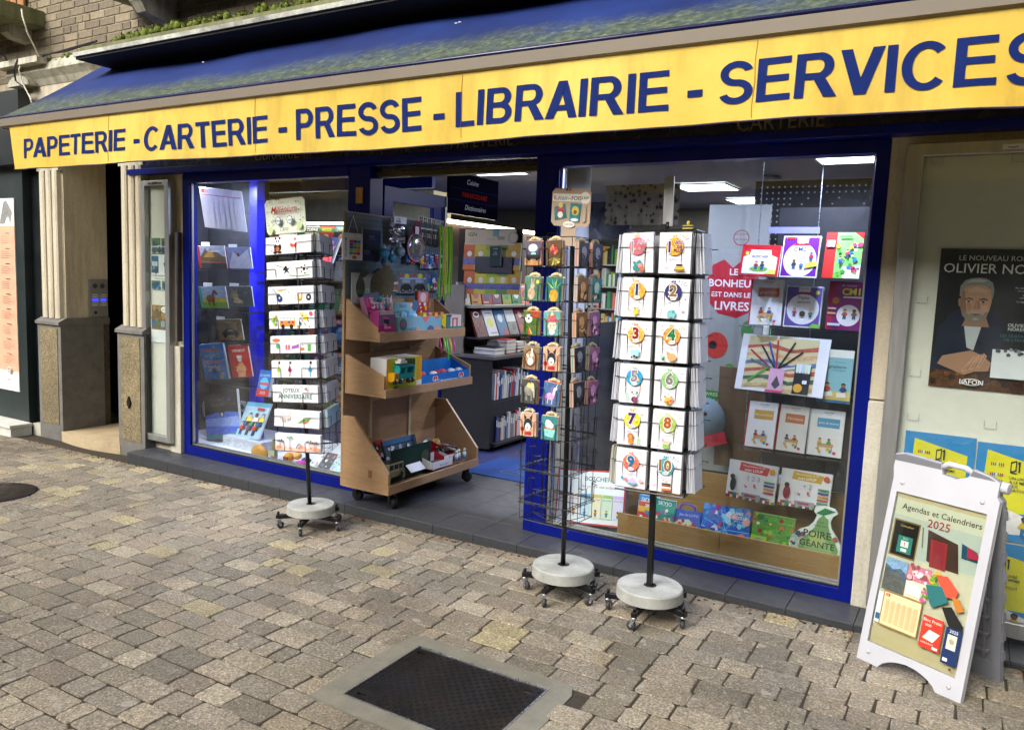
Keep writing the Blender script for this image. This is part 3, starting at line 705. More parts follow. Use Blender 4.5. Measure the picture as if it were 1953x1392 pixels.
for txt, x0, x1 in (('LIBRAIRIE', at(487, 300, y=3.925).x, at(570, 300, y=3.925).x), ('PAPETERIE', at(860, 280, y=3.925).x, at(978, 280, y=3.925).x), ('CARTERIE', at(1405, 245, y=3.925).x, at(1573, 240, y=3.925).x)):
    vs, fs, bx = text_geo(txt, .005); k = (x1-x0)/(bx[1]-bx[0]); m = MB(); m.add([(x0+(x-bx[0])*k, 0, 2.248+y*.078/.73) for x, y in vs], fs)
    for v, bb in ((0, 0),): pass
    m2 = MB(); m2.v = [(x, 3.924, z) for x, _, z in m.v]+[(x, 3.929, z) for x, _, z in m.v]; n = len(m.v); m2.f = [list(f) for f in m.f]
    m2.m = [0]*len(m2.f); m2.c = [(1,)*4]*len(m2.f); m2.sm = [False]*len(m2.f); sp('fascia_lettering', m2, M_tinlet)
# door leaf (left, fixed) and open doorway
DY = 4.10
sp('door_head', MB().box(-3.474, -2.24, DY-.05, DY+.06, 2.152, 2.19), M_navy)
sp('sliding_rail', MB().box(-3.47, -2.24, DY-.055, DY-.051, 2.118, 2.150).box(-3.47, -2.24, DY-.05, DY+.02, 2.118, 2.150), simple('bronze_rail', '4a4436', .4, .6), .004)
y0, y1 = 4.16, at(850, 400, x=-3.49).y
ys = at(828, 400, x=-3.49).y
dl = MB(); dl.prism([[(y0, .01), (y1, .01), (y1, 2.08), (y0, 2.08)], [(y0+.09, .12), (ys, .12), (ys, 1.98), (y0+.09, 1.98)]], -3.53, -3.492, axis='x')
dl = sp('door_leaf', dl, M_blue, .002, fixn=True)
sp('glass_pane', MB().box(-3.514, -3.508, y0+.092, ys-.002, .122, 1.978), M_glass, parent=dl)
sp('door_edge', MB().box(-3.535, -3.488, y1+.002, y1+.02, .01, 2.08), M_black)
sp('pull_handle', MB().box(-3.488, -3.47, y1-.03, y1-.015, 1.6, 2.0), M_alu)
a = at(680, 358, y=3.99); c = at(692, 388, y=3.99)
tag(MB().box(a.x, c.x, 3.984, 3.990, c.z, a.z).build('tape_patch', simple('brown_tape', 'a8813f', .6)), 'brown scrap of tape stuck on the blue post above the pegboard', 'tape')
# plain grotesque capitals for the valance, built as flat pieces (unit cap height)
def _ring(cx, cy, rx, ry, a0, a1, tx, ty, n=22):
    P = []; F = []
    for i in range(n+1):
        a = radians(a0+(a1-a0)*i/n); P += [(cx+(rx+tx/2)*cos(a), cy+(ry+ty/2)*sin(a)), (cx+(rx-tx/2)*cos(a), cy+(ry-ty/2)*sin(a))]
    for i in range(n): F.append((2*i, 2*i+2, 2*i+3, 2*i+1))
    return P, F
def _q(*p): return list(p), [tuple(range(len(p)))]
def _bx(x0, y0, x1, y1): return _q((x0, y0), (x1, y0), (x1, y1), (x0, y1))
def glyph(c, s=.187, t=.150):
    """(pieces, advance); s = stem width, t = bar height"""
    H = 1.0
    if c == 'I': return [_bx(0, 0, s, H)], s
    if c == 'L': return [_bx(0, 0, s, H), _bx(s, 0, .60, t)], .60
    if c == 'E': return [_bx(0, 0, s, H), _bx(s, 0, .70, t), _bx(s, .5-t/2+.02, .65, .5+t/2+.02), _bx(s, H-t, .68, H)], .70
    if c == 'T': return [_bx(.66/2-s/2, 0, .66/2+s/2, H-t), _bx(0, H-t, .66, H)], .66
    if c == 'P': r = .29; return [_bx(0, 0, s, H), _bx(s, H-t, .40, H), _bx(s, .38, .40, .38+t), _ring(.40, (H+.38)/2, .21, (H-.38-t)/2, -90, 90, s, t)], .71
    if c == 'R': return [_bx(0, 0, s, H), _bx(s, H-t, .44, H), _bx(s, .40, .44, .40+t), _ring(.44, (H+.40)/2, .20, (H-.40-t)/2, -90, 90, s, t), _q((.36, .40), (.58, .43), (.82, 0), (.57, 0))], .80
    if c == 'B': return [_bx(0, 0, s, H), _bx(s, H-t, .42, H), _bx(s, .45, .42, .45+t*.95), _bx(s, 0, .42, t), _ring(.42, (H+.46)/2, .18, (H-.46-t)/2, -90, 90, s, t), _ring(.42, .29, .22, (.58-t)/2, -90, 90, s, t)], .75
    if c == 'A': w = .82; return [_q((0, 0), (.22, 0), (.52, H), (.30, H)), _q((w, 0), (w-.22, 0), (.30, H), (.52, H)), _bx(.17, .21, .65, .21+t*.95)], w
    if c == 'V': w = .82; return [_q((0, H), (.22, H), (.52, 0), (.30, 0)), _q((w, H), (w-.22, H), (.30, 0), (.52, 0))], w
    if c == 'C': return [_ring(.42, .5, .42-s/2+.0, .5-t/2+.01, 42, 318, s, t, 40)], .82
    if c == 'S': ry = (.5-t/2)/2+.003; rx = .36-s/2; return [_ring(.36, .5+ry, rx, ry, 18, 270, s*.95, t, 30), _ring(.36, .5-ry, rx+.01, ry, 90, -162, s*.95, t, 30)], .72
    return [], .3
def word_geo(w, gap=.085):
    x = 0; out = []
    for i, c in enumerate(w):
        ps, adv = glyph(c)
        for P, F in ps: out.append(([(a+x, b) for a, b in P], F))
        nxt = w[i+1] if i+1 < len(w) else ''
        g = gap
        if (c+nxt) in ('PA', 'AP', 'AR', 'CA', 'RA', 'RV', 'AI', 'VI', 'ET'): g = gap*.45
        x += adv+g
    return out, x-g

# ================================================================== AWNING
aw = empty('awning', T(-2.4, 3.4, 2.4), 'weathered blue canvas awning with a yellow lettered valance over the shopfront', 'awning')
def ap(name, mb, mat, fixn=False, bevel=0): o = mb.build(name, mat, None, None, fixn, bevel); o.parent = aw; o.matrix_parent_inverse = aw.matrix_world.inverted(); return o
AX0, AX1 = -5.965, 1.25
def top_z(x, y):
    t = (y-3.0)/.98; z = 2.475+.70*t - .022*sin(pi*t)
    z += .012*sin(x*2.1+t*3.2)*sin(pi*t) + .006*sin(x*5.3-t*4)*sin(pi*t)
    return z
m = MB(); m.smooth = True; NX, NY = 150, 16; vs = []; fs = []
for i in range(NX+1):
    for k in range(NY+1):
        x = AX0+(AX1-AX0)*i/NX; y = 2.985+(3.93-2.985)*k/NY; vs.append((x, y, top_z(x, y)))
for i in range(NX):
    for k in range(NY): a = i*(NY+1)+k; fs.append((a, a+NY+1, a+NY+2, a+1))
m.add(vs, fs); top = ap('canopy_canvas', m, M_awning); s = top.modifiers.new('solid', 'SOLIDIFY'); s.thickness = .003; s.offset = -1
m = MB(); m.tube([(AX0+.0, 2.985, 2.462), (AX1, 2.985, 2.462)], .012, 8); ap('canvas_roll', m, M_navy)
m = MB(); m.prism([(2.992, 2.398), (2.978, 2.405), (2.975, 2.452), (2.99, 2.466), (3.05, 2.466), (3.06, 2.40)], AX0+.004, AX1, axis='x'); ap('front_bar', m, M_bar, fixn=True)
m = MB(); m.prism([(2.97, 2.455), (2.965, 2.425), (3.0, 2.392), (3.06, 2.392), (3.06, 2.475), (2.98, 2.478)], AX0-.012, AX0+.003, axis='x'); ap('end_cap', m, M_alu, fixn=True)
def wave(x, z):
    k = (2.4-z)/.3; return -.0*k + .014*k*sin(x*1.7+.4) + .009*k*sin(x*4.9+1) + .007*k*k*sin(x*9.3+sin(x*2.3)*2) + .003*k*sin(x*23.)
def vbot(x): return 2.100 - .006*sin(x*1.9) + .012*max(0, (-4.3-x))*.9
m = MB(); m.smooth = True; vs = []; fs = []; NX, NZ = 260, 7; VX0 = -5.865
for i in range(NX+1):
    x = VX0+(AX1-VX0)*i/NX
    for k in range(NZ+1):
        z = 2.397-(2.397-vbot(x))*k/NZ; xx = x+(.055*k/NZ*max(0, 1-(x-VX0)/.3)); vs.append((xx, 2.996+wave(x, z), z))
for i in range(NX):
    for k in range(NZ): a = i*(NZ+1)+k; fs.append((a, a+1, a+NZ+2, a+NZ+1))
m.add(vs, fs); ap('valance', m, M_valance)
m = MB(); m.tube([(x, 2.996+wave(x, vbot(x)), vbot(x)-.002) for x in [VX0+.055+(AX1-VX0-.055)*i/200 for i in range(201)]], .0035, 4); ap('valance_hem', m, simple('dark_hem', '3a2f4a', .7))
words = [('PAPETERIE', (48, 303, 262), (243, 287, 250)), ('CARTERIE', (279, 289, 240), (511, 273, 224)), ('PRESSE', (564, 266, 208), (803, 250, 186)), ('LIBRAIRIE', (868, 241, 174), (1275, 214, 138)), ('SERVICE', (1371, 201, 119), (1899, 163, 70))]
def word(txt, x0, x1, z0, z1):
    parts, W = word_geo(txt); kx = (x1-x0)/W; m = MB(); n = 0
    for P, F in parts:
        n += 1; out = []
        for x, y in P:
            X = x0+x*kx; Z = z0+y*(z1-z0); out.append((X, 2.996+wave(X, Z)-.003-.00025*(n % 4), Z))
        m.add(out, F)
    ap('lettering', m, M_letter)
for txt, (pa, pb_, pt), (qa, qb, qt) in words:
    a = at(pa, pb_, y=2.996); c = at(pa, pt, y=2.996); d = at(qa, qb, y=2.996); e = at(qa, qt, y=2.996)
    word(txt, a.x, d.x, (a.z+d.z)/2, (c.z+e.z)/2)
z0 = at(1371, 199, y=2.996).z; z1 = at(1371, 119, y=2.996).z
a = at(1916, 163, y=2.996); word('S', a.x, a.x+.105, a.z, at(1916, 66, y=2.996).z)
for p0, p1 in (((258, 274), (269, 267)), ((529, 252), (545, 243)), ((825, 228), (846, 216)), ((1310, 186), (1340, 171))):
    a = at(*p0, y=2.99); c = at(*p1, y=2.99); m = MB(); m.box(a.x, c.x, 2.985, 2.9875, a.z, max(c.z, a.z+.022)); 
    zc = (a.z+c.z)/2; m = MB().add([(a.x, 2.9925+wave(a.x, zc)-.0, zc-.013), (c.x, 2.9925+wave(c.x, zc), zc-.013), (c.x, 2.9925+wave(c.x, zc), zc+.013), (a.x, 2.9925+wave(a.x, zc), zc+.013)], [(0, 1, 2, 3)]); ap('dash', m, M_letter)
for x in (-4.72, -3.42, -2.08, -.78, .42):
    m = MB(); pts = [(x+.002*sin(z*40), 2.996+wave(x, z)-.0012, z) for z in [2.395-.0147*i for i in range(20)]]
    m.tube(pts, .0022, 4); ap('seam', m, simple('seam_thread', 'b8933a', .7) if 'seam_thread' not in bpy.data.materials else bpy.data.materials['seam_thread'])
# folding arms under the canvas
for x in (-5.2, -2.6, -.3):
    m = MB(); m.tube([(x, 3.9, 2.86), (x+.38, 3.5, 2.66), (x+.02, 3.05, 2.43)], .018, 6); ap('folding_arm', m, M_alu)
# things lying on the canvas
def on_aw(px, py):
    lo, hi = 2.99, 3.9
    for _ in range(40):
        mid = (lo+hi)/2; P = at(px, py, y=mid)
        if P.z > top_z(P.x, P.y): hi = mid
        else: lo = mid
    return at(px, py, y=lo)
P = on_aw(965, 73); m = MB(); m.smooth = True
for a in range(5): m.add([(0, 0, .004), (.03*cos(a*1.3), .03*sin(a*1.3), .012+.006*(a % 2)), (.036*cos(a*1.3+.5), .036*sin(a*1.3+.5), .02), (.028*cos(a*1.3+.9), .028*sin(a*1.3+.9), .008)], [(0, 1, 2, 3)])
m.tube([(0, 0, .008), (.035, -.012, .016), (.05, -.01, .016)], .002, 4)
lf = m.build('dead_leaf', simple('dry_red_leaf', '9c4a34', .7, 0, .3, 40), None, T(P+Vector((0, -.005, .006)))); tag(lf, 'curled reddish dead leaf lying on the blue awning canvas', 'leaf')
sc_ = MB().col('dfe2e6')
for px, py in ((870, 46), (877, 44), (899, 69), (1224, 45), (1232, 44), (388, 120), (180, 176), (459, 159), (123, 200), (1024, 37), (1058, 52), (1005, 84), (936, 83)):
    P = on_aw(px, py); sc_.box(P.x-.006, P.x+.006, P.y-.004, P.y+.003, P.z+.001, P.z+.004)
o = sc_.build('bird_droppings', M_matte); o['kind'] = 'stuff'
# cables on the wall at the left
cb = MB(); pts = [at(41, 18, y=3.60), at(43, 32, y=3.6), at(52, 62, y=3.60), at(74, 108, y=3.80)]; cb.smooth = True; cb.tube(pts, .006, 6)
tag(cb.build('white_cable', simple('white_cable_sheath', 'd8d4c6', .5)), 'white cable hanging down from the balcony to the stone cornice', 'cable')
cb = MB(); cb.tube([at(38, 127, y=3.78), at(36, 134, y=3.78), at(42, 156, y=3.82), at(58, 188, y=3.82), at(61, 199, y=3.82)], .006, 6)
tag(cb.build('white_cable', simple('white_cable_sheath', 'd8d4c6', .5)), 'lower white cable running over the cornice down behind the awning', 'cable')
cb = MB()
for k in range(3): cb.tube([at(0, 126+k, y=3.9), at(34, 113, y=3.86), at(75, 106+k*2, y=3.84), at(125, 99-k*2, y=3.9), at(185, 80-k, y=3.93)], .006, 5)
cb.tube([at(34, 113, y=3.80), at(26, 132, y=3.78), at(30, 155, y=3.8), at(48, 170, y=3.82)], .008, 5)
tag(cb.build('black_cable_bundle', M_blackrub), 'bundle of black cables running along the cornice at the top left', 'cable')
cb = MB(); cb.tube([at(0, 97, y=3.7), at(14, 118, y=3.9)], .016, 6); tag(cb.build('drain_pipe', M_black), 'short dark pipe slanting below the balcony at the left edge', 'pipe')

# ================================================================== NOTICE CASES
def case(name, x0, x1, z0, z1, label, fw=.045):
    r = empty(name, T(x0, 3.97, z0), label, 'notice case'); W_, H_ = x1-x0, z1-z0
    MB().box(.01, W_-.01, .0, .03, .01, H_-.01).build('back_panel', M_cream, r)
    MB().prism([[(0, 0), (W_, 0), (W_, H_), (0, H_)], [(fw, fw), (W_-fw, fw), (W_-fw, H_-fw*.8), (fw, H_-fw*.8)]], -.045, .0299).build('frame', M_alu, r, fixn=True, bevel=.004)
    return r, W_, H_
cl, W_, H_ = case('narrow_notice_case', -5.79, -5.445, .075, 2.145, 'tall narrow aluminium notice case left of the shop windows', .05)
m = MB().col('2b2c30').box(.10, .14, -.0475, -.0455, H_-.03, H_-.018).box(.15, .22, -.0475, -.0455, H_-.032, H_-.014).box(.23, .27, -.0475, -.0455, H_-.03, H_-.018); m.build('maker_plate', M_plas, cl)
MB().box(.05, W_-.05, -.03, -.026, .05, H_-.045).build('glass_pane', M_glass, cl)
m = MB()
for u, v in ((.08, .5), (.26, .5), (.08, .52+1.35), (.26, .52+1.35)): m.tube([(u, -.003, v+.03), (u, -.006, v), (u+.03, -.006, v), (u+.03, -.003, v+.03)], .0015, 4)
m.build('wire_hook', M_steel, cl)
def notice(px0, py0, px1, py1, label, art, cat='notice', y=3.962):
    a = at(px0, py0, y=y); c = at(px1, py1, y=y); w = c.x-a.x; h = a.z-c.z; A = Art(w, h); art(A)
    return lay(T(a.x, y, c.z), w, h, .002, name='notice', label=label, cat=cat, art=A)
PHC = ['3d6a8a', '5f7a52', '8aa2b0', '41566b', '7a8a5c', '2f5b8f']
def postcards(A, seed, rows):
    A.r(0, 0, 1, 1, 'e6e7e6'); q = random.Random(seed)
    for (u0, v0, u1, v1) in rows: A.r(u0, v0, u1, v1, q.choice(PHC), 1); A.scatter(u0+.05, v0+.02, u1-.05, v0+(v1-v0)*.6, 6, PHC, .08, seed, 1)
notice(288, 453, 327, 484, 'upper sheet of small landscape postcards in the narrow notice case', lambda A: postcards(A, 1, [(.02, .5, .48, .97), (.52, .5, .98, .97), (.05, .08, .35, .4), (.4, .08, .5, .45), (.56, .1, .8, .4), (.84, .1, .97, .4)]))
notice(288, 486, 327, 526, 'middle sheet with two blue pictures in the narrow notice case', lambda A: (postcards(A, 2, [(.02, .1, .38, .95), (.68, .1, .98, .95)]), A.r(.06, .45, .34, .68, 'b9c8d0', 1)))
notice(288, 528, 327, 554, 'lower pair of landscape pictures with a caption strip in the narrow notice case', lambda A: (postcards(A, 3, [(.03, .05, .48, .72), (.55, .05, .98, .72)]), A.t('CARTES ET SOUVENIRS', .5, .88, .1, '55555a', .8)))
def nt4(A):
    A.r(0, 0, 1, 1, 'e9eaec').r(.03, .34, .97, .99, '8a6a45', 1).scatter(.1, .6, .9, .95, 14, ['5d4a2e', 'a88a5a', '70604a'], .12, 4, 1)
    for i in range(4): A.r(.06+i*.23, .42, .26+i*.23, .58, PHC[i], 1)
    A.e(.72, .88, .2, 'eef0f0', ry=.1).t('BON DE POSTE', .72, .88, .03, '444444', .3)
notice(288, 580, 327, 656, 'brown travel notice with a white oval in the narrow notice case', nt4)
cr, W_, H_ = case('large_notice_case', -.335, 1.35, .03, 2.15, 'large aluminium notice case with book posters on the right wall', .07)
A = Art(.2, .022); A.r(0, 0, 1, 1, 'd9dadd').r(.42, .2, .78, .8, '2b2f55').t('insert', .2, .5, .5, '2b2f55', .35, .01); A.build(cr, 'maker_plate', T(.36, -.046, H_-.043))
m = MB()
for (u, v) in ((.10, H_-.085), (.40, H_-.085), (.52, H_-.085), (.09, 1.43), (.09, 1.10), (.1, .9), (.4, .9)): m.tube([(u, -.002, v+.028), (u, -.007, v-.004), (u+.045, -.007, v-.004), (u+.045, -.002, v+.028)], .0012, 4)
m.build('wire_hook', M_steel, cr)
MB().box(.07, W_-.07, -.034, -.03, .07, H_-.057).build('glass_pane', M_glass, cr)

# posters in the large case
YP = 3.962
a = at(1799, 474, y=YP); c = at(1770, 735, y=YP); x0 = c.x+.0; w = .445; h = a.z-c.z
A = Art(w, h); A.r(0, 0, 1, 1, '17181c').r(.0, .0, 1, .16, '5a3a24', 1).scatter(0, .02, .9, .14, 16, ['7a4c2a', '3a2418'], .07, 2, 1)
A.p([(.0, .13), (.04, .42), (.14, .54), (.26, .60), (.45, .60), (.58, .50), (.62, .2), (.4, .12)], '1b2336')       # jacket
A.p([(.27, .60), (.40, .60), (.42, .50), (.36, .28), (.30, .30), (.26, .46)], 'b9bcc0')                            # shirt
A.p([(.25, .60), (.30, .56), (.33, .52), (.38, .56), (.42, .62), (.40, .50), (.32, .46), (.27, .50)], '20283c')
tf = lambda pts: [(.35+(u-.33)*1.22, .485+(v-.505)*.77) for u, v in pts]
_p = A.p; HP = lambda pts, c, ph=0: _p(tf(pts), c, ph)
HP([(.27, .56), (.40, .56), (.43, .46), (.24, .46)], '96705c')
HP([(.215, .72), (.212, .66), (.225, .60), (.245, .55), (.28, .515), (.33, .503), (.375, .52), (.405, .56), (.42, .62), (.43, .70), (.425, .80), (.36, .86), (.26, .85), (.218, .79)], 'b58a70')
HP([(.215, .72), (.212, .66), (.225, .60), (.245, .55), (.28, .515), (.262, .60), (.25, .70), (.24, .78), (.225, .80)], '8e6754')
HP([(.26, .80), (.32, .83), (.40, .80), (.39, .76), (.32, .775), (.27, .76)], 'c39a80'); HP([(.26, .66), (.29, .67), (.30, .62), (.275, .60)], 'a47a64'); HP([(.36, .66), (.40, .66), (.405, .61), (.37, .60)], 'bf937a')
HP([(.205, .74), (.205, .83), (.235, .885), (.28, .905), (.33, .912), (.38, .905), (.425, .87), (.44, .80), (.435, .72), (.424, .73), (.42, .79), (.405, .825), (.36, .845), (.30, .84), (.25, .83), (.225, .79), (.218, .73)], '85847f')
HP([(.24, .86), (.28, .895), (.34, .90), (.39, .885), (.36, .87), (.3, .87)], 'a9a8a3')
HP([(.222, .62), (.235, .56), (.275, .512), (.33, .498), (.382, .52), (.418, .60), (.40, .60), (.375, .565), (.35, .592), (.31, .592), (.28, .565), (.25, .60)], '7f756b'); HP([(.28, .592), (.30, .602), (.33, .597), (.36, .602), (.385, .590), (.355, .582), (.31, .582)], '9b958d'); HP([(.30, .573), (.33, .577), (.36, .573), (.33, .563)], '5f3a32'); HP([(.30, .53), (.33, .515), (.36, .53), (.33, .545)], '9b958d')
HP([(.322, .70), (.338, .70), (.352, .632), (.345, .618), (.31, .618), (.305, .632)], 'a2765f'); HP([(.338, .70), (.345, .69), (.354, .635), (.345, .622)], '7d5847')
for u in (.272, .372): HP([(u-.03, .712), (u, .728), (u+.032, .714), (u+.03, .704), (u, .714), (u-.028, .704)], '4d443e'); HP([(u-.024, .688), (u, .697), (u+.024, .688), (u, .680)], 'd8cfc6'); HP([(u-.009, .695), (u+.009, .695), (u+.009, .681), (u-.009, .681)], '22201f'); HP([(u-.026, .69), (u, .703), (u+.026, .69), (u, .697)], '5a4136'); HP([(u-.022, .672), (u, .664), (u+.022, .672), (u, .669)], '8c6551')
HP([(.25, .775), (.40, .775), (.40, .771), (.25, .771)], '9c7560'); HP([(.26, .755), (.39, .755), (.39, .751), (.26, .751)], '9c7560')
HP([(.198, .70), (.207, .72), (.216, .71), (.216, .64), (.206, .645)], '96705c')
A.p([(.06, .17), (.10, .23), (.24, .26), (.34, .28), (.44, .25), (.52, .2), (.50, .14), (.38, .13), (.30, .10), (.2, .13)], 'a67e66')
for i in range(5): A.p([(.27+.032*i, .13+.008*i), (.30+.032*i, .12+.01*i), (.40+.02*i, .215+.008*i), (.37+.02*i, .245+.006*i)], ['c09378', 'b3876d'][i % 2]).l(.29+.033*i, .135+.009*i, .385+.02*i, .225+.006*i, .006, '7a5543')
A.t('LE NOUVEAU ROMAN', .5, .935, .034, 'e3e3e3', .72, .004); A.t('OLIVIER NOREK', .5, .862, .066, 'e8e8e8', .92, .004)
for i, v in enumerate((.735, .715, .685, .667, .64)): A.t(['Au cœur du plus courbe', 'un peuple se dresse', 'Et parmi ces', 'naît une légende', 'La légende de l’hiver'][i], .78, v, .013, 'c9c9cc', .34)
A.t('OLIVIER', .70, .475, .022, 'd7d7da', .2).t('NOREK', .70, .447, .022, 'd7d7da', .2).t('LES GUERRIERS', .70, .40, .02, '3f6f7c', .26).t('DE L’HIVER', .70, .372, .02, '3f6f7c', .2)
A.r(.52, .12, .97, .30, 'e2e4e8').scatter(.53, .26, .96, .31, 22, ['4a4f57', '8a9098', '2d3138'], .02, 5).r(.52, .10, .97, .24, 'e2e4e8')
A.e(.37, .055, .085, 'e6e6e6', ry=.035).e(.37, .055, .075, '3a2a20', ry=.028).t('LAFON', .37, .055, .04, 'e6e6e6', .2, .01)
lay(T(x0, YP, c.z), w, h, .002, name='poster', label='black novel poster with a grey haired man leaning on a table', cat='poster', art=A)
def livre(x, z, w, h, label, flip=0):
    A = Art(w, h); A.r(0, 0, 1, 1, '2b86c4').p([(.14, .93), (.9, .80), (.9, .32), (.10, .26)] if not flip else [(.12, .93), (.9, .82), (.88, .3), (.12, .3)], 'e2d62e')
    A.p([(.2, .30), (.45, .34), (.85, .24), (.95, .1), (.3, .06)], 'e8dfe0', 1)
    for u, v in ((.26, .77), (.26, .665), (.26, .60)):
        for k in range(7): A.r(u-.06+k*.026, v, u-.044+k*.026, v+.034, ['c43b2f', '7a4a8a', '3a7aa8', 'd9d9cc', '5a8a4a'][k % 5])
    A.p([(.46, .72), (.46, .83), (.54, .85), (.54, .74)], '1b2033').p([(.475, .735), (.475, .815), (.525, .83), (.525, .75)], 'e2d62e').l(.46, .72, .55, .715, .015, '1b2033').l(.575, .73, .575, .84, .02, '1b2033').l(.55, .82, .58, .84, .018, '1b2033')
    for i, t in enumerate(('UN LIVRE', 'A LE MÊME', 'PRIX', 'PARTOUT')): A.t(t, .46, .665-.042*i, .027, '262b3a', .45, .012, 'l')
    A.kid(.42, .14, .34, 'd9d6d0', '7a4a30', '1a1410', 'b02a3a').kid(.72, .08, .30, 'c9b22a', '6a3d26', '1a1410', '2a6a9a')
    lay(T(x, YP+.0, z), w, h, .0015, name='poster', label=label, cat='poster', group='blue and yellow posters in the large notice case', art=A)
a = at(1728, 820, y=YP); c = at(1864, 829, y=YP); w = c.x-a.x; h = .42
z1 = a.z-h
livre(a.x, z1, w, h, 'upper left of the blue and yellow posters in the large notice case'); livre(a.x+w+.006, z1-.012, w, h, 'upper right of the blue and yellow posters, beside the sign handle')
livre(a.x, z1-h-.01, w, h, 'lower left of the blue and yellow posters, mostly behind the folding sign', 1); livre(a.x+w+.006, z1-h-.022, w, h, 'lower right of the blue and yellow posters, right of the folding sign', 1)
# ================================================================== SPINNER RACKS
def rack_base(name, loc, yaw, label, rdisc, arms, disc_h=.058, conc=(.055, .115)):
    r = empty(name, T(loc[0], loc[1], G(loc[0])), label, 'card rack')
    g = -G(loc[0]) if False else 0
    m = MB(); m.lathe([(0, .090), (rdisc-.006, .090), (rdisc+.003, .095)], 44, caps=False); m.lathe([(rdisc+.003, .095), (rdisc, .141)], 44, caps=False); m.lathe([(rdisc, .141), (rdisc-.005, .147)], 44, caps=False); m.lathe([(rdisc-.005, .147), (.024, .147)], 44, caps=False)
    d = m.build('concrete_base', M_conc, r)
    m = MB(); m.lathe([(.030, .1476), (.028, .1486), (.0, .1486)], 16); m.build('pole_socket', M_black, r)
    for a in arms:
        M = RZ(a); L = .205
        m = MB().box(.02, L, -.0125, .0125, .062, .087); ar = m.build('base_arm', M_black, r, M, bevel=.002)
        mb = MB(); mb.lathe([(.0055, .087), (.0055, .096), (.009, .0961), (.009, .102), (.004, .106), (0, .107)], 8, T(L-.014, 0, 0)); mb.build('bolt', M_black, ar)
        sw = R.uniform(0, 360); Mc = M @ T(L-.014, 0, 0) @ RZ(sw)
        c = MB(); c.lathe([(.013, .053), (.014, .062), (0, .0622)], 12)
        c.prism([(-.008, .055), (.008, .055), (.020, .022), (.012, .012), (.004, .022)], -.0125, -.0110); c.prism([(-.008, .055), (.008, .055), (.020, .022), (.012, .012), (.004, .022)], .0110, .0125)
        c.tube([(.013, -.014, .021), (.013, .014, .021)], .0035, 6); ca = c.build('caster', M_steel, r, Mc)
        w = MB(); w.lathe([(.0, -.008), (.016, -.009), (.021, -.006), (.021, .006), (.016, .009), (0, .008)], 18, T(.013, 0, .0215) @ RX(90)); w.build('wheel', M_rubber, ca)
    return r
def pocket_mb(w, h, d, fu=(.22, .68), hh=.62):
    r = .0017; m = MB()
    m.tube([(0, 0, 0), (0, -d, 0), (w, -d, 0), (w, 0, 0)], r, 4); m.tube([(0, -d*.5, 0), (w, -d*.5, 0)], r, 4)
    a, c = fu
    m.tube([(-.008, 0, hh*h), (-.008, -d-.004, hh*h), (a*w-.003, -d-.004, hh*h), (a*w, -d-.004, hh*h-.004), (a*w+.002, -d-.002, 0)], r, 4)
    m.tube([(w+.008, 0, hh*h), (w+.008, -d-.004, hh*h), (c*w+.003, -d-.004, hh*h), (c*w, -d-.004, hh*h-.004), (c*w-.002, -d-.002, 0)], r, 4)
    return m
INK = ['c0392b', '2a6f97', '4a8c3f', 'c98a1b', '5a3a7a', '3aa0a8', 'c94f86']
def stack(M, w, h, n, th, front_art, label, cat='greeting card', group=None, name='greeting_card', tones=('d6d8dd', 'c9ccd3', 'dcdce0'), fan=1.2, seed=0, env=True, paper=None):
    """a pocketful of cards: each is a sheet of its own in one lift-out pack; the front one carries the print"""
    q = random.Random(seed); m = MB(); t = th/n
    for i in range(n):
        k = q.uniform(-fan, fan); m.col(tones[i % len(tones)]); dx = q.uniform(-.002, .002); dz = 0 if i == 0 else q.uniform(-.003, .004)
        m.box(dx, w+dx, i*t, i*t+t*.62, dz, h+dz, RY(k*.25) @ RX(-k*.5) if i else Matrix())
    o = m.build(name, M_card, None, M); tag(o, label, cat, group)
    if front_art: front_art.build(o)
    return o

# ---- left rack: long white cards on three faces
R1B = (-3.395, 3.412); TILT1 = 4.4
r1 = rack_base('card_rack', R1B, 0, 'tall wire rack of long white cards left of the wooden trolley', .142, (225, 297, 9, 81, 153))
GZ = -G(R1B[0])
Mt1 = T(.052, 0, 0) @ RY(-TILT1) @ RZ(2)
MB().tube([(0, 0, .09), (0, 0, 1.84)], .0125, 10).build('pole', M_black, r1, RY(-TILT1))
FW, IN = .385, .105
P1 = pocket_mb(FW-.02, .10, .028).mesh('wire_pocket', M_metal_c); P1s = pocket_mb(FW-.06, .10, .028).mesh('wire_pocket', M_metal_c)
rows1 = [1.590-.1448*i+GZ for i in range(9)]
cg = MB(); rad = FW/2/cos(radians(30))
for k in range(3):
    Mk = RZ(120*k)
    for u in (-FW/2+.01, 0, FW/2-.01): cg.tube([Mk @ Vector((u, -IN+.004, rows1[-1]-.01)), Mk @ Vector((u, -IN+.004, rows1[0]+.12))], .002, 4)
for z in rows1+[rows1[0]+.12]:
    pts = []
    for k in range(3):
        Mk = RZ(120*k); pts += [Mk @ Vector((-FW/2+.01, -IN+.004, z)), Mk @ Vector((FW/2-.01, -IN+.004, z))]
    cg.tube(pts, .0018, 4, closed=True)
    for k in range(3): cg.tube([(0, 0, z), RZ(120*k) @ Vector((0, -IN+.004, z))], .0018, 4)
cg.build('wire_cage', M_metal_c, r1, Mt1)
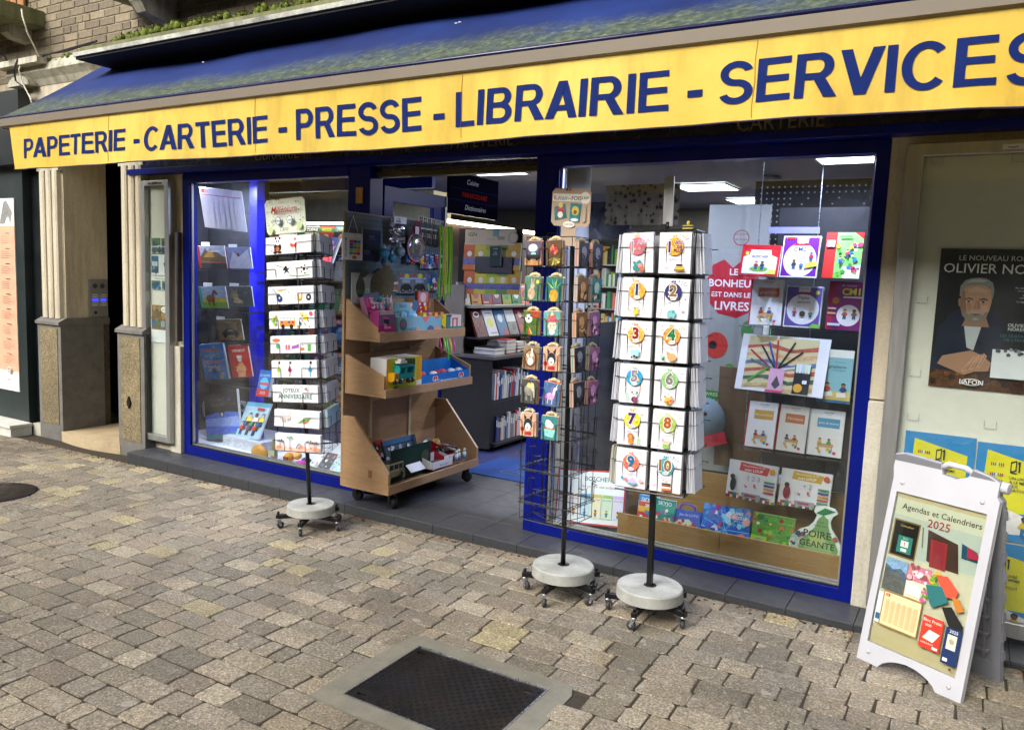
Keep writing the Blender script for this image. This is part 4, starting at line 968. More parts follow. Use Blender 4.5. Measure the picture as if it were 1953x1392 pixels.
def row_art(i, w, h):
    A = Art(w, h); A.r(0, 0, 1, 1, 'dedee2')
    cur = lambda u, v, c='b9bac4': A.t('Bon Anniversaire', u, v, .09, c, .42, shear=.35)
    if i == 0:
        A.e(.27, .38, .085, '17171a', ry=.075).e(.27, .72, .06, 'f4f4f4').e(.225, .92, .02, '17171a').e(.315, .92, .02, '17171a').e(.245, .75, .016, '17171a').e(.295, .75, .016, '17171a').e(.27, .3, .04, 'a85a30', ph=1).e(.22, .1, .045, '17171a', ry=.02).e(.32, .1, .045, '17171a', ry=.02)
        A.p([(.62, .5), (.56, .62), (.55, .42), (.6, .35), (.57, .22), (.62, .4), (.68, .25), (.68, .45), (.7, .6)], 'c44a22').e(.65, .8, .02, 'd07a8a'); cur(.72, .18); A.scatter(.05, .1, .95, .9, 14, ['d9b0b8', 'b9d0c0', 'cc5a4a'], .012, 3)
    if i == 1:
        for k in range(4): A.l(.18+.05*k, .85-.05*k, .26+.05*k, .8-.06*k, .006, '3a3a40')
        A.p([(.40, .7), (.44, .78), (.47, .6), (.53, .66), (.47, .5), (.52, .3), (.45, .42), (.38, .28), (.42, .5), (.36, .5)], '1a1a1c').e(.83, .52, .075, 'f4f4f4').e(.83, .52, .03, '1a1a1c', n=6)
        for k in range(5): A.e(.83+.062*cos(k*1.256), .52+.062*sin(k*1.256)*w/h, .016, '1a1a1c', n=6)
        A.l(.5, .22, .72, .14, .012, '6fae3a').l(.72, .14, .95, .2, .01, '6fae3a').r(0, 0, .25, .12, 'dfead2').scatter(.6, .4, .68, .7, 4, ['d9a42a', 'c0392b'], .012, 5); cur(.72, .85)
    if i == 2:
        A.l(.1, .9, .25, .45, .012, '2c3a4a').e(.27, .3, .06, '26406a', ry=.055).e(.24, .45, .045, '26406a').e(.26, .36, .015, 'e8e8e8').p([(.2, .85), (.42, .88), (.42, .82), (.34, .8), (.3, .72), (.22, .8)], 'dba63a')
        A.p([(.64, .7), (.68, .62), (.7, .35), (.76, .25), (.77, .6), (.74, .62), (.73, .4), (.7, .15), (.66, .2)], 'dba63a').e(.9, .38, .055, '1c2436').e(.9, .38, .02, 'c8d4e4').scatter(.4, .3, .62, .7, 8, ['3a3a44'], .01, 2); cur(.72, .85)
    if i == 3:
        A.r(.24, .12, .58, .46, 'e58a2a').r(.24, .46, .58, .66, '9fcf9a').e(.31, .12, .04, '202022').e(.50, .12, .04, '202022')
        for k in range(4): A.r(.26+k*.08, .47, .32+k*.08, .6, 'dff0f4').e(.29+k*.08, .38, .022, ['7a4a8a', 'c98f66', '3a5a8a', 'c0392b'][k])
        A.e(.82, .62, .05, 'd8d23a').e(.73, .82, .035, 'e4c46a').e(.93, .85, .035, 'd0485e').l(.66, .3, .72, .5, .01, '222').l(.64, .4, .74, .4, .01, '222') if False else A.e(.82, .62, .05, 'd8d23a').e(.73, .82, .035, 'e4c46a').e(.93, .85, .035, 'd0485e')
        A.scatter(.6, .1, .95, .5, 10, ['8a5aa0', 'c0a83a', '4a4a50'], .02, 4); A.scatter(.04, .1, .2, .9, 8, ['c8c23a', '8ab84a'], .03, 6); cur(.45, .84)
    if i == 4:
        A.e(.13, .75, .09, 'e0653f', ry=.03).l(.13, .7, .13, .3, .008, '3f9a6a').e(.17, .4, .04, '4aa86a').r(.34, .2, .44, .48, 'ee4f6a').r(.38, .2, .4, .48, 'f6c9d2').p([(.48, .4), (.64, .52), (.64, .3), (.48, .22)], 'a05aa8').r(.67, .14, .76, .3, 'ee7a2a').r(.83, .1, .90, .5, '5aa84a').scatter(.1, .15, .95, .9, 12, ['7a8a9a', 'd0c0a0'], .01, 7); cur(.6, .82)
    if i == 5:
        for u, c in ((.16, '8ac23a'), (.41, '8a1f4a'), (.86, '2a8fc4')):
            A.p([(u, .75), (u-.04, .4), (u, .3), (u-.01, .05), (u+.01, .05), (u+.015, .3), (u+.05, .42)], c).e(u+.01, .82, .02, 'c98f66').e(u+.02, .88, .022, '2a1c14').p([(u+.02, .65), (u+.08, .85), (u+.1, .6), (u+.03, .55)], 'd9e4e4')
        A.scatter(.1, .2, .95, .9, 8, ['b8b8c0'], .008, 9); cur(.7, .14)
    if i == 6:
        A.t('JOYEUX', .42, .70, .22, '4f7a76', .6, .035, sp=1.15).t('ANNIVERSAIRE', .5, .34, .25, '4f7a76', .88, .035, sp=1.1)
        A.scatter(.03, .02, .97, .12, 26, ['4f7a76', 'b8c8c4', 'c08a90'], .007, 3).scatter(.03, .85, .97, .97, 22, ['4f7a76', 'b8c8c4'], .008, 4).p([(.74, .8), (.8, .9), (.79, .7)], '8f4a4a')
    if i == 7:
        A.e(.26, 1.0, .12, 'd8b8b0', a0=180, a1=360).e(.26, 1.0, .10, 'f0f0f2', a0=180, a1=360)
        for k in range(7): A.p([(.15+k*.037, .78-.05*(3-abs(3-k))), (.14+k*.037, .4-.06*(3-abs(3-k))), (.16+k*.037, .4-.06*(3-abs(3-k)))], ['b0907a', 'c9b0a0', '8a6a58'][k % 3])
        A.p([(.52, .25), (.66, .55), (.82, .62), (.76, .4), (.62, .3)], '6a9a4a').p([(.64, .26), (.8, .52), (.74, .3)], 'e0653f').scatter(.42, .1, .6, .3, 6, ['9a8a8a'], .01, 4).scatter(.05, .1, .95, .9, 12, ['c8b8b0', '8a8a92'], .007, 6); cur(.66, .84)
    if i == 8:
        A.r(0, 0, 1, .2, 'f0c4b0').scatter(0, .12, 1, .28, 26, ['f2b49a', 'e89a80'], .03, 3)
        for u, c, k in ((.12, '4a5a58', .7), (.34, '5aa88a', 1), (.78, '4a5a48', .75), (.9, '5a4a40', .7)):
            A.l(u, .12, u+.01, .75*k, .01, 'b07a60')
            for t in range(7): an = t*.9; A.p([(u+.01, .75*k), (u+.01+.05*cos(an), .75*k+.05*sin(an)*w/h+.03), (u+.01+.09*cos(an), .75*k+.04*sin(an)*w/h-.05)], c)
        A.l(.5, .2, .58, .5, .02, '6a7a88').l(.5, .2, .6, .2, .008, '6a7a88').scatter(.45, .3, .7, .6, 8, ['5a6a7a'], .008, 7); cur(.6, .84)
    return A
desc1 = ['panda and butterfly card', 'football player card', 'blue guitar and saxophone card', 'orange holiday bus card', 'presents and red parasol card', 'three fairies card', 'green JOYEUX ANNIVERSAIRE card', 'dreamcatcher card', 'palm beach card']
M1 = r1.matrix_world @ Mt1
for i, z in enumerate(rows1):
    for k in (0, 1, 2):
        Fk = RZ(120*k) @ T(-FW/2+.01, -IN, z); inst('wire_pocket', P1, r1, Mt1 @ Fk)
    w, h = FW-.03, .100
    stack(M1 @ T(-FW/2+.016, -IN-.027, z+.003) @ RX(-R.uniform(1, 4)) @ RY(R.uniform(-1, 1)), w, h, 5, .022, row_art(i, w, h), 'white long %s at the front of the left card rack' % desc1[i], group='long cards on the left card rack', seed=i)
    if i < 8:
        pl = ['topmost', 'second', 'third', 'fourth', 'fifth', 'sixth', 'seventh', 'eighth'][i]
        stack(M1 @ RZ(120) @ T(-FW/2+.02, -IN-.030, z+.004) @ RX(-2), w, h, 6, .028, None, 'blank white card pack on the left rack\'s right side, %s from top' % pl, group='card packs on the right side of the left card rack', seed=40+i, tones=('c2c7d2', 'd0d4dc', 'b4bac6') if i != 7 else ('9fc4e0', 'd8e6ea', 'e8e4c8'))
# header sign
w, h = .315, .205
A = Art(w, h); pts = [(.06, 0), (.94, 0), (1, .1), (1, .9), (.94, 1), (.06, 1), (0, .9), (0, .1)]
A.p(pts, 'dfe6d6').p([(.03, .03), (.97, .03), (.97, .3), (.6, .5), (.4, .2), (.03, .35)], 'e6edd8').scatter(.04, .05, .22, .95, 34, ['7fa87a', '5a8a8a', 'b8cf9a', 'c0a0a8'], .012, 3).scatter(.78, .05, .97, .95, 34, ['7fa87a', '5a8a8a', 'b8cf9a', '8a6a78'], .012, 4)
A.e(.15, .14, .06, 'c8dc9c').e(.88, .2, .06, 'c8dc9c').t('Millénium', .52, .70, .24, 'a8322a', .66, .006, shear=.4).l(.3, .58, .56, .545, .01, 'a8322a')
for cu in (.36, .66):
    for k in range(8): A.e(cu+.055*cos(k*.785), .385+.055*sin(k*.785)*w/h, .025, '4f7c98', n=10)
    A.e(cu, .385, .062, 'e6ecea')
A.t('Dire', .36, .385, .07, '2f4f68', .12, shear=.3).t('Joie', .66, .385, .07, '2f4f68', .12, shear=.3).t('Caro', .51, .15, .12, '3a3a3a', .22, shear=.3).r(.35, .955, .39, .985, '2a3a7a').r(.41, .955, .45, .985, 'a83a3a')
m = MB().col('dfe4d8'); m.prism([(u*w, v*h) for u, v in pts]+[], 0, .003); m.box(w*.3, w*.75, .0005, .0025, -.05, 0)
s = m.build('header_sign', M_card, None, M1 @ T(-.23, -.06, rows1[0]+.125) @ RX(3)); tag(s, 'pale green rounded header sign above the left card rack', 'sign'); A.build(s)
MB().tube([(-.06, -.05, rows1[0]+.12), (-.06, -.05, rows1[0]+.16), (.0, -.05, rows1[0]+.16), (.0, -.05, rows1[0]+.12)], .002, 4).build('sign_clip', M_metal_c, r1, Mt1)

# ---- right rack: upright age cards
R3B = (-1.197, 3.372); r3 = rack_base('card_rack', R3B, 0, 'wire rack of white numbered age cards before the right window', .152, (199, 271, 343, 55, 127))
GZ = -G(R3B[0]); T3 = 1.1; Mt3 = T(.032, 0, 0) @ RY(-T3) @ RZ(2.5)
MB().box(-.0125, .0125, -.0125, .0125, .09, 1.80).build('pole', M_black, r3, RY(-T3), bevel=.002)
rows3 = [1.540-.1915*i+GZ for i in range(6)]; HD = .075; HW = .146
C3 = [(-.176, .139), (-.014, .139)]      # left edge, width of the two columns
P3 = pocket_mb(.142, .172, .030, (.24, .72), .66).mesh('wire_pocket', M_metal_c)
cg = MB()
for x in (-HW-.03, -.022, HW-.012, -HW+.05, .06):
    cg.tube([(x, -HD, rows3[-1]-.012), (x, -HD, rows3[0]+.19)], .0022, 4); cg.tube([(x, HD, rows3[-1]-.012), (x, HD, rows3[0]+.19)], .0022, 4)
for z in [r-.006 for r in rows3]+[rows3[0]+.188]: cg.tube([(-HW-.03, -HD, z), (HW-.012, -HD, z), (HW-.012, HD, z), (-HW-.03, HD, z)], .0026, 4, closed=True)
cg.box(-HW-.03, HW-.012, -HD-.001, -HD+.002, rows3[0]+.186, rows3[0]+.194); cg.tube([(-HW-.032, -HD-.034, rows3[-1]-.012), (HW-.01, -HD-.034, rows3[-1]-.012), (HW-.006, HD, rows3[-1]-.012)], .004, 5)
for z in rows3: cg.box(-HW, HW-.02, -.004, .004, z-.02, z-.004)
cg.build('wire_cage', M_metal_c, r3, Mt3)
M3 = r3.matrix_world @ Mt3
MB().box(-HW-.02, HW-.02, -.003, .003, rows3[-1], rows3[0]+.17).build('grey_divider', simple('grey_card_divider', '8f8f92', .7), r3, Mt3)
ages = [('1 AN', 'e0607a', '8d8f94', 'f1b84a'), ('1 AN', 'e8a02a', '4a1f7a', 'd9b21f'), ('1', 'e8a13a', '163c6a', 'e3a13a'), ('2', '2b2f6a', '8a6a35', '2a4a8a'), ('3', 'f0b04a', '8c1c22', 'e07a5a'), ('4', 'e58a3a', '17703a', 'd9a21f'), ('5', '2a9ac0', '8f7f86', 'e9c23a'), ('6', '8cb87a', '77756c', '7aa86a'), ('7', 'd9cf3a', '3d1a66', 'e0a92a'), ('8', '9fba5a', 'a8551c', 'c0c84a'), ('9', 'e4705a', '1c6a96', 'e58a7a'), ('10', '3a9aa8', '85683a', '3a8a9a')]
def age_art(i, w, h):
    txt, disc, num, ac = ages[i]; A = Art(w, h); A.r(0, 0, 1, 1, 'dddde2'); wv = w/h
    A.dots(.5, .665, .33, .40, 22, [disc, num, ac, '6a6a74'], .010, i).dots(.5, .665, .31, .45, 10, [ac, 'c9c9cf'], .016, i+20)
    A.e(.5, .665, .27, disc, 1).scatter(.34, .58, .66, .76, 7, [ac, 'f4e0b0'], .04, i+4)
    A.e(.5, .665, .30, disc, n=30) if False else None
    if txt == '1 AN': A.t('1', .34, .655, .27, 'f4f4f4', .5, .05).t('1', .34, .655, .26, num, .5, .03).t('AN', .62, .765, .10, 'f4f4f4', .5, .05).t('AN', .62, .765, .095, num, .5, .02).t('DE', .66, .655, .07, num, .5, .02).t('PLUS', .62, .565, .075, num, .42, .02)
    else:
        A.t(txt, .5, .70, .275, 'f4f4f4', .66, .07).t(txt, .5, .70, .265, num, .62, .045)
        A.e(.52, .505, .10, 'f4f4f4', ry=.055).t('AN' if i == 2 else 'ANS', .52, .505, .045, '4a4a50', .2, .01)
    A.p([(.42, .90), (.46, .955), (.5, .915), (.54, .955), (.58, .90)], ac)
    if i % 2: A.l(.80, .86, .90, .93, .012, disc).l(.84, .83, .95, .86, .012, num).l(.76, .90, .80, .96, .012, ac)
    A.t('Bon Anniversaire', .5, .375, .045, 'b4b6c2', .62, shear=.4)
    if i == 0: A.scatter(.38, .08, .66, .26, 10, ['e0653f', 'e8a090', '3a8a8a'], .08, 3)
    if i == 1:
        for k in range(3): A.r(.6-.02-.03*(2-k), .06+.06*k, .78+.03*(2-k), .11+.06*k, ['8a6a20', 'c9a22a', '2a2420'][k]); A.r(.58, .1, .8, .12, 'e8c23a')
        A.scatter(.2, .15, .4, .3, 4, ['c9b8d9'], .03, 4)
    if i == 2: A.p([(.42, .06), (.44, .2), (.5, .27), (.56, .2), (.6, .06), (.55, .1), (.5, .05)], 'e8c83a').scatter(.2, .1, .8, .28, 7, ['e0a0a8', '3a4a6a', 'a8c87a'], .03, 5)
    if i == 3: A.e(.5, .13, .14, '7ac0c4', ry=.11).r(.38, .02, .45, .1, '7ac0c4').r(.54, .02, .61, .1, '7ac0c4').e(.56, .18, .05, '4a9aa4').e(.44, .17, .012, '222222').l(.16, .05, .2, .26, .02, 'e08aa0').e(.82, .24, .05, 'f0d8dc')
    if i == 4: A.scatter(.34, .14, .66, .26, 9, ['8fd0e4', 'a8dcec'], .08, 6); A.e(.5, .11, .04, '1c1c20').e(.42, .08, .03, '1c1c20').e(.58, .08, .03, '1c1c20').scatter(.25, .05, .8, .25, 6, ['c9b0b8'], .012, 3)
    if i == 5: A.e(.55, .14, .15, 'eaa46a', ry=.12).e(.45, .2, .07, 'eaa46a').e(.4, .25, .03, 'd8844a').e(.43, .21, .012, '222222').e(.22, .16, .07, 'b8d8c0').e(.28, .07, .04, '3a7a5a')
    if i == 6: A.e(.54, .23, .10, 'f4f4f4').e(.54, .1, .1, '2a2a2e', ry=.09).e(.56, .1, .07, 'a03a6a').e(.46, .28, .03, '2a2a2e').e(.62, .28, .03, '2a2a2e').e(.5, .235, .022, '2a2a2e').e(.59, .235, .022, '2a2a2e').l(.27, .05, .29, .3, .02, '7ab89a').l(.33, .05, .32, .26, .02, '8ac8a8')
    if i == 7: A.e(.5, .14, .12, 'f0b84a', ry=.11).e(.5, .1, .06, 'b8702a').e(.4, .24, .04, 'e09a3a').e(.6, .24, .04, 'e09a3a').scatter(.2, .08, .85, .26, 6, ['d03a4a', 'c04a5a'], .03, 7)
    if i == 8: A.e(.47, .24, .10, 'b5652a').e(.47, .23, .065, 'eaa052').r(.40, .05, .55, .17, 'e58a3a').e(.44, .245, .01, '222222').e(.5, .245, .01, '222222').scatter(.6, .05, .8, .22, 8, ['a8cf9a', 'c8dca0'], .04, 8)
    if i == 9: A.r(.40, .04, .6, .16, '8ac05a').p([(.38, .18), (.36, .3), (.44, .25), (.56, .25), (.63, .3), (.6, .16), (.5, .12)], 'f0c8b0').p([(.36, .3), (.4, .2), (.44, .25)], 'e0858a').e(.46, .2, .012, '222222').e(.54, .2, .012, '222222').scatter(.2, .05, .85, .25, 9, ['9fb0dc', '6a8a5a'], .02, 9)
    if i == 10: A.e(.24, .25, .05, '3aa0d0').e(.36, .22, .06, 'd88aa0').p([(.4, .14), (.6, .30), (.75, .14)], 'c9b8e0').p([(.38, .14), (.78, .14), (.58, .06)], '4aa8c0').e(.58, .11, .03, 'e0704a').e(.86, .22, .06, 'f0b0b4')
    if i == 11:
        for k, c in enumerate(('8a2f2a', 'c98a3a', 'f0e0d0', '9a3a2a', '3a2a20')): A.r(.42, .03+.045*k, .72, .068+.045*k, c)
        A.e(.57, .29, .03, 'e8c23a').l(.15, .12, .22, .2, .012, 'd0707a').l(.14, .18, .24, .16, .012, 'd0707a')
    return A
names3 = ['pink "1 AN DE PLUS" card at top left', 'orange "1 AN DE PLUS" card at top right', 'orange age 1 card', 'dark blue age 2 card', 'age 3 card with a red number', 'age 4 card with a green number', 'age 5 card on a blue disc', 'age 6 card on a pale green disc', 'age 7 card with a purple number', 'age 8 card with a brown number', 'age 9 card with a blue number', 'age 10 card on a teal disc']
for r_, z in enumerate(rows3):
    for c_ in range(2):
        i = r_*2+c_; x0, w = C3[c_]; h = .172; dx = .006*(r_-2)*0
        inst('wire_pocket', P3, r3, Mt3 @ T(x0-.003, -HD, z))
        o = stack(M3 @ T(x0+R.uniform(-.003, .003), -HD-.031-R.uniform(0, .004), z+.002) @ RX(-R.uniform(.5, 3)) @ RY(R.uniform(-2.2, 2.2)), w, h, 6, .026, age_art(i, w, h), '%s on the right card rack' % names3[i], group='age cards on the right card rack', seed=i*3)
        inst('wire_pocket', P3, r3, Mt3 @ RZ(180) @ T(x0-.003, -HD, z))
    pl = ['topmost', 'second', 'third', 'fourth', 'fifth', 'sixth'][r_]
    for sgn, side in ((-1, 'left'), (1, 'right')):
        Ms = Mt3 @ RZ(90*sgn) @ T(-HD+.002, -(HW+.03 if sgn < 0 else HW-.012)-.0, z); inst('wire_pocket', P3, r3, Ms)
        M = r3.matrix_world @ Ms @ T(.004, -.052 if sgn < 0 else -.042, .003) @ RX(-4)
        stack(M, .132, .17, 8 if sgn < 0 else 7, .050 if sgn < 0 else .038, None, '%s edge-on pack of white cards on the right rack, %s side' % (pl, side), group='edge-on card packs on the right card rack', seed=70+r_+sgn, fan=2.6, tones=('c9ccd4', 'b4b8c2', 'd4d6dc') if not (sgn < 0 and r_ == 5) else ('b9b8a8', 'cfcfc6', 'a8a89a'))
# tall worn plate standing on the rack and the little yellow clip
Ms = M3 @ T(0, 0, 0); zt = rows3[0]+.2
o = MB().box(-.022, .022, -.004, .002, 0, .215).build('sign_plate', M_alu, r3, Mt3 @ T(-.015, 0, zt+.012)); 
MB().tube([(-.015, 0, zt-.01), (-.015, 0, zt+.03)], .009, 8).build('sign_holder', M_black, r3, Mt3)
c = MB(); c.col('b9a83a').box(-.022, .022, -.008, .008, 0, .016).col('2c2a22').box(-.024, .024, -.009, .009, .006, .012).col('c9b93a').lathe([(.004, .016), (.007, .022), (.006, .032), (0, .036)], 8)
o = c.build('bulldog_clip', M_plas, None, M3 @ T(.098, -HD, rows3[0]+.192)); tag(o, 'small yellow clip on the top rail of the right card rack', 'clip')

# ---- middle rack: small embroidered-look picture cards, partly empty
R2B = (-1.652, 3.380); r2 = rack_base('card_rack', R2B, 0, 'half-empty black wire rack with small picture cards on a concrete base', .152, (199, 271, 343, 55, 127))
GZ = -G(R2B[0]); Y2 = -6; Mt2 = T(-.05, 0, 0) @ RY(-.8) @ RZ(Y2)
MB().tube([(0, 0, .09), (0, 0, 1.74)], .0125, 10).build('pole', M_black, r2, RY(-1))
rows2 = [1.558-.1625*i+GZ for i in range(8)]; H2 = .13
P2 = pocket_mb(.104, .112, .028, (.16, .84), .72).mesh('wire_pocket', M_metal_c)
cg = MB()
for k in range(4):
    for u in (-H2, -H2/2, 0, H2/2): cg.tube([RZ(90*k) @ Vector((u, -H2+.004, rows2[-1]-.09)), RZ(90*k) @ Vector((u, -H2+.004, rows2[0]+.135))], .0019, 4)
for z in rows2+[rows2[0]+.135, rows2[-1]-.09]:
    cg.tube([RZ(45+90*k) @ Vector((H2*1.41, 0, z)) for k in range(4)], .0022, 4, closed=True)
    cg.tube([(-H2, 0, z), (H2, 0, z)], .002, 4); cg.tube([(0, -H2, z), (0, H2, z)], .002, 4)
cg.build('wire_cage', M_metal_c, r2, Mt2)
cone = MB()
for k in range(8): a = k*pi/4; cone.tube([(H2*1.1*cos(a), H2*1.1*sin(a), rows2[-1]-.09), (.02*cos(a), .02*sin(a), rows2[-1]-.12)], .002, 4)
cone.build('basket_bottom', M_metal_c, r2, Mt2)
M2 = r2.matrix_world @ Mt2
def pc(kind, w, h, seed):
    A = Art(w, h); q = random.Random(seed)
    bgc = dict(car='5a5568', rose='5a4a30', rabbit='4f7a64', pine='2f6a66', ball='4a6a2a', cat='5f9a96', cameo='8a7055', husky='c9a283', eleph='4a4a42', uni='4a6a8f', cup='3f7f80', brown='7a5a3a', dark='2c3038', pink='8a5a7a', teal='3a7a78')[kind]
    A.r(0, 0, 1, 1, bgc, 1)
    if kind == 'car': A.r(0, 0, 1, .3, 'b08355', 1).e(.5, .72, .28, 'e4d8e8', 1, ry=.2).p([(.1, .25), (.15, .4), (.3, .45), (.4, .55), (.7, .55), (.8, .42), (.95, .38), (.95, .25)], '2a2a30', 1).p([(.36, .44), (.42, .53), (.66, .53), (.72, .44)], '8fd0d0').e(.28, .25, .08, '0e0e10').e(.76, .25, .08, '0e0e10')
    if kind == 'rose':
        for k in range(12): a = k*2.4; A.e(.5+.03*k**.7*cos(a), .62+.03*k**.7*sin(a), .22-.014*k, ['a83a30', 'c45a48', 'd87a62', '8a2620'][k % 4], 1)
        for k in range(6): a = -2.8+k*.5; A.p([(.5, .3), (.5+.4*cos(a)-.05, .25+.3*sin(a)), (.5+.45*cos(a)+.08, .3+.28*sin(a))], ['c9b45a', '8a8a3a'][k % 2], 1)
    if kind == 'rabbit': A.e(.45, .3, .22, 'c0a488', 1, ry=.3).e(.5, .62, .13, 'cbb095', 1).p([(.42, .68), (.36, .95), (.46, .9), (.5, .7)], 'c0a488', 1).p([(.5, .7), (.55, .97), (.62, .9), (.58, .68)], 'b09478', 1).e(.54, .64, .02, '1c1410').e(.8, .8, .1, 'd0c85a', 1)
    if kind == 'pine':
        A.e(.5, .25, .26, 'c99a3a', 1, ry=.33)
        for k in range(9): a = .2+k*.34; A.p([(.42, .5), (.5+.5*cos(a), .55+.45*sin(a)), (.6, .5)], ['2f8a7a', '4aa890', '1f5a50', 'a8b84a'][k % 4], 1)
    if kind == 'ball': A.e(.35, .68, .22, 'f0f0ee').e(.35, .68, .07, '1a1a1c', n=5).e(.2, .75, .05, '1a1a1c', n=5).e(.46, .8, .05, '1a1a1c', n=5); [A.p([(.35, .4), (.3+.6*cos(k*.3), .35-.35*sin(k*.3)), (.4+.6*cos(k*.3), .35-.33*sin(k*.3))], ['e0c03a', 'c0392b', '2f8a3a', '2a6aa8'][k % 4], 1) for k in range(7)]; A.r(.5, .75, 1, 1, 'a83a2a', 1)
    if kind == 'cat': A.e(.5, .38, .26, 'e8c8b8', 1, ry=.26).e(.5, .62, .42, 'a84a48', 1, ry=.09).p([(.25, .62), (.3, .86), (.5, .92), (.72, .86), (.76, .62)], 'b8545a', 1).p([(.4, .8), (.5, 1.0), (.62, .85)], 'e8d8a0', 1).e(.41, .42, .035, '2f8a8a').e(.6, .42, .035, '2f8a8a').e(.5, .33, .02, 'c06a6a').p([(.3, .12), (.5, .02), (.7, .12), (.6, .22), (.4, .22)], 'f0e0d8', 1)
    if kind == 'cameo': A.e(.48, .48, .38, '5a3f28', 1, ry=.48).e(.48, .48, .30, 'a8855f', 1, ry=.38).e(.5, .35, .17, 'f0e8dc', 1, ry=.2).e(.56, .62, .1, 'f4ece2', 1).p([(.5, .68), (.5, .92), (.6, .88), (.62, .7)], 'e8dccc', 1).p([(.35, .45), (.2, .65), (.4, .6)], 'f0e8dc', 1)
    if kind == 'husky': A.e(.5, .5, .26, '2c2c34', 1, ry=.32).p([(.28, .65), (.22, .95), (.42, .8)], '2c2c34', 1).p([(.72, .65), (.8, .95), (.6, .8)], '2c2c34', 1).e(.5, .4, .17, 'f2eee8', 1, ry=.2).e(.5, .36, .045, '17171a').e(.41, .54, .03, '5a9ac8').e(.6, .54, .03, '5a9ac8').r(.3, .05, .72, .2, 'b02a24', 1).e(.16, .3, .12, 'b02a24')
    if kind == 'eleph': A.e(.5, .55, .3, '8f8f84', 1, ry=.28).r(.28, .1, .40, .5, '82827a', 1).r(.6, .1, .72, .5, '82827a', 1).p([(.6, .6), (.62, .9), (.78, .85), (.84, .6), (.88, .25), (.8, .25), (.74, .5)], 'c9c4a8', 1).e(.5, .75, .14, 'd8c87a', 1)
    if kind == 'uni': A.e(.45, .42, .25, 'e0a8c8', 1, ry=.18).p([(.55, .5), (.62, .8), (.78, .86), (.86, .72), (.74, .7), (.7, .45)], 'f0d0e0', 1).p([(.2, .5), (.05, .3), (.1, .15), (.3, .42)], 'a86ab8', 1).p([(.6, .82), (.5, .5), (.45, .75), (.6, .92)], '8a6ac8', 1).p([(.74, .86), (.86, 1), (.8, .84)], 'f4e8b0').r(.3, .1, .36, .35, 'e0a8c8').r(.56, .1, .62, .35, 'e0a8c8')
    if kind == 'cup': A.p([(.15, .45), (.25, .15), (.75, .1), (.88, .45)], '8fcfc8', 1).e(.5, .5, .38, 'c06a4a', 1, ry=.06).e(.45, .66, .2, 'f2f0ec', 1).e(.62, .6, .14, 'e8e6e0', 1).e(.4, .75, .12, 'f6f4f0', 1)
    if kind in ('brown', 'dark', 'pink', 'teal'): A.e(.5, .6, .25, dict(brown='c9955a', dark='8a8a92', pink='c08ab0', teal='a8c8b0')[kind], 1, ry=.3).scatter(.1, .05, .9, .5, 10, dict(brown=['3a2416', 'd8b070'], dark=['4a4a52', '1a1a1c'], pink=['5a2a4a', 'e0c0d0'], teal=['1f4a4a', 'e0c08a'])[kind], .12, seed, 1)
    return A
ROWS2 = [('car', 'rose', 'dark', 'dark'), ('rabbit', 'pine', 'brown', 'teal'), ('ball', 'cat', 'brown', 'pink'), ('cameo', 'husky', 'dark', 'pink'), ('eleph', 'uni', 'dark', 'pink'), ('husky', 'cup', None, None)]
D2 = dict(car='vintage car', rose='red rose', rabbit='beige rabbit', pine='pineapple', ball='football', cat='cat in a red hat', cameo='white dove cameo', husky='husky dog', eleph='elephant', uni='pink unicorn', cup='flower bowl', brown='brown animal', dark='dark grey portrait', pink='pink and purple', teal='teal figure')
pls = ['top', 'second', 'third', 'fourth', 'fifth', 'sixth']
for k in range(4):
    for r_, z in enumerate(rows2):
        for c_ in range(2):
            u = -H2+.008+c_*.122; inst('wire_pocket', P2, r2, Mt2 @ RZ(90*k) @ T(u, -H2, z))
for r_, ks in enumerate(ROWS2):
    for f in range(2):
        for c_ in range(2):
            kd = ks[f*2+c_]
            if not kd: continue
            u = -H2+.012+c_*.122; w, h = .092, .112
            face = 'left' if f == 0 else 'right'; col_ = ('outer', 'inner')[c_] if f == 0 else ('inner', 'outer')[c_]
            o = stack(M2 @ RZ(90*f) @ T(u, -H2-.026, rows2[r_]+.003) @ RX(-R.uniform(0, 3)) @ RY(R.uniform(-4, 4)), w, h, 5, .022, pc(kd, w, h, r_*4+f*2+c_), '%s card, half-empty rack, %s face, %s row, %s pocket' % (D2[kd].replace('cat in a red hat', 'red-hatted cat').replace('pink and purple', 'pink-purple'), face, pls[r_], col_), group='small picture cards on the half-empty rack', seed=r_*7+c_, tones=('c9a890', 'd8c8b8', ['e08aa0', '9ac0d8', 'f0a070', '8ad0c8', 'd03a3a', 'b8d0e8'][r_]), fan=1.5)
            # cream embroidered tuft envelope behind the card
            m = MB().col('c9bd94' if f == 0 else 'a89a78')
            q = random.Random(r_*5+c_); 
            for t in range(7): m.sphere((w*(.22+.09*t), .012+q.uniform(0, .008), h+.004+.010*sin(pi*(t+.5)/7)), .009, n=6, m=4)
            m.build('lace_edge', M_matte, o)
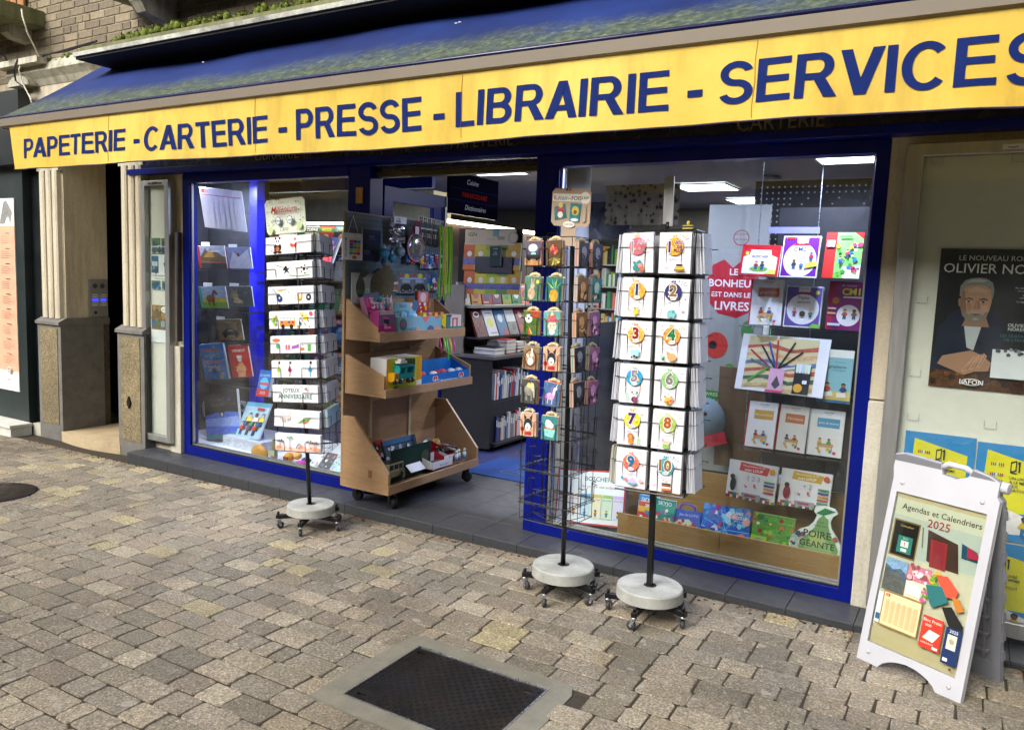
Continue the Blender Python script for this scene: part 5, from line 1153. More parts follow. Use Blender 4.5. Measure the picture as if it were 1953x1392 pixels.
# header
w, h = .212, .172; A = Art(w, h); pts = [(.08, 0), (.92, 0), (1, .1), (1, .9), (.92, 1), (.08, 1), (0, .9), (0, .1)]
A.p(pts, 'b5a18c').r(.02, .66, .78, .86, 'e6e2da').e(.86, .76, .13, 'e9e4db').t('IL', .10, .75, .11, '8a2a3a', .2, .01).t('était', .28, .755, .12, '3a7a8a', .3, .004, shear=.35).t('une', .45, .74, .05, '6a6a6a', .2).t('FOIS', .64, .745, .11, '3a3a3c', .3, .01).t('3,95€', .86, .76, .08, '3a3a3c', .2, .006, shear=.2)
A.p([(.07, .50), (.36, .60), (.42, .22), (.1, .14)], '3a7a78', 1).e(.24, .42, .11, 'a83a48', ry=.03).e(.24, .3, .07, 'e8dcd4').p([(.16, .42), (.2, .56), (.3, .56), (.33, .43)], 'b8545a').e(.24, .56, .06, 'd8c87a')
A.p([(.50, .62), (.78, .60), (.74, .12), (.48, .10)], '2f7a88', 1).e(.63, .42, .09, 'd8b84a', ry=.1).e(.63, .38, .045, '7a5a2a').e(.62, .18, .1, 'dfe8e8', ry=.035).e(.48, .05, .15, 'e6e2da', ry=.07).t('CARTERIE', .48, .05, .045, '3a3a3c', .24)
for k in range(5): A.e(.86, .55-.09*k, .055, '9c8a76').e(.86, .55-.09*k, .047, 'b5a18c')
A.r(.38, .94, .42, 1.0, '2a3a7a').r(.46, .94, .5, 1.0, 'a83a3a')
m = MB().col('b5a18c'); m.prism([(u*w, v*h) for u, v in pts], 0, .003).box(w*.28, w*.66, .0005, .0025, -.09, 0)
P = at(1051, 430, y=3.33); s = m.build('header_sign', M_card, None, frame((P.x, 3.33, P.z), -6, -4, 3)); tag(s, 'beige rounded header sign with a hat picture above the half-empty rack', 'sign'); A.build(s)
MB().tube([(-.085, -.02, rows2[0]+.13), (-.085, -.02, rows2[0]+.16), (-.03, -.02, rows2[0]+.16), (-.03, -.02, rows2[0]+.13)], .0025, 4).build('sign_clip', M_metal_c, r2, T(-.05, 0, 0) @ RY(-.8))
# ================================================================== WOODEN DISPLAY TROLLEY in the doorway
tr = empty('display_trolley', T(-3.28, 4.27, 0), 'beech display trolley on castors with grey pegboard and three sloping-sided shelves', 'display trolley')
def tp(name, mb, mat, bevel=0, parent=None, fixn=False):
    p = parent or tr; o = mb.build(name, mat, None, None, fixn, bevel); o.parent = p; o.matrix_parent_inverse = tr.matrix_world.inverted() if p == tr else Matrix(); return o
XB, Y0, Y1 = -3.465, 3.76, 4.79
tp('back_board', MB().box(-3.483, XB-.001, Y0, Y1, .11, 1.875), M_beech, .001)
edge = MB().box(-3.484, XB, Y0-.002, Y0-.0003, .58, 1.876); tp('board_edge', edge, M_edge)
for y0, y1, nm in ((Y0, Y0+.02, 'n'), (Y1-.02, Y1, 'f')):
    m = MB(); m.prism([(XB, .13), (-3.083, .13), (-3.083, .245), (-3.375, .575), (XB, .575)], y0, y1); s = tp('side_panel', m, M_beechx, .0012, fixn=True)
m = MB().box(XB, -3.084, Y0+.0005, Y1-.0005, .108, .129); tp('base_board', m, M_beech, .001)
m = MB().box(-3.095, -3.078, Y0-.001, Y1+.001, .109, .165); tp('front_lip', m, M_beech, .0015)
tp('patch', MB().box(-3.245, -3.215, Y0-.0015, Y0-.0003, .20, .25), simple('brown_patch', '8a5f3a', .6), parent=None)
for (xb, xf, zb, zlip, zfront, zback, y1) in ((-3.44, -3.172, 1.068, 1.128, 1.155, 1.325, 4.70), (-3.44, -3.115, .722, .775, .858, .972, 4.73)):
    for y in (Y0+.0, y1-.018):
        m = MB(); m.prism([(xb, zb+.022), (xf-.016, zb+.022), (xf-.016, zfront), (xb, zback)], y, y+.016); tp('shelf_side', m, M_beechx, .001, fixn=True)
    tp('shelf_board', MB().box(xb, xf-.016, Y0, y1, zb, zb+.021), M_beech, .001); tp('shelf_lip', MB().box(xf-.0155, xf, Y0-.001, y1, zb-.001, zlip), M_beech, .001)
    tp('shelf_back', MB().box(xb-.012, xb-.001, Y0, y1, zb, zback), M_beech)
    for y in (4.02, 4.44):
        m = MB(); m.prism([(XB, zb-.002), (xf-.1, zb-.002), (XB, zb-.09)], y-.006, y+.006); tp('bracket', m, simple('cream_bracket', 'c9bfa5', .5), fixn=True)
for y in (4.02, 4.44): tp('slotted_upright', MB().box(XB, XB+.012, y-.011, y+.011, .14, 1.06), simple('cream_upright', 'c9bda2', .5, 0, .2, 30))
# pegboard: plates with rows of slots
pz0, pz1 = 1.315, 1.868
m = MB(); m.box(XB, XB+.004, Y0+.003, 4.80, pz0, pz1); pg = tp('pegboard', m, M_peg, .001)
m = MB()
for r in range(17):
    for k in range(40):
        y = Y0+.03+k*.0255; z = pz0+.025+r*.032; m.box(XB+.0035, XB+.0046, y, y+.0035, z, z+.013); m.box(XB+.0035, XB+.0046, y+.008, y+.018, z+.016, z+.019) if k < 39 else None
o = m.build('peg_slot', simple('slot_black', '0c0e10', .8), pg); o.matrix_parent_inverse = Matrix(); o['kind'] = 'stuff'
for x, y in ((-3.43, 3.86), (-3.13, 3.86), (-3.43, 4.70), (-3.13, 4.70)):
    cc = MB(); cc.box(-.022, .022, -.02, .02, .088, .107).box(-.014, .018, -.027, -.022, .028, .09).box(-.014, .018, .022, .027, .028, .09); M = T(x, y, 0) @ RZ(R.uniform(-40, 60))
    a = cc.build('castor', M_black, tr, tr.matrix_world.inverted() @ M, bevel=.002); w = MB(); w.lathe([(0, -.018), (.03, -.019), (.038, -.013), (.038, .013), (.03, .019), (0, .018)], 20, T(.012, 0, .0385) @ RX(90)); w.build('wheel', M_blackrub, a)

# things on the trolley: their front faces +x, so left in the photo is nearer the street
def onx(px, py, x=-3.44): return at(px, py, x=x)
def tq(x, px0, py0, px1, py1, th, **k):
    """lays a print-fronted pack against the plane x between two opposite photo corners"""
    a = at(px0, py0, x=x); c = at(px1, py1, x=x); w = c.y-a.y; h = a.z-c.z; A = Art(w, h); k.pop('art')(A)
    return lay(T(x, a.y, c.z) @ RZ(90), w, h, th, art=A, **k)
def magart(A):
    A.r(0, 0, 1, 1, 'e9eae6').r(.26, .02, .9, .84, 'dcdcd4').t('MAGNETIC', .13, .45, .1, '2a2a30', .9, .01, rot=-90)
    cols = ['2f9ac4', 'd0404a', 'a8c23a', 'e0a02a', '7a4a9a', 'e07a2a', '2a7ab0', 'c8d03a', 'd0485e']
    for r in range(5):
        for c in range(3): A.r(.3+.19*c, .2+.11*r, .3+.19*c+.18, .2+.11*r+.10, cols[(r*2+c*5) % 9])
    A.t('Toys', .6, .93, .05, '3a4a8a', .4).e(.55, .1, .12, 'b0703a', ry=.06)
tq(-3.448, 655, 443, 691, 497, .012, name='game_box', label='white hanging box with a coloured magnetic grid on the pegboard', cat='game box', art=magart)
m = MB(); a = onx(664, 443); c = onx(683, 445); t = onx(674, 411); m.tube([a, t, c], .0015, 4); tag(m.build('hanging_string', M_card), 'white string holding the white magnetic box on the pegboard', 'string')
def darkb(A):
    A.r(0, 0, 1, 1, '232a44').r(0, .86, 1, 1, '2c3556').t('SPORT', .5, .78, .06, '8a93b8', .6).t('EARPHONES', .5, .7, .04, '6a739a', .7)
    for u in (.25, .55, .82): A.e(u, .38, .13, '0e1018', ry=.15).e(u-.02, .42, .06, '2c3040')
    A.r(.05, .2, .4, .36, '4a4f60')
tq(-3.452, 692, 437, 725, 499, .01, name='blister_pack', label='dark navy blister pack with black round goods on the pegboard', cat='blister pack', art=darkb, mat=M_plas)
# silver bag
P = onx(757, 440, -3.40); m = MB(); q = random.Random(9); m.smooth = False
vs = [];  n = 9
for i in range(n):
    for k in range(n): vs.append((q.uniform(-.012, .03), -.07+.14*i/(n-1), .07-.15*k/(n-1)))
m.add(vs, [(i*n+k, (i+1)*n+k, (i+1)*n+k+1, i*n+k+1) for i in range(n-1) for k in range(n-1)])
fb = m.build('foil_bag', simple('silver_foil', 'b9bcc4', .18, .9, .1), None, T(P)); tag(fb, 'crumpled silver foil party bag with a white tag on the pegboard', 'foil bag')
A = Art(.13, .045); A.r(0, 0, 1, 1, 'dfe2ea').t('ballo', .4, .72, .25, '2c2c3a', .6).t('kids', .35, .35, .45, '20202c', .6, .02); A.build(fb, 'bag_tag', T(.035, -.075, .045) @ RZ(90))
for px, py, rp, c, lb in ((733, 483, 10, '2f8ab8', 'blue marbled water ball, leftmost of three hanging on the pegboard'), (748, 492, 8.5, '2a7f98', 'small teal water ball, lowest of three hanging on the pegboard'), (763, 480, 10, '6f8a94', 'greyish glitter water ball, rightmost of three hanging on the pegboard')):
    P = onx(px, py, -3.39); m = MB().col(c); rr = rp/1497.*((P-CAM).dot(_f)); m.sphere((0, 0, 0), rr, n=18, m=12); m.lathe([(rr*.3, -rr*.9), (.002, -rr*1.3)], 8); m.col('c8ccd4').lathe([(rr*.45, rr*.85), (.006, rr*1.25), (.003, rr*1.7)], 8)
    o = m.build('water_ball', M_plas, None, T(P)); tag(o, lb, 'toy ball', 'water balls on the pegboard')
# sequin bag
P = onx(793, 472, -3.40); m = MB(); m.smooth = True; m.sphere((0, 0, 0), .10, n=28, m=16, sc=(.28, 1, .95))
sb = m.build('sequin_bag', M_seq, None, T(P) @ RZ(4)); tag(sb, 'round rainbow sequin handbag with pink rim hanging on the pegboard', 'handbag')
m = MB().col('b07a88'); m.tube([(.0, .1*cos(k*pi/16), .096*sin(k*pi/16)) for k in range(32)], .007, 6, closed=True); m.build('pink_rim', M_plas, sb)
m = MB().col('8a4a58')
for k in range(5): m.tube([(0, -.06+.03*k, .075), (.008, -.02+.012*k, .18)], .006, 5)
m.build('carry_strap', M_matte, sb); MB().col('d8d4dc').box(.025, .027, -.05, -.005, .09, .14).build('price_tag', M_card, sb)
def keyr(A):
    A.r(0, 0, 1, 1, '17191c').r(.05, .86, .95, .94, 'c8ccd0')
    for k in range(3): A.e(.25+.25*k, .5, .08, ['9aa0a8', 'd8dce0', '6a6458'][k], ry=.2).e(.25+.25*k, .5, .04, '2c2c30', ry=.1)
    A.scatter(.1, .1, .9, .8, 9, ['8a8f96', 'c0c4c8', '5a5a50'], .06, 3)
for k in range(4): tq(-3.435+.004*k, 800+12*k, 432+k*2, 812+12*k, 464+k*2, .006, name='keyring_pack', label='black carded keyring on the pegboard, %s of four in a row' % ('leftmost', 'second from left', 'third from left', 'rightmost')[k], cat='keyring', group='black carded keyrings on the pegboard', art=keyr, mat=M_plas)
def redbl(A): A.r(0, 0, 1, 1, '2f6fb8').p([(.1, .05), (.22, .9), (.42, .9), (.35, .05)], 'b8202c').e(.65, .5, .2, 'b8c8dc', ry=.3).e(.65, .5, .1, '2c3c5c', ry=.2).t('SUPER', .27, .5, .1, 'f0e0e0', .8, .01, rot=80).r(.5, .02, .95, .14, 'c8ccd4')
tq(-3.425, 806, 483, 826, 513, .02, name='toy_blister', label='blue and red toy blister pack on the pegboard, left of the pair', cat='toy pack', art=redbl, mat=M_plas)
tq(-3.422, 829, 482, 848, 512, .02, name='toy_blister', label='blue and red toy blister pack on the pegboard, right of the pair', cat='toy pack', art=redbl, mat=M_plas)
def carbl(A): A.r(0, 0, 1, 1, '5d6876').p([(.0, 1), (.15, .82), (.3, 1)], 'a83a2a').e(.55, .88, .18, 'c0b83a', ry=.12).r(0, .72, 1, .8, '8fa6c0').p([(.05, .16), (.15, .4), (.4, .5), (.75, .48), (.95, .3), (.95, .16)], '15181d').e(.25, .18, .11, '0a0a0c').e(.78, .18, .11, '0a0a0c').e(.25, .18, .04, 'b8b23a').e(.78, .18, .04, 'b8b23a').r(.2, .55, .8, .7, '90a0b4')
tq(-3.43, 762, 522, 786, 560, .03, name='toy_car_pack', label='carded black toy car on the pegboard, left of two', cat='toy car', art=carbl, mat=M_plas)
tq(-3.43, 787, 522, 812, 560, .03, name='toy_car_pack', label='carded black toy car on the pegboard, right of two', cat='toy car', art=carbl, mat=M_plas)
def bluebl(A): A.r(0, 0, 1, 1, '2a5fa0').scatter(.1, .1, .9, .9, 14, ['c03a3a', 'e0e4e8', '3a3a5a', '7ab04a'], .12, 4)
tq(-3.435, 814, 522, 838, 556, .02, name='toy_blister', label='blue carded figures pack with red details low on the pegboard', cat='toy pack', art=bluebl, mat=M_plas)
tq(-3.445, 748, 538, 760, 556, .01, name='photo_card', label='small white framed picture card low on the pegboard', cat='card', art=lambda A: A.r(0, 0, 1, 1, 'd0cfd0').r(.1, .1, .9, .8, '8a6a60', 1))
# stretchy strings hanging off the far edge
m = MB(); q = random.Random(2); cols = ['7fc21e', '9ad42a', '6ab81a', 'c8d84a', 'e0a070', 'a8e030', 'c8e848', '58b01c']
parts = []
for k in range(11):
    c = cols[k % 8]; px = 836+2.4*k; xx = -3.36+.006*(k % 3); a = at(px+2, 432, x=xx); e = at(px-3+(k % 4), 560+6*(k % 3), x=xx); m.col(c); m.tube([a, a.lerp(e, .3)+Vector((.01, q.uniform(-.008, .008), 0)), a.lerp(e, .65)+Vector((.012, q.uniform(-.01, .01), 0)), e], .0045, 5)
tag(m.build('stretch_strings', M_plas), 'long neon green and salmon stretchy strings hanging beside the pegboard', 'toy strings')
m = MB()
for px, c, l in ((838, 'c02a5a', 674), (846, '9ad42a', 668), (851, '4ac83a', 687), (857, 'd8c03a', 676), (863, 'e0208a', 668)):
    a = at(px, 645, x=-3.155); e = at(px+4, l, x=-3.12); m.col(c).tube([a, a.lerp(e, .5)+Vector((.004, .004, 0)), e], .006, 6)
tag(m.build('stretch_strings', M_plas), 'bright string ends dangling below the upper shelf of the trolley', 'toy strings')
# upper shelf goods
def giant(A): A.r(0, 0, 1, 1, 'b9bbba').e(.3, .62, .16, '4a4f40', 1, ry=.25).e(.85, .7, .2, '5a5238', 1, ry=.3).t('GEANT PLAY', .55, .45, .14, '4a8a4a', .75, .02).e(.55, .47, .08, 'dfe2ea').t('&', .55, .47, .08, 'b04a2a', .1)
for k in range(4): tq(-3.40+.008*k, 671-k*.0+0*k, 520+k*3, 747-8*k, 578, .003, name='magazine', label=['white play magazine with big coloured title, rearmost in the upper shelf stack', 'second magazine in the stack of white play magazines', 'third magazine in the stack of white play magazines', 'front magazine in the stack of white play magazines'][k], cat='magazine', group='white play magazines in the upper shelf', art=giant)
def pinkA(A):
    A.r(0, 0, 1, 1, '8f7fb4').r(.04, .03, .96, .97, '7a9ac8').r(.04, .03, .96, .5, 'd8b8c8').t('Pop', .5, .84, .08, 'e878b0', .8, .03, rot=8).t('Bijoux', .5, .72, .09, 'e05a9a', .85, .03, rot=8).l(.15, .63, .85, .66, .03, '3a2a5a')
    for r in range(2):
        for c in range(3): A.e(.22+.28*c, .46-.24*r, .11, '8a4a78').e(.22+.28*c, .46-.24*r, .07, 'c890a8')
a = at(683, 620, x=-3.22); A = Art(.15, .27); pinkA(A); o = lay(T(-3.26, 3.80, 1.10) @ RZ(90) @ RX(-14) @ RY(-6), .15, .255, .04, cover='c88ab0', name='surprise_box', label='tall pink and blue surprise box leaning at the near end of the upper shelf', cat='toy box', art=A)
def pinkB(A): A.r(0, 0, 1, 1, 'b81a78').r(0, .42, 1, 1, '7a5a8a').r(.05, .85, .95, 1, 'd8b8c8').t('Bijoux', .45, .72, .1, 'e878b0', .8, .03).r(.3, .42, .62, .66, '2a2430').t('Pop', .4, .44, .09, 'f0a8d0', .5, .03).t('Bijoux', .55, .32, .12, 'f0b8d8', .85, .03).r(.1, .04, .35, .12, 'e8e8e8').r(.12, .05, .33, .11, '4a4a50')
tq(-3.188, 723, 594, 752, 637, .07, name='surprise_box', label='magenta surprise box with silver windows standing at the shelf front', cat='toy box', art=pinkB, cover='a83a7a')
m = MB().col('38a8b0'); q = random.Random(4)
for k in range(5): m.add([(q.uniform(-.03, .03), q.uniform(-.04, .04), q.uniform(-.02, .03)) for _ in range(4)], [(0, 1, 2), (0, 2, 3), (0, 1, 3), (1, 2, 3)])
o = m.build('teal_wrapper', M_plas, None, T(onx(722, 570, -3.28))); tag(o, 'shiny teal wrapped sweet on top of the pink boxes', 'sweet')
def balle(A): A.r(0, 0, 1, 1, '7db4c4').p([(.65, 1), (.75, .6), (1, .5), (1, 1)], 'd8936a').e(.95, .8, .15, '3a6a8a').t('BALLE', .42, .78, .17, '27404f', .6).t('ANTI-STRESS', .42, .42, .15, '27404f', .8).e(.78, .85, .05, 'e0c8b0')
tq(-3.24, 749, 577, 793, 607, .003, name='display_card', label='pale blue header card lettered BALLE ANTI-STRESS in the upper shelf', cat='display box', art=balle)
def stress(A): A.r(0, 0, 1, 1, '86b0bc').e(.25, .55, .2, '4a6a78').e(.22, .6, .1, 'a05a6a').t('STRESS', .64, .22, .26, '2f4653', .62)
tq(-3.187, 760, 605, 795, 636, .09, name='display_box', label='pale blue display box lettered STRESS at the upper shelf front', cat='display box', art=stress, cover='86b0bc')
for k, (u, v, c) in enumerate(((770, 601, '8ac4e8'), (780, 602, '58a8d8'), (790, 603, 'a8d8f0'))):
    P = at(u, v, x=-3.22); m = MB().col(c); m.sphere((0, 0, 0), .022, n=14, m=9); tag(m.build('squeeze_ball', M_plas, None, T(P)), 'light blue squeeze ball in the STRESS box, %s of three' % ('left', 'middle', 'right')[k], 'toy ball', 'squeeze balls in the upper shelf')
def zig(A): A.r(0, 0, 1, 1, '7fb0c0').p([(.15, 1), (.32, .62), (.5, 1)], 'd07a70').p([(.6, 1), (.78, .8), (.95, 1)], 'd07a70').p([(0, .6), (.2, .0), (0, 0)], 'dc9c80').p([(.75, .5), (1, .1), (1, 0), (.6, 0)], 'dc9c80').e(.52, .1, .15, '5a6488')
tq(-3.187, 795.5, 604, 843, 634, .09, name='display_box', label='pink and blue zigzag display box beside the STRESS box', cat='display box', art=zig, cover='86b0bc')
tq(-3.184, 842, 600, 850, 633, .02, name='yellow_box', label='narrow yellow box with orange figures between two display boxes', cat='box', art=lambda A: A.r(0, 0, 1, 1, 'd8c820').scatter(.2, .1, .8, .9, 8, ['c05a3a', '3a3a2a'], .2, 4), cover='d8c820')
tq(-3.186, 852, 600, 880, 631, .07, name='eraser_box', label='teal display box with red arch picture at the far end of the shelf', cat='display box', art=lambda A: A.r(0, 0, 1, 1, '3f7a78').r(.25, .3, .95, .98, 'e0cfc4').r(.35, .3, .45, .8, 'b85a58').r(.62, .3, .72, .8, 'b85a58').r(.35, .72, .72, .8, 'b85a58').r(.02, .85, .3, .98, '4a3a8a').t('GOMMES', .6, .14, .12, '9ac0bc', .6), cover='3f7a78')
for k in range(4):
    P = at(806+11*k, 592, x=-3.24); m = MB().col(['d8c030', 'd89a98', 'e0a02a', 'd88a80'][k]).box(-.02, .02, -.018, .018, 0, .055).col(['e8e0a0', 'c04a4a', 'e8d0a8', 'b83a3a'][k]).box(.0205, .021, -.012, .012, .01, .04); o = m.build('sweet_pack', M_plas, None, T(P.x, P.y, 1.185)); tag(o, ['yellow', 'pink', 'orange', 'rose'][k]+' sweet pack standing behind the zigzag box', 'sweets', 'sweet packs in the upper shelf')
tq(-3.33, 796, 556, 817, 600, .02, name='red_pack', label='red carded sweets pack standing tall at the back of the upper shelf', cat='sweets', art=lambda A: A.r(0, 0, 1, 1, 'b52a20').r(.1, .55, .9, .98, 'b87f80').e(.5, .75, .25, 'd8c0c0').scatter(.1, .1, .9, .5, 8, ['6a3a9a', 'e8b040', 'e0e0e0'], .1, 3), cover='a83020', mat=M_plas)
# more small goods crowding the upper shelf and the pegboard
q = random.Random(44)
for k in range(10):
    P = at(706+7*(k % 5), 585+9*(k // 5), x=-3.27); c = ['c84a90', '7a5ab0', 'e070a8', '3aa0b8', 'd8a0c8', 'b83a7a', '5a8ac8', 'e89ac0', '8a3a8a', 'd05a9a'][k]
    A = Art(.05, .065); A.r(0, 0, 1, 1, c).e(.5, .5, .3, 'f0d8e8').r(.1, .75, .9, .92, 'e8e0f0'); lay(T(P) @ RZ(90+q.uniform(-25, 25)) @ RX(-20), .05, .065, .03, name='sweet_box', label='tiny %s surprise packet heaped behind the magenta box' % ['pink', 'violet', 'rose', 'turquoise', 'lilac', 'crimson-pink', 'pale blue', 'light pink', 'plum', 'fuchsia'][k], cat='toy box', group='surprise packets in the upper shelf', art=A, cover=c)
for k in range(6):
    P = at(800+8*k, 424+2*k, x=-3.42); A = Art(.035, .05); A.r(0, 0, 1, 1, '1b1c20').r(.1, .78, .9, .92, 'b8bcc4').e(.5, .4, .28, ['9a8a5a', 'a8b0b8', '6a6a72'][k % 3], ry=.3)
    lay(T(P) @ RZ(90), .035, .05, .008, name='charm_pack', label='tiny black carded charm above the keyrings, %s from the left' % ('first', 'second', 'third', 'fourth', 'fifth', 'sixth')[k], cat='keyring', group='tiny carded charms on the pegboard', art=A, mat=M_plas)
for k in range(7):
    P = at(775+9*k, 500+3*(k % 2), x=-3.41); c = ['2a6ab0', 'b83040', '3a8a5a', 'c8a03a', '4a4a8a', '2f7fc0', 'a83a5a'][k]; A = Art(.04, .055); A.r(0, 0, 1, 1, c).scatter(.1, .1, .9, .7, 5, ['e0e0e0', '202030', 'e0c040'], .14, k).r(.05, .82, .95, .95, 'd8dce4')
    lay(T(P) @ RZ(90), .04, .055, .015, name='figure_pack', label='small %s blister of figures in the row below the handbag' % ['blue', 'red', 'green', 'ochre', 'indigo', 'sky blue', 'raspberry'][k], cat='toy pack', group='small figure blisters below the handbag', art=A, mat=M_plas, cover=c)
# middle shelf
tw = tq(-3.135, 737.5, 685, 803, 742.5, .13, name='toy_box', label='open toy truck box in yellow and green on the middle shelf', cat='toy box', art=lambda A: A.r(0, 0, 1, 1, 'b8c832').p([(0, 0), (.9, 0), (.9, .12), (.1, .12), (.1, 1), (0, 1)], 'dfae1a').r(.85, .1, 1, 1, 'cf9422').r(.84, .04, 1, .3, 'e0dcc8').r(.3, .75, .8, .95, '3f4a20').l(0, .03, .3, .2, .03, '2c2a22').t('ECO TOYS', .55, .05, .045, '7a4a1a', .5), cover='e4e2dc')
A = Art(.13, .165); A.r(0, 0, 1, 1, 'e2e2de').t('TRUCK', .6, .78, .07, '3a8aa8', .6).r(.2, .55, .85, .6, 'b8b8b0').r(.2, .46, .8, .5, 'b8b8b0').scatter(.2, .1, .8, .38, 8, ['c0c4c0', '7a8a90', '4a4a50'], .1, 3); A.build(tw, 'side_print', RZ(-90) @ T(-.132, .0, .0))
# the truck itself
m = MB().col('e2a818'); P = at(740, 736, x=-3.125); Mt_ = T(-3.132, P.y+.008, P.z+.012)
m.box(0, .05, 0, .045, .012, .07).col('1fa4b0').box(0, .05, .05, .20, .03, .062).box(0, .05, .05, .20, .10, .112)
for y in (.05, .11, .19): m.prism([(y, .06), (y+.012, .06), (y+.02, .105), (y+.006, .105)], 0, .05, axis='x')
m.col('e8e8e2').box(.005, .045, .06, .13, .125, .14).box(.01, .04, .075, .115, .14, .153).col('22272a')
for y in (.015, .07, .15, .185): m.lathe([(0, -.008), (.017, -.008), (.017, .008), (0, .008)], 16, T(.045, y, .014) @ RY(90))
m.col('6a7478').box(.0505, .051, .012, .035, .04, .062)
tag(m.build('toy_truck', M_plas, None, Mt_), 'yellow and turquoise toy car-transporter truck in its open box', 'toy truck')
# blue tray
tr2 = empty('blue_tray', T(-3.30, at(804, 733, x=-3.13).y, .745), 'blue cardboard counter tray with heart logos on the middle shelf', 'display tray')
L_ = at(895, 720, x=-3.13).y-at(804, 733, x=-3.13).y
m = MB().col('1b6fb8'); m.box(.16, .164, 0, L_, 0, .085).box(0, .16, 0, L_, 0, .003).box(0, .004, 0, L_, .0, .16).prism([(0, 0), (.16, 0), (.16, .085), (0, .16)], 0, .003).prism([(0, 0), (.16, 0), (.16, .085), (0, .16)], L_-.003, L_); m.build('tray_body', M_card, tr2)
A = Art(L_, .085); A.r(0, 0, 1, 1, '1b6fb8').t('Collectionne-les tous !', .55, .4, .22, 'e8eef4', .42, .01)
for u in (.28, .82):
    for s_, c in ((.05, 'e8eef4'), (.04, 'c8252f')): A.e(u-s_*.5, .62, s_*.62, c).e(u+s_*.5, .62, s_*.62, c).p([(u-s_*1.1, .58), (u, .62-s_*4.8), (u+s_*1.1, .58)], c)
    A.t('ty', u, .58, .2, 'f4f4f4', .08, .01, shear=.2)
A.build(tr2, 'front_print', T(.1645, 0, 0) @ RZ(90))
for k in range(7):
    m = MB().col(['c8404a', 'd8505a', 'e8e4e8', 'c03a4a', 'd85a64', 'e0e8f0', 'd0d8e8'][k]); q = random.Random(k); m.smooth = True; m.sphere((0, 0, 0), .028, n=10, m=7, sc=(1, 1.3, .7))
    o = m.build('soft_toy', M_matte, None, T(-3.21+q.uniform(-.03, .02), tr2.location.y+.05+k*(L_-.09)/6, .82)); tag(o, ['red', 'coral', 'white', 'crimson', 'rose', 'pale blue', 'lavender'][k]+' small plush bag in the blue tray', 'soft toy', 'plush items in the blue tray')
# bottom shelf
def bx(name, label, cat, px0, py0, px1, py1, x, dep, col, art, yaw=0, lean=0):
    a = at(px0, py0, x=x); c = at(px1, py1, x=x); w = c.y-a.y; h = a.z-c.z; A = Art(w, h); art(A); return lay(T(x, a.y, c.z) @ RZ(90+yaw) @ RX(-lean), w, h, dep, art=A, name=name, label=label, cat=cat, cover=col, page=col)
bx('toy_gun_box', 'box with silver toy blasters under clear film at the back of the bottom shelf', 'toy box', 740, 842, 800, 873, -3.30, .08, '26303c', lambda A: A.r(0, 0, 1, 1, '1d2834').r(0, .8, 1, 1, '2f5f86').r(.03, .1, .9, .75, '45525e').scatter(.05, .15, .85, .7, 26, ['d8dee4', '9aa4ae', '20262e', 'c0c8d0'], .05, 4).r(.9, .0, 1, 1, '27323e'), 0, 18)
bx('toy_set_box', 'red and black toy set box at the near back of the bottom shelf', 'toy box', 702, 846, 738, 876, -3.33, .08, '7a1f24', lambda A: A.r(0, 0, 1, 1, '2a2024').r(0, .82, 1, 1, 'a0222a').scatter(.05, .1, .95, .8, 20, ['c02a30', '1a1a1e', 'd8d0d0', '4a5a3a'], .09, 3), 0, 18)
jb = bx('jeep_box', 'dark green open box behind the toy off-road car', 'toy box', 746, 860, 820, 903, -3.21, .004, '1c2d22', lambda A: A.r(0, 0, 1, 1, '17271e').r(.02, .08, .98, .96, '16352a').e(.85, .6, .1, '4a4f3a').scatter(.7, .1, .98, .4, 8, ['5a6046', '2a2f22'], .06, 2).r(0, 0, 1, .1, '24301e'))
bx('white_label_card', 'white blank card lying on the green box in the bottom shelf', 'card', 785, 883, 812, 893, -3.15, .002, 'dfe2ea', lambda A: A.r(0, 0, 1, 1, 'dfe2ea'), 0, 50)
for k in range(12):
    c = ['2f3a30', '8a2a2a', '4a5058', '6a5a3a', '20262c', 'a83a34', '3f5a6a', 'b8b4a8', '5a3a5a', '2a4a3a', '7a7a72', 'c8a848'][k]; yy_ = 3.86+.07*k; A = Art(.085, .06); A.r(0, 0, 1, 1, c).scatter(.05, .05, .95, .9, 6, ['e0e0dc', '1a1a1a', 'c83a30', '6a7a4a'], .12, k)
    lay(T(-3.36+q.uniform(-.02, .02), yy_, .20+q.uniform(0, .05)) @ RZ(90+q.uniform(-20, 20)) @ RX(-30), .085, .06, .03, name='toy_packet', label='small %s packet heaped at the back of the bottom shelf' % ['dark green', 'dark red', 'slate', 'khaki', 'near-black', 'scarlet', 'steel blue', 'pale grey', 'mauve', 'bottle green', 'mid grey', 'yellow'][k], cat='toy pack', group='packets at the back of the bottom shelf', art=A, cover=c)
P = at(728, 915, x=-3.13); m = MB().col('8d8a68'); J = T(-3.235, P.y+.02, .168) @ Matrix.Scale(1.35, 4)
m.box(0, .075, .0, .16, .022, .05).col('b5b08e').box(.006, .069, .045, .155, .05, .085).col('26302c')
for y0_, y1_ in ((.052, .08), (.087, .115), (.122, .148)): m.box(.0695, .0702, y0_, y1_, .055, .079)
m.col('6a6a4c').box(.072, .078, .01, .045, .03, .052).box(.072, .078, .12, .155, .03, .052).col('1a1c1c').box(.01, .065, .05, .15, .0855, .089)
for y in (.03, .135):
    for x in (.004, .07): m.lathe([(0, -.011), (.021, -.011), (.023, -.006), (.023, .006), (.021, .011), (0, .011)], 16, T(x, y, .023) @ RY(90))
m.col('c8c8b8').box(.076, .0765, .002, .01, .035, .045).col('b8502a').box(.0755, .0765, .156, .16, .035, .046)
tag(m.build('toy_jeep', M_plas, None, J), 'camouflage toy off-road car at the front of the bottom shelf', 'toy car')
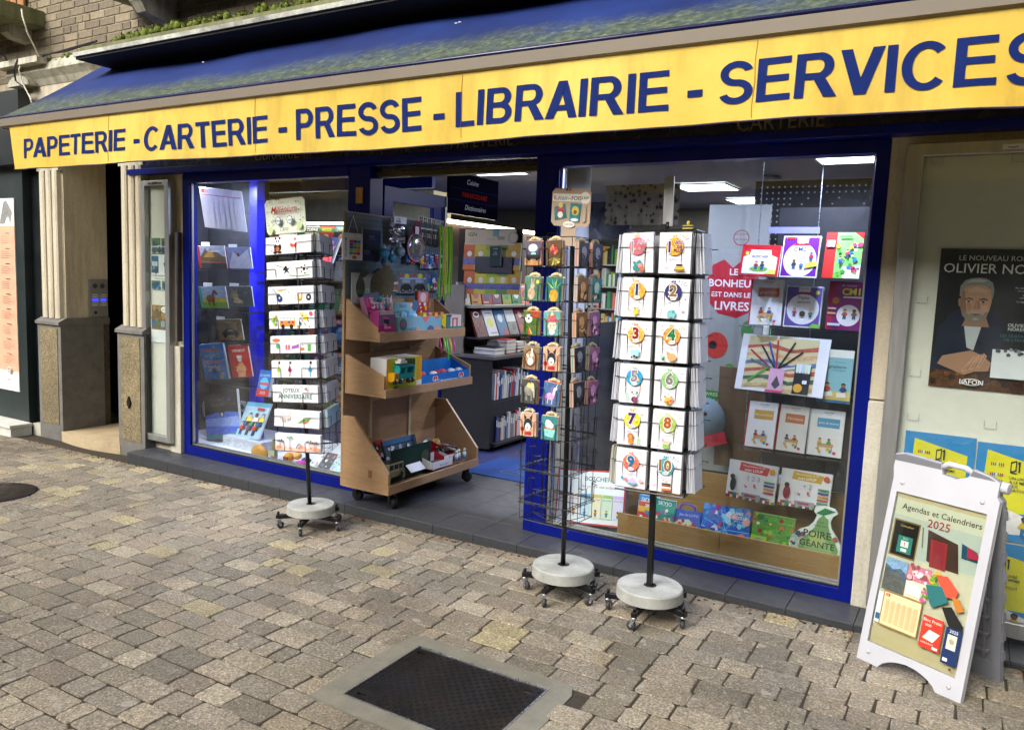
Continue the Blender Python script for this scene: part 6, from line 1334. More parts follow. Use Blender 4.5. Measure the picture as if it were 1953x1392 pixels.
def tray(name, label, x0, x1, y0, y1, z0, hb, hf, c, inner, lbl=None):
    r = empty(name, T(x0, y0, z0), label, 'tray'); m = MB().col(c); W, D = x1-x0, y1-y0
    m.box(0, W, 0, D, 0, .002).prism([(0, 0), (W, 0), (W, hf), (0, hb)], 0, .002).prism([(0, 0), (W, 0), (W, hf), (0, hb)], D-.002, D).box(W-.002, W, 0, D, 0, hf).box(0, .002, 0, D, 0, hb); m.build('tray_body', M_card, r)
    if lbl: A = Art(D, hf); lbl(A); A.build(r, 'front_print', T(W+.0005, 0, 0) @ RZ(90))
    return r
ya = at(824, 913, x=-3.12).y; yb = at(862, 900, x=-3.12).y
tray('white_tray', 'white counter tray with one purple pack on the bottom shelf', -3.24, -3.12, ya, yb, .168, .08, .05, 'd8dade', None, lambda A: A.r(0, 0, 1, 1, 'dcdee2').t('BRICO PARTY', .6, .35, .25, '3a3a44', .5))
o = bx('purple_pack', 'small grey pack with a purple cross in the white tray', 'toy pack', 826, 880, 843, 896, -3.16, .03, '6a6048', lambda A: A.r(0, 0, 1, 1, '6a6048').l(.25, .25, .75, .75, .12, 'c890e0').l(.25, .75, .75, .25, .12, 'c890e0').l(.25, .5, .75, .5, .08, 'e8d0f4'), 0, 15)
yc = at(868, 885, x=-3.13).y
tray('red_tray', 'red and white sweets tray behind the white tray', -3.36, -3.15, yb-.06, yc+.02, .17, .12, .06, 'b02028', None, lambda A: A.r(0, 0, 1, 1, 'dfe2e0').p([(.4, 0), (1, 0), (1, .9)], 'c02a24').t('Crazy', .35, .5, .35, '6a9a3a', .5, .01))
q = random.Random(6)
for k in range(14):
    m = MB().col(['2a1f1c', '3a2a26', 'b8b0b4', '6a4a3a', '201818'][k % 5]); l = q.uniform(.03, .05); m.tube([(-l, 0, 0), (l, 0, .006)], [.007, .011], 6)
    o = m.build('wrapped_sweet', M_plas, None, T(-3.33+q.uniform(0, .15), yb-.02+q.uniform(0, .18), .235+q.uniform(0, .02)) @ RZ(q.uniform(0, 360))); tag(o, 'dark wrapped sweet stick heaped in the red and white tray', 'sweet', 'wrapped sweet sticks in the red tray')
for k, (px, c) in enumerate(((871, 'd0d4d0'), (878, 'c4d0dc'), (886, 'cdd6c0'))):
    P = at(px, 886-k*2, x=-3.12); m = MB().col('e2e4e2'); m.lathe([(.014, 0), (.014, .06), (.008, .066)], 14).col('6a90b0').lathe([(.0143, .015), (.0143, .045)], 14).col('c8d8b8').lathe([(.011, .066), (.011, .085), (.004, .09), (0, .09)], 12)
    o = m.build('glue_bottle', M_plas, None, T(-3.125-.012*(k == 1), P.y, .166)); tag(o, 'white bubble bottle with blue label at the shelf end, %s of three' % ('near', 'middle', 'far')[k], 'bottle', 'three white bottles on the bottom shelf')
m = MB().col('d8a820'); m.smooth = True; m.tube([(0, .04*cos(k*.6), .03*sin(k*.6)) for k in range(8)], .006, 6); P = at(700, 842, x=-3.36); tag(m.build('yellow_strap', M_plas, None, T(P)), 'yellow plastic loop peeking over the near side of the bottom shelf', 'strap')
m = MB().col('e0e2e4'); m.lathe([(0, 0), (.035, 0), (.035, .002), (0, .002)], 18, RY(80)); P = at(811, 857, x=-3.28); tag(m.build('round_tag', M_card, None, T(P.x, P.y, .30)), 'round white tag standing between the boxes in the bottom shelf', 'tag')

# ================================================================== FOLDING PAVEMENT SIGN
SB = Vector((-.312, 3.474)); SW, SH, SY, SL = .425, .875, -25.6, 10.5
sg = empty('pavement_sign', T(SB.x, SB.y, G(SB.x)) @ RZ(SY), 'white plastic folding pavement sign advertising 2025 diaries and calendars', 'pavement sign')
def sarch(n=14): return [(SW*(.22+.56*t/n), .055*sin(pi*t/n)**.6) for t in range(n+1)]
outer = [(0.0, .0)]+[(SW*.15, 0)]+sarch()+[(SW*.86, 0), (SW, 0.0), (SW, SH-.10), (SW-.012, SH-.085), (SW-.012, SH-.03), (SW-.05, SH-.012), (SW*.74, SH-.0), (SW*.70, SH-.035), (SW*.60, SH-.052), (SW*.47, SH-.045), (SW*.44, SH+.0), (SW*.1, SH+.01), (.0, SH-.0), (0, SH-.06), (.008, SH-.10)]
hole = [(.032, .085), (SW-.035, .085), (SW-.035, SH-.155), (.032, SH-.155)]
def sign_panel(M, nm, front):
    m = MB(); m.prism([outer, hole], 0, .026); p = m.build(nm, M_whiteplas if front else M_greyplas, sg, M, fixn=True, bevel=.004); return p
Mf = RX(-SL); fp = sign_panel(Mf, 'front_frame', True)
m = MB(); m.smooth = True; m.tube([(SW*.44, .013, SH-.02), (SW*.5, .013, SH+.0), (SW*.66, .013, SH-.003), (SW*.73, .013, SH-.018)], .012, 10); m.build('handle', M_whiteplas, fp)
m = MB()
for u, v in ((.045, .045), (SW-.05, .045), (.05, SH-.115), (SW-.06, SH-.115)): m.lathe([(.009, 0), (.008, .004), (0, .005)], 14, T(u, 0, v) @ RX(90))
m.build('screw_cap', M_whiteplas, fp)
m = MB(); m.tube([(SW*.80, .03, SH-.045), (SW+.012, .03, SH-.045)], .022, 12); m.tube([(.0, .03, SH-.03), (SW*.16, .03, SH-.03)], .018, 12); m.build('hinge', M_whiteplas, sg, Mf, bevel=.002)
MB().box(.033, SW-.036, .014, .0165, .086, SH-.156).build('backing', simple('tan_backing', 'b8a878', .6), fp)
iw, ih = SW-.07, SH-.245; A = Art(iw, ih, -.0006)
A.r(0, 0, 1, 1, 'cdcbb0').r(0, 0, 1, .12, 'c6b487').r(0, .97, 1, 1, 'c6b487').p([(.0, .60), (1, .62), (1, .86), (.0, .86)], 'b9c0b2').p([(.42, .12), (1, .12), (1, .6), (.42, .6)], 'd8cfb0')
A.t('Agendas et Calendriers', .52, .92, .036, '2b2620', .92, .008).t('2025', .52, .855, .05, '9c2a22', .4, .012)
A.r(.02, .59, .33, .83, '8a6a30').r(.035, .60, .315, .82, '1b1510').t('Calendrier', .18, .795, .014, 'c9a84a', .2, .0, shear=.3).r(.10, .62, .27, .73, '2f8578').r(.14, .66, .23, .70, 'e8e8e0').t('1', .185, .68, .025, 'b8302a', .1, .01).t('2025', .185, .715, .012, 'd8e0c8', .14).r(.15, .63, .22, .65, 'e8e8e0')
A.p([(.42, .815), (.76, .775), (.82, .60), (.58, .60), (.46, .62)], '43281d').p([(.47, .76), (.65, .76), (.68, .59), (.50, .59)], 'a01f26').p([(.50, .75), (.63, .75), (.655, .6), (.53, .6)], '8f1b22').l(.36, .82, .39, .69, .012, '7a6a50').p([(.80, .79), (.82, .70), (.99, .70), (.97, .76)], '1f4f62').p([(.86, .78), (.88, .71), (1.0, .72), (.99, .745)], 'a01f3a')
A.r(.02, .36, .28, .57, '4a5f7a', 1).p([(.02, .36), (.28, .36), (.28, .42), (.18, .50), (.1, .47), (.02, .52)], '5a5c58', 1).p([(.02, .53), (.12, .5), (.2, .52), (.28, .49), (.28, .57), (.02, .57)], '7fa0c0', 1)
A.r(.29, .36, .54, .57, 'd8cfae').p([(.29, .47), (.55, .47), (.55, .57), (.29, .57)], 'b5707e', 1).scatter(.3, .48, .54, .57, 20, ['d8a0a8', '8a4a50', 'e8c8c8'], .03, 4).r(.31, .38, .48, .45, 'ece4cc').scatter(.55, .47, .64, .57, 14, ['4a7a2a', '6a9a3a', 'e0a82a'], .035, 6).scatter(.50, .36, .56, .45, 10, ['c8508a', '5a8a3a'], .02, 5)
A.p([(.02, .14), (.1, .14), (.1, .34), (.02, .34)], 'c8d0d0').r(.03, .16, .09, .2, '2f5f7a').p([(.08, .13), (.53, .13), (.53, .36), (.08, .36)], '9a7a3f').p([(.095, .14), (.52, .14), (.52, .35), (.095, .35)], 'dfcf9f').r(.11, .325, .16, .345, 'b8402a').t('25', .13, .335, .012, 'f0e0c0', .05)
for k in range(6): A.r(.125+.065*k, .16, .17+.065*k, .31, 'cbb888')
for k in range(9): A.r(.12, .165+.016*k, .505, .167+.016*k, 'b8a474')
A.p([(.62, .56), (.74, .57), (.88, .50), (.86, .455), (.74, .44)], 'c95038').p([(.53, .48), (.70, .50), (.80, .42), (.64, .355), (.60, .38)], '2a6a6c').p([(.82, .46), (.90, .46), (.97, .40), (.90, .375)], 'b9742a').p([(.74, .38), (.84, .40), (.99, .31), (.99, .27), (.86, .27)], '20201e')
A.p([(.57, .10), (.80, .10), (.80, .30), (.57, .30)], 'c23a28').t('Bloc Pratic', .68, .275, .018, 'f0e4d8', .2, .004).t('2025', .64, .245, .014, 'f0e4d8', .12, .004).p([(.60, .16), (.72, .15), (.78, .21), (.66, .22)], 'e8dccb').r(.72, .11, .78, .125, 'e8e4dc').t('DATE & BLOC', .66, .135, .01, 'f0e4d8', .14)
A.p([(.83, .06), (1.0, .06), (1.0, .28), (.83, .28)], '1c315c').t('2025', .915, .26, .018, 'dfe4ea', .13, .004).r(.86, .15, .96, .24, 'd8d4c0').e(.91, .2, .03, 'a8a48a', 1).r(.85, .075, .9, .095, 'e0e0dc')
A.r(.93, .03, .96, .045, '6a2a20')
A.build(fp, 'poster_print', T(.035, .0135, .088+0) ); MB().box(.033, SW-.036, .0075, .0085, .086, SH-.156).build('clear_cover', M_acryl, fp)
# rear panel swings the other way; ribbed inner face
SO = Matrix.Translation((0, 2*SH*sin(radians(SL))+.0, 0))
Mr = T(0, .335, 0) @ RX(SL) @ T(0, -.026, 0)
rp = sign_panel(Mr, 'rear_frame', False)
m = MB(); m.box(.033, SW-.036, .012, .016, .086, SH-.156); m.build('rear_board', M_greyplas, rp)
m = MB()
for k in range(9):
    z = .12+k*.075; m.box(.04, SW-.045, -.004, .0115, z, z+.010)
for k in range(6):
    u = .07+k*.058; m.box(u, u+.008, -.0035, .0113, .1, SH-.16)
m.build('rib', M_greyplas, rp)
m = MB(); 
for k in range(8): z = .10+.085*k; m.prism([(.006, z), (.034, z), (.034, z+.03), (.02, z+.045), (.006, z+.045)], SW-.006, SW+.004, axis='x')
m.build('edge_rib', M_greyplas, rp)
# ================================================================== SHOP INTERIOR
shop = empty('shop_interior', T(-3, 8, 0), 'shop interior with pale ceiling, walls and white columns', 'shop interior')
def ip(name, mb, mat, bevel=0, fixn=False): o = mb.build(name, mat, None, None, fixn, bevel); o.parent = shop; o.matrix_parent_inverse = shop.matrix_world.inverted(); return o
ip('ceiling', MB().box(-8.4, 1.8, 4.31, 11.6, 2.62, 2.66), M_ceil)
ip('back_wall', MB().box(-8.4, 1.8, 11.5, 11.6, -.05, 2.62), M_wallin)
ip('left_wall', MB().box(-8.5, -8.4, 4.31, 11.6, -.05, 2.66), M_wallin)
ip('right_wall', MB().box(1.8, 1.9, 4.31, 11.6, -.05, 2.66), M_wallin)
ip('left_side_wall', MB().box(-5.92, -5.85, 4.31, 5.3, 0, 2.62), M_dark)
ip('ceiling_beam', MB().box(-8.4, 1.8, 4.9, 5.1, 2.36, 2.61), M_navy)
for x, y in ((-2.44, 4.95), (-1.92, 8.3)):
    m = MB(); m.lathe([(.085, 0), (.085, 2.35 if y < 6 else 2.61)], 24, T(x, y, 0)); ip('column', m, M_whitecol)
# lit ceiling panels
def lamp(x, y, sx, sy, label, mat=M_lamp, power=60, col=(.93, .97, 1)):
    o = empty('ceiling_light', T(x, y, 2.612), label, 'ceiling light')
    MB().box(-sx/2, sx/2, -sy/2, sy/2, -.012, -.004).build('diffuser', mat, o)
    MB().prism([[(-sx/2-.02, -sy/2-.02), (sx/2+.02, -sy/2-.02), (sx/2+.02, sy/2+.02), (-sx/2-.02, sy/2+.02)], [(-sx/2-.001, -sy/2-.001), (sx/2+.001, -sy/2-.001), (sx/2+.001, sy/2+.001), (-sx/2-.001, sy/2+.001)]], -.016, -.001, axis='z').build('frame', M_alu, o, fixn=True)
    l = bpy.data.lights.new('panel_glow', 'AREA'); l.shape = 'RECTANGLE'; l.size = sx*.95; l.size_y = sy*.95; l.energy = power; l.color = col
    lo = bpy.data.objects.new('panel_glow', l); COL.objects.link(lo); lo.parent = o; lo.location = (0, 0, -.02)
lamp(-4.55, 7.1, .6, .6, 'square lit ceiling panel seen through the open doorway', power=70)
lamp(-2.80, 8.95, .6, .6, 'square lit ceiling panel left of the column seen through the right window')
lamp(-2.62, 10.5, .6, .6, 'farther small lit ceiling panel beside the column through the right window')
lamp(-7.0, 6.9, .6, .6, 'lit ceiling panel at the top of the left window')
lamp(-1.0, 7.2, .6, .6, 'lit ceiling panel hidden above the right window display', power=40)
# window spots
def spot(x, y, z, label, power):
    o = empty('spot_lamp', T(x, y, z), label, 'spot lamp'); m = MB(); m.lathe([(.0, .03), (.04, .03), (.045, .0), (.038, .0), (.038, .012)], 18); m.build('housing', M_alu, o)
    m = MB(); m.lathe([(0, .004), (.037, .004), (.037, .008), (0, .008)], 16); m.build('bulb', M_spot, o)
    l = bpy.data.lights.new('spot_glow', 'AREA'); l.shape = 'DISK'; l.size = .08; l.energy = power; l.color = (.62, .68, 1); lo = bpy.data.objects.new('spot_glow', l); COL.objects.link(lo); lo.parent = o; lo.location = (0, 0, -.004)
for x in (-5.45, -4.55): spot(x, 4.22, 2.17, 'lit bluish spot lamp at the top of the left window, %s one' % ('left' if x < -5 else 'right'), 20)
for x in (-1.75, -.75): spot(x, 4.22, 2.17, 'lit bluish spot lamp at the top of the right window, %s one' % ('left' if x < -1 else 'right'), 14)
ip('window_ceiling', MB().box(-5.84, -3.67, 4.12, 4.60, 2.205, 2.225), M_ceil); ip('window_ceiling', MB().box(-2.17, -.42, 4.12, 4.60, 2.205, 2.225), M_ceil)

# ---- left window display
ds = empty('left_window_display', T(-4.8, 4.3, .0), 'low white display floor and black back panel inside the left window', 'window display')
def dp(name, mb, mat, root, bevel=0): o = mb.build(name, mat, None, None, False, bevel); o.parent = root; o.matrix_parent_inverse = root.matrix_world.inverted(); return o
dp('display_floor', MB().box(-5.84, -3.68, 4.08, 4.9, .0, .055), M_whitecol, ds)
dp('back_panel', MB().box(-5.84, -5.27, 4.60, 4.62, .056, 2.2), M_dark, ds)
dp('side_panel', MB().box(-5.838, -5.825, 4.09, 4.59, .056, 2.2), M_dark, ds)
dp('blue_post', MB().box(-5.26, -5.165, 4.55, 4.63, .056, 2.2), simple('spotlit_blue_post', '0a0fd0', .35, 0, .05), ds, .003)  # brighter than the frame paint: the spot lamp's light put into the colour
for z in (1.47, 1.14, .885, .53):
    dp('shelf_rail', MB().box(-5.80, -5.0, 4.335, 4.345, z-.012, z-.004), M_dark, ds)
    for x in (-5.45, -5.1): dp('rail_arm', MB().box(x, x+.008, 4.346, 4.599, z-.012, z-.004), M_dark, ds)
    m = MB().col('e3e6ea')
sock = MB().col('e4e5e6').box(-5.46, -5.36, 4.588, 4.599, .56, .65); P0 = at(463, 763, y=4.59)
so = empty('wall_socket', T(at(443, 775, y=4.59)), 'white double wall socket behind the books in the left window', 'socket')
m = MB().col('dfe0e2'); m.box(0, .085, -.008, .006, -.03, .06).box(.095, .18, -.008, .006, -.03, .06); m.build('plate', M_plas, so); m = MB().col('3a3b3e')
for u in (.042, .137): m.lathe([(0, 0), (.022, 0), (.022, .001)], 14, T(u, -.0085, .015) @ RX(90))
m.build('socket_hole', M_plas, so)
IT = {
'calposter':((-5.493,4.300,1.813),0.413,0.326,10,-18,5), 'cal_red':((-5.627,4.350,1.477),0.308,0.186,6,-10,-1), 'cal_blue':((-5.277,4.350,1.485),0.261,0.171,6,-10,-1),
'horse':((-5.604,4.350,1.144),0.298,0.182,6,-9,-3), 'cat':((-5.267,4.350,1.177),0.275,0.165,4,-8,-2), 'car':((-5.383,4.350,0.891),0.260,0.174,8,-9,-4),
'guin':((-5.561,4.350,0.536),0.232,0.309,15,-7,-7), 'vermot':((-5.222,4.350,0.597),0.190,0.265,15,-7,-6), 'pesq':((-5.416,4.250,0.060),0.379,0.385,3,6,-13),
'smallbl':((-4.948,4.350,0.473),0.138,0.214,-1,15,-3), 'manga':((-5.078,4.250,0.137),0.299,0.302,-5,27,-4), 'r_red':((-1.133,4.300,1.561),0.205,0.168,-3,13,1),
'cm2':((-0.921,4.300,1.557),0.189,0.219,-4,12,0), 'grn':((-0.709,4.300,1.559),0.180,0.238,-4,12,0), 'graph':((-1.064,4.300,1.298),0.170,0.244,0,9,-1),
'petite':((-0.883,4.300,1.298),0.184,0.218,-1,10,0), 'cm1':((-0.672,4.300,1.298),0.172,0.250,0,10,0), 'pens':((-1.100,4.250,0.951),0.461,0.306,-6,16,0),
'b1':((-1.043,4.300,0.635),0.160,0.250,-3,16,-1), 'b2':((-0.877,4.300,0.638),0.153,0.245,0,11,1), 'b3':((-0.716,4.300,0.637),0.172,0.241,0,9,0),
'loup1':((-1.108,4.250,0.353),0.263,0.205,-2,8,1), 'loup2':((-0.830,4.250,0.355),0.258,0.197,-3,18,-1), 'loto':((-1.408,4.200,0.122),0.182,0.116,1,15,-1),
'puzz':((-1.218,4.200,0.115),0.262,0.184,2,15,-1), 'green':((-0.945,4.200,0.126),0.214,0.173,3,10,1)}
def put(key, art, th=.008, **k):
    o_, w, h, ya, le, ro = IT[key]; A = Art(w, h)
    if art: art(A)
    return lay(frame(o_, ya, le, ro), w, h, th, art=A, **k)
def a_cal(A):
    A.r(0, 0, 1, 1, 'e9e9ee').r(.02, .02, .98, .98, 'dfe0ea').r(.05, .88, .12, .97, 'c8303a').t('25', .17, .925, .06, 'c8303a', .08).r(.04, .82, .96, .84, 'c0606a')
    for k in range(7):
        A.r(.06+.13*k, .06, .06+.13*k+.11, .79, 'e8e9f2')
        for j in range(14): A.r(.065+.13*k, .08+.05*j, .16+.13*k, .084+.05*j, 'aeb2c4')
put('calposter', a_cal, .003, name='wall_calendar', label='large white year-planner calendar hanging at the top of the left window', cat='calendar')
def a_mtn(A): A.r(0, 0, 1, 1, '6b6a62', 1).r(0, .55, 1, 1, '9aa6c0', 1).p([(.1, .5), (.3, .9), (.5, .6), (.62, .8), (1, .45), (1, .2), (.1, .2)], '5c4a3a', 1).p([(.2, .5), (.5, .9), (.6, .5)], 'b08a3a', 1).r(0, 0, 1, .22, '2c3236', 1).r(0, 0, .1, 1, 'a82a2a').l(.1, .3, .95, .26, .015, 'd05050').r(.45, .74, .8, .78, 'e6e6e6')
put('cal_red', a_mtn, name='picture_calendar', label='mountain picture calendar with a red spine, upper left in the left window', cat='calendar', group='picture calendars in the left window')
def a_ski(A): A.r(0, 0, 1, 1, '8f9cc8', 1).r(0, 0, .05, 1, '9a4040').p([(.1, .2), (.3, .8), (.5, .55), (.9, .9), (1, .2), (1, 0), (.1, 0)], 'd0d4ea', 1).e(.5, .65, .06, 'b0505a')
put('cal_blue', a_ski, name='picture_calendar', label='pale blue snowy picture calendar beside the blue post', cat='calendar', group='picture calendars in the left window')
def a_horse(A):
    A.r(0, 0, 1, 1, '8aa6c8', 1).r(0, 0, 1, .5, 'b8a83e', 1).r(0, 0, 1, .28, '6a9a2a', 1).r(0, 0, .1, 1, '2f9a90').e(.4, .45, .16, '7a3d20', 1, ry=.1).p([(.42, .5), (.52, .82), (.6, .84), (.7, .66), (.66, .62), (.55, .68), (.52, .45)], '7a3d20', 1).r(.3, .15, .35, .4, '6a3318').r(.47, .15, .52, .4, '6a3318')
put('horse', a_horse, name='picture_calendar', label='brown horse in a field calendar with a teal spine', cat='calendar', group='picture calendars in the left window')
def a_cat(A): A.r(0, 0, 1, 1, '4a5462', 1).e(.3, .55, .16, '8a7a66', 1, ry=.14).p([(.18, .7), (.2, .92), (.3, .78)], '8a7a66', 1).p([(.32, .78), (.42, .9), (.42, .66)], '8a7a66', 1).p([(.3, .5), (.6, .3), (.6, .15), (.2, .2)], 'a89884', 1).e(.25, .58, .02, 'c8c83a').e(.36, .56, .02, 'c8c83a').t('CHATS', .75, .7, .06, '9aa4b4', .3)
put('cat', a_cat, name='picture_calendar', label='grey tabby kitten picture calendar in the left window', cat='calendar', group='picture calendars in the left window')
def a_car(A): A.r(0, 0, 1, 1, '6b5a45', 1).r(0, 0, 1, .35, '8a6f50', 1).p([(.12, .25), (.2, .42), (.4, .55), (.6, .54), (.82, .4), (.88, .25)], '23272c').p([(.38, .42), (.44, .52), (.58, .51), (.66, .42)], '8a929a').e(.28, .24, .07, '0c0d0f').e(.73, .24, .07, '0c0d0f').t('COLLECTION', .55, .86, .05, 'd8d0c4', .5)
put('car', a_car, name='picture_calendar', label='brown picture calendar with a dark sports car', cat='calendar', group='picture calendars in the left window')
for k, (px, py, w, lb) in enumerate(((382, 463, .1, 'above the mountain calendar'), (434, 467, .1, 'above the pale blue calendar'), (386, 540, .11, 'above the horse calendar'), (436, 541, .11, 'above the kitten calendar'), (411, 604, .1, 'above the sports car calendar'))):
    P = at(px, py+7, y=4.36); A = Art(w, .028); A.r(0, 0, 1, 1, 'e3e6ec'); lay(T(P.x, 4.37, P.z), w, .035, .001, name='price_card', label='small white price card '+lb, cat='price card', art=A)
def a_guin(A):
    A.r(0, 0, 1, 1, '1f7fd0').scatter(.02, .05, .98, .95, 40, ['3a94e0', '1668b8', '58a8e8'], .06, 5)
    for i, (t, c) in enumerate((('GUINNESS', 'd8703a'), ('WORLD', '78b8e0'), ('RECORDS', 'c87a9a'), ('2025', 'd8c0a0'))): A.t(t, .5, .84-.17*i, .11 if i < 3 else .15, '163a6a', .84, .02).t(t, .5, .842-.17*i, .10 if i < 3 else .14, c, .82, .01)
    A.e(.78, .1, .09, 'c8a048').e(.5, .26, .1, '2a5a9a')
put('guin', a_guin, .03, name='record_book', label='thick bright blue book of records for 2025 in the left window', cat='book', cover='1f6fc0')
def a_ver(A): A.r(0, 0, 1, 1, 'b01a20').t('VERMOT', .5, .83, .09, 'e8dcd8', .66, .02).p([(.3, .0), (.3, .3), (.45, .45), (.62, .48), (.72, .3), (.66, 0)], 'd88a70', 1).e(.5, .55, .1, 'd8c8c0').r(.38, .6, .62, .68, 'e4e4e4').t('2025', .5, .27, .13, 'd8b04a', .6, .02)
put('vermot', a_ver, .02, name='almanac', label='red almanac lettered VERMOT 2025 in the left window', cat='book', cover='9a161c')
def a_pes(A): A.r(0, 0, 1, 1, '1b1c22').p([(0, .52), (.3, .55), (.7, .55), (1, .5), (1, 0), (0, 0)], '4a6ad0', 1).p([(0, .45), (1, .42), (1, .2), (0, .3)], '8aa0e4', 1).p([(0, .1), (1, .08), (1, 0), (0, 0)], '4a8a88', 1).t('THOMAS', .4, .82, .07, '6a4a4a', .5, .01).t('PESQUET', .42, .72, .07, '6a5a68', .56, .01).e(.52, .52, .07, '101014').e(.52, .50, .04, 'c8ccd4').e(.76, .8, .035, '5a3a8a')
put('pesq', a_pes, .03, name='space_book', label='large black and blue space photography book standing on the display floor', cat='book', cover='17181d')
def a_sb(A): A.r(0, 0, 1, 1, '1f5fb0').r(0, 0, 1, .28, 'b82a2a').e(.5, .5, .35, '58b0e0').r(.1, .42, .9, .52, 'b84a4a').t('LE GUIDE', .5, .8, .1, 'b8d8ea', .8).t('2025', .5, .14, .1, 'e8d0c8', .6)
put('smallbl', a_sb, .035, name='paperback', label='small blue and red paperback standing behind the shiny picture album', cat='book', cover='1f5fb0')
def a_mg(A):
    A.r(0, 0, 1, 1, '9ab8cc').r(0, .88, 1, 1, '5a9ac0'); q = random.Random(3)
    for k in range(9): A.kid(.15+.09*k, .08+.12*(k % 3), .38, ['c8302a', '2a5a8a', 'd8c83a', '7a3a6a', '3a8a6a', 'e0e0e0'][k % 6], ['d8a888', '6a4028'][k % 2], ['1a1410', 'b8882a', '3a2a4a'][k % 3], ['1f2a4a', '3a3a3a'][k % 2])
    A.r(.55, .78, .85, .84, 'a82a3a')
put('manga', a_mg, .012, name='picture_album', label='glossy album with a crowd of drawn people on a small easel', cat='book')
m = MB(); m.tube([(0, -.02, 0), (0, .0, .0), (.0, .10, .16)], .003, 4); m.tube([(.12, -.02, 0), (.12, .0, .0), (.12, .10, .16)], .003, 4); m.tube([(0, -.02, 0), (0, -.02, .012)], .003, 4); m.tube([(.12, -.02, 0), (.12, -.02, .012)], .003, 4)
P = IT['manga'][0]; tag(m.build('book_easel', M_black, None, T(P[0]+.08, P[1]+.0, P[2]-.006)), 'black wire easel under the glossy picture album', 'easel')
P = at(424, 1370/1, y=4.3)
# marbled box, mustard pouch and small goods on the display floor
a = at(425, 886, y=4.20); c = at(478, 842, y=4.20)
gb = MB().col('b9bccb'); gb.box(0, .46, 0, .14, 0, .09); o = gb.build('marbled_box', M_photo, None, T(a.x, 4.20, .056) @ RZ(-2), bevel=.003); tag(o, 'grey marbled box supporting the picture album in the left window', 'box')
m = MB().col('e0e6e8'); m.box(0, .60, 0, .28, 0, .003); o = m.build('white_paper', M_card, None, T(-5.28, 4.11, .057) @ RZ(-4)); tag(o, 'white paper sheet lying on the floor of the left window', 'paper')
m = MB().col('c78a16'); m.smooth = True; m.sphere((0, 0, 0), .07, n=18, m=12, sc=(1.25, .45, 1.0)); o = m.build('mustard_pouch', simple('mustard_leather', 'b9800f', .45, 0, .1, 10, .2), None, T(at(495, 862, y=4.13)+Vector((0, 0, -.012)))); tag(o, 'mustard yellow leather pouch beside the marbled box', 'pouch')
P = at(523, 872, y=4.14); m = MB().col('8a8468').lathe([(.02, 0), (.026, .01), (.026, .12), (.018, .14), (.02, .15), (0, .152)], 14).col('b8b4a0').box(-.032, .032, -.03, -.027, .03, .07); o = m.build('glass_jar', M_plas, None, T(P.x, P.y, .06)); tag(o, 'slim jar with pale labels behind the palm beach card', 'jar')
P = at(552, 878, y=4.15); m = MB().col('d08a28').sphere((0, 0, .04), .045, n=14, m=9, sc=(1, .8, .75)).col('e2a860').sphere((.05, .03, .05), .04, n=14, m=9, sc=(1, .8, .7)).col('8a4a34').box(-.02, .02, -.045, -.038, .02, .05); o = m.build('soft_toy', M_matte, None, T(P.x, P.y, .057)); tag(o, 'yellow and cream round soft toys in the left window', 'soft toy')
P = at(575, 893, y=4.12); m = MB().col('b03a94').sphere((0, 0, .02), .045, n=14, m=8, sc=(1.2, .8, .45)).col('5a4a62').sphere((.0, .05, .035), .035, n=12, m=8, sc=(1.3, .8, .6)); o = m.build('soft_toy', M_matte, None, T(P.x, P.y, .057)); tag(o, 'bright pink soft toy at the front of the left window', 'soft toy')
for k, (px, py, c, lb) in enumerate(((586, 890, 'cfd0d2', 'white booklet with a red drawing'), (606, 895, '4a4f56', 'dark grey booklet'), (626, 902, 'a8c8cc', 'pale turquoise booklet'))):
    P = at(px, py, y=4.13); A = Art(.10, .14); A.r(0, 0, 1, 1, c, 1).scatter(.1, .1, .9, .9, 8, ['c86a6a', 'e0e0e0', '7a8a8a'], .1, k, 1); lay(T(P.x, 4.14, .06) @ RZ(-12+10*k) @ RX(-42), .10, .14, .01, name='booklet', label=lb+' leaning low in the left window', cat='booklet', group='booklets at the foot of the left window', art=A, cover=c)
m = MB(); m.smooth = True; m.lathe([(0, -.006), (.085, -.006), (.10, .004), (.085, .006), (0, .004)], 30, RX(90)); P = at(400, 780, y=4.52); tag(m.build('white_disc', M_whiteplas, None, T(P)), 'round white plate-like lamp disc behind the space book', 'disc')

# ---- magazine unit seen behind the left rack
mu = empty('magazine_shelves', T(-5.0, 6.3, 0), 'tall magazine shelving unit with lit cream header behind the left window', 'shelving')
def mp(name, mb, mat, root, bevel=0): o = mb.build(name, mat, None, None, False, bevel); o.parent = root; o.matrix_parent_inverse = root.matrix_world.inverted(); return o
MY = 5.9
mp('back_panel', MB().box(-8.3, -4.36, MY+.24, MY+.27, 0, 1.95), simple('brown_shelf_back', '4a3a33', .6), mu)
mp('header', MB().box(-8.3, -4.36, MY-.02, MY+.26, 1.98, 2.26), simple('cream_header', 'c8c6a6', .5), mu)
mp('blue_band', MB().box(-8.3, -4.36, MY-.05, MY+.0, 2.28, 2.44), M_blue, mu)
mp('yellow_strip', MB().box(-7.0, -6.0, MY-.055, MY-.051, 2.38, 2.46), simple('yellow_sign', 'b8a84a', .5), mu)
mp('lit_tube', MB().box(-8.2, -4.4, MY-.0, MY+.03, 1.955, 1.975), M_lampw, mu)
q = random.Random(12); MAGC = ['a83240', '2a4a7a', 'c8c4b8', '3f8a5a', 'd8d8dc', '7a4a6a', '1f2a3a', 'c8903a', 'e0705a', '5a8ab0', '8aa03a', '2c2c34']
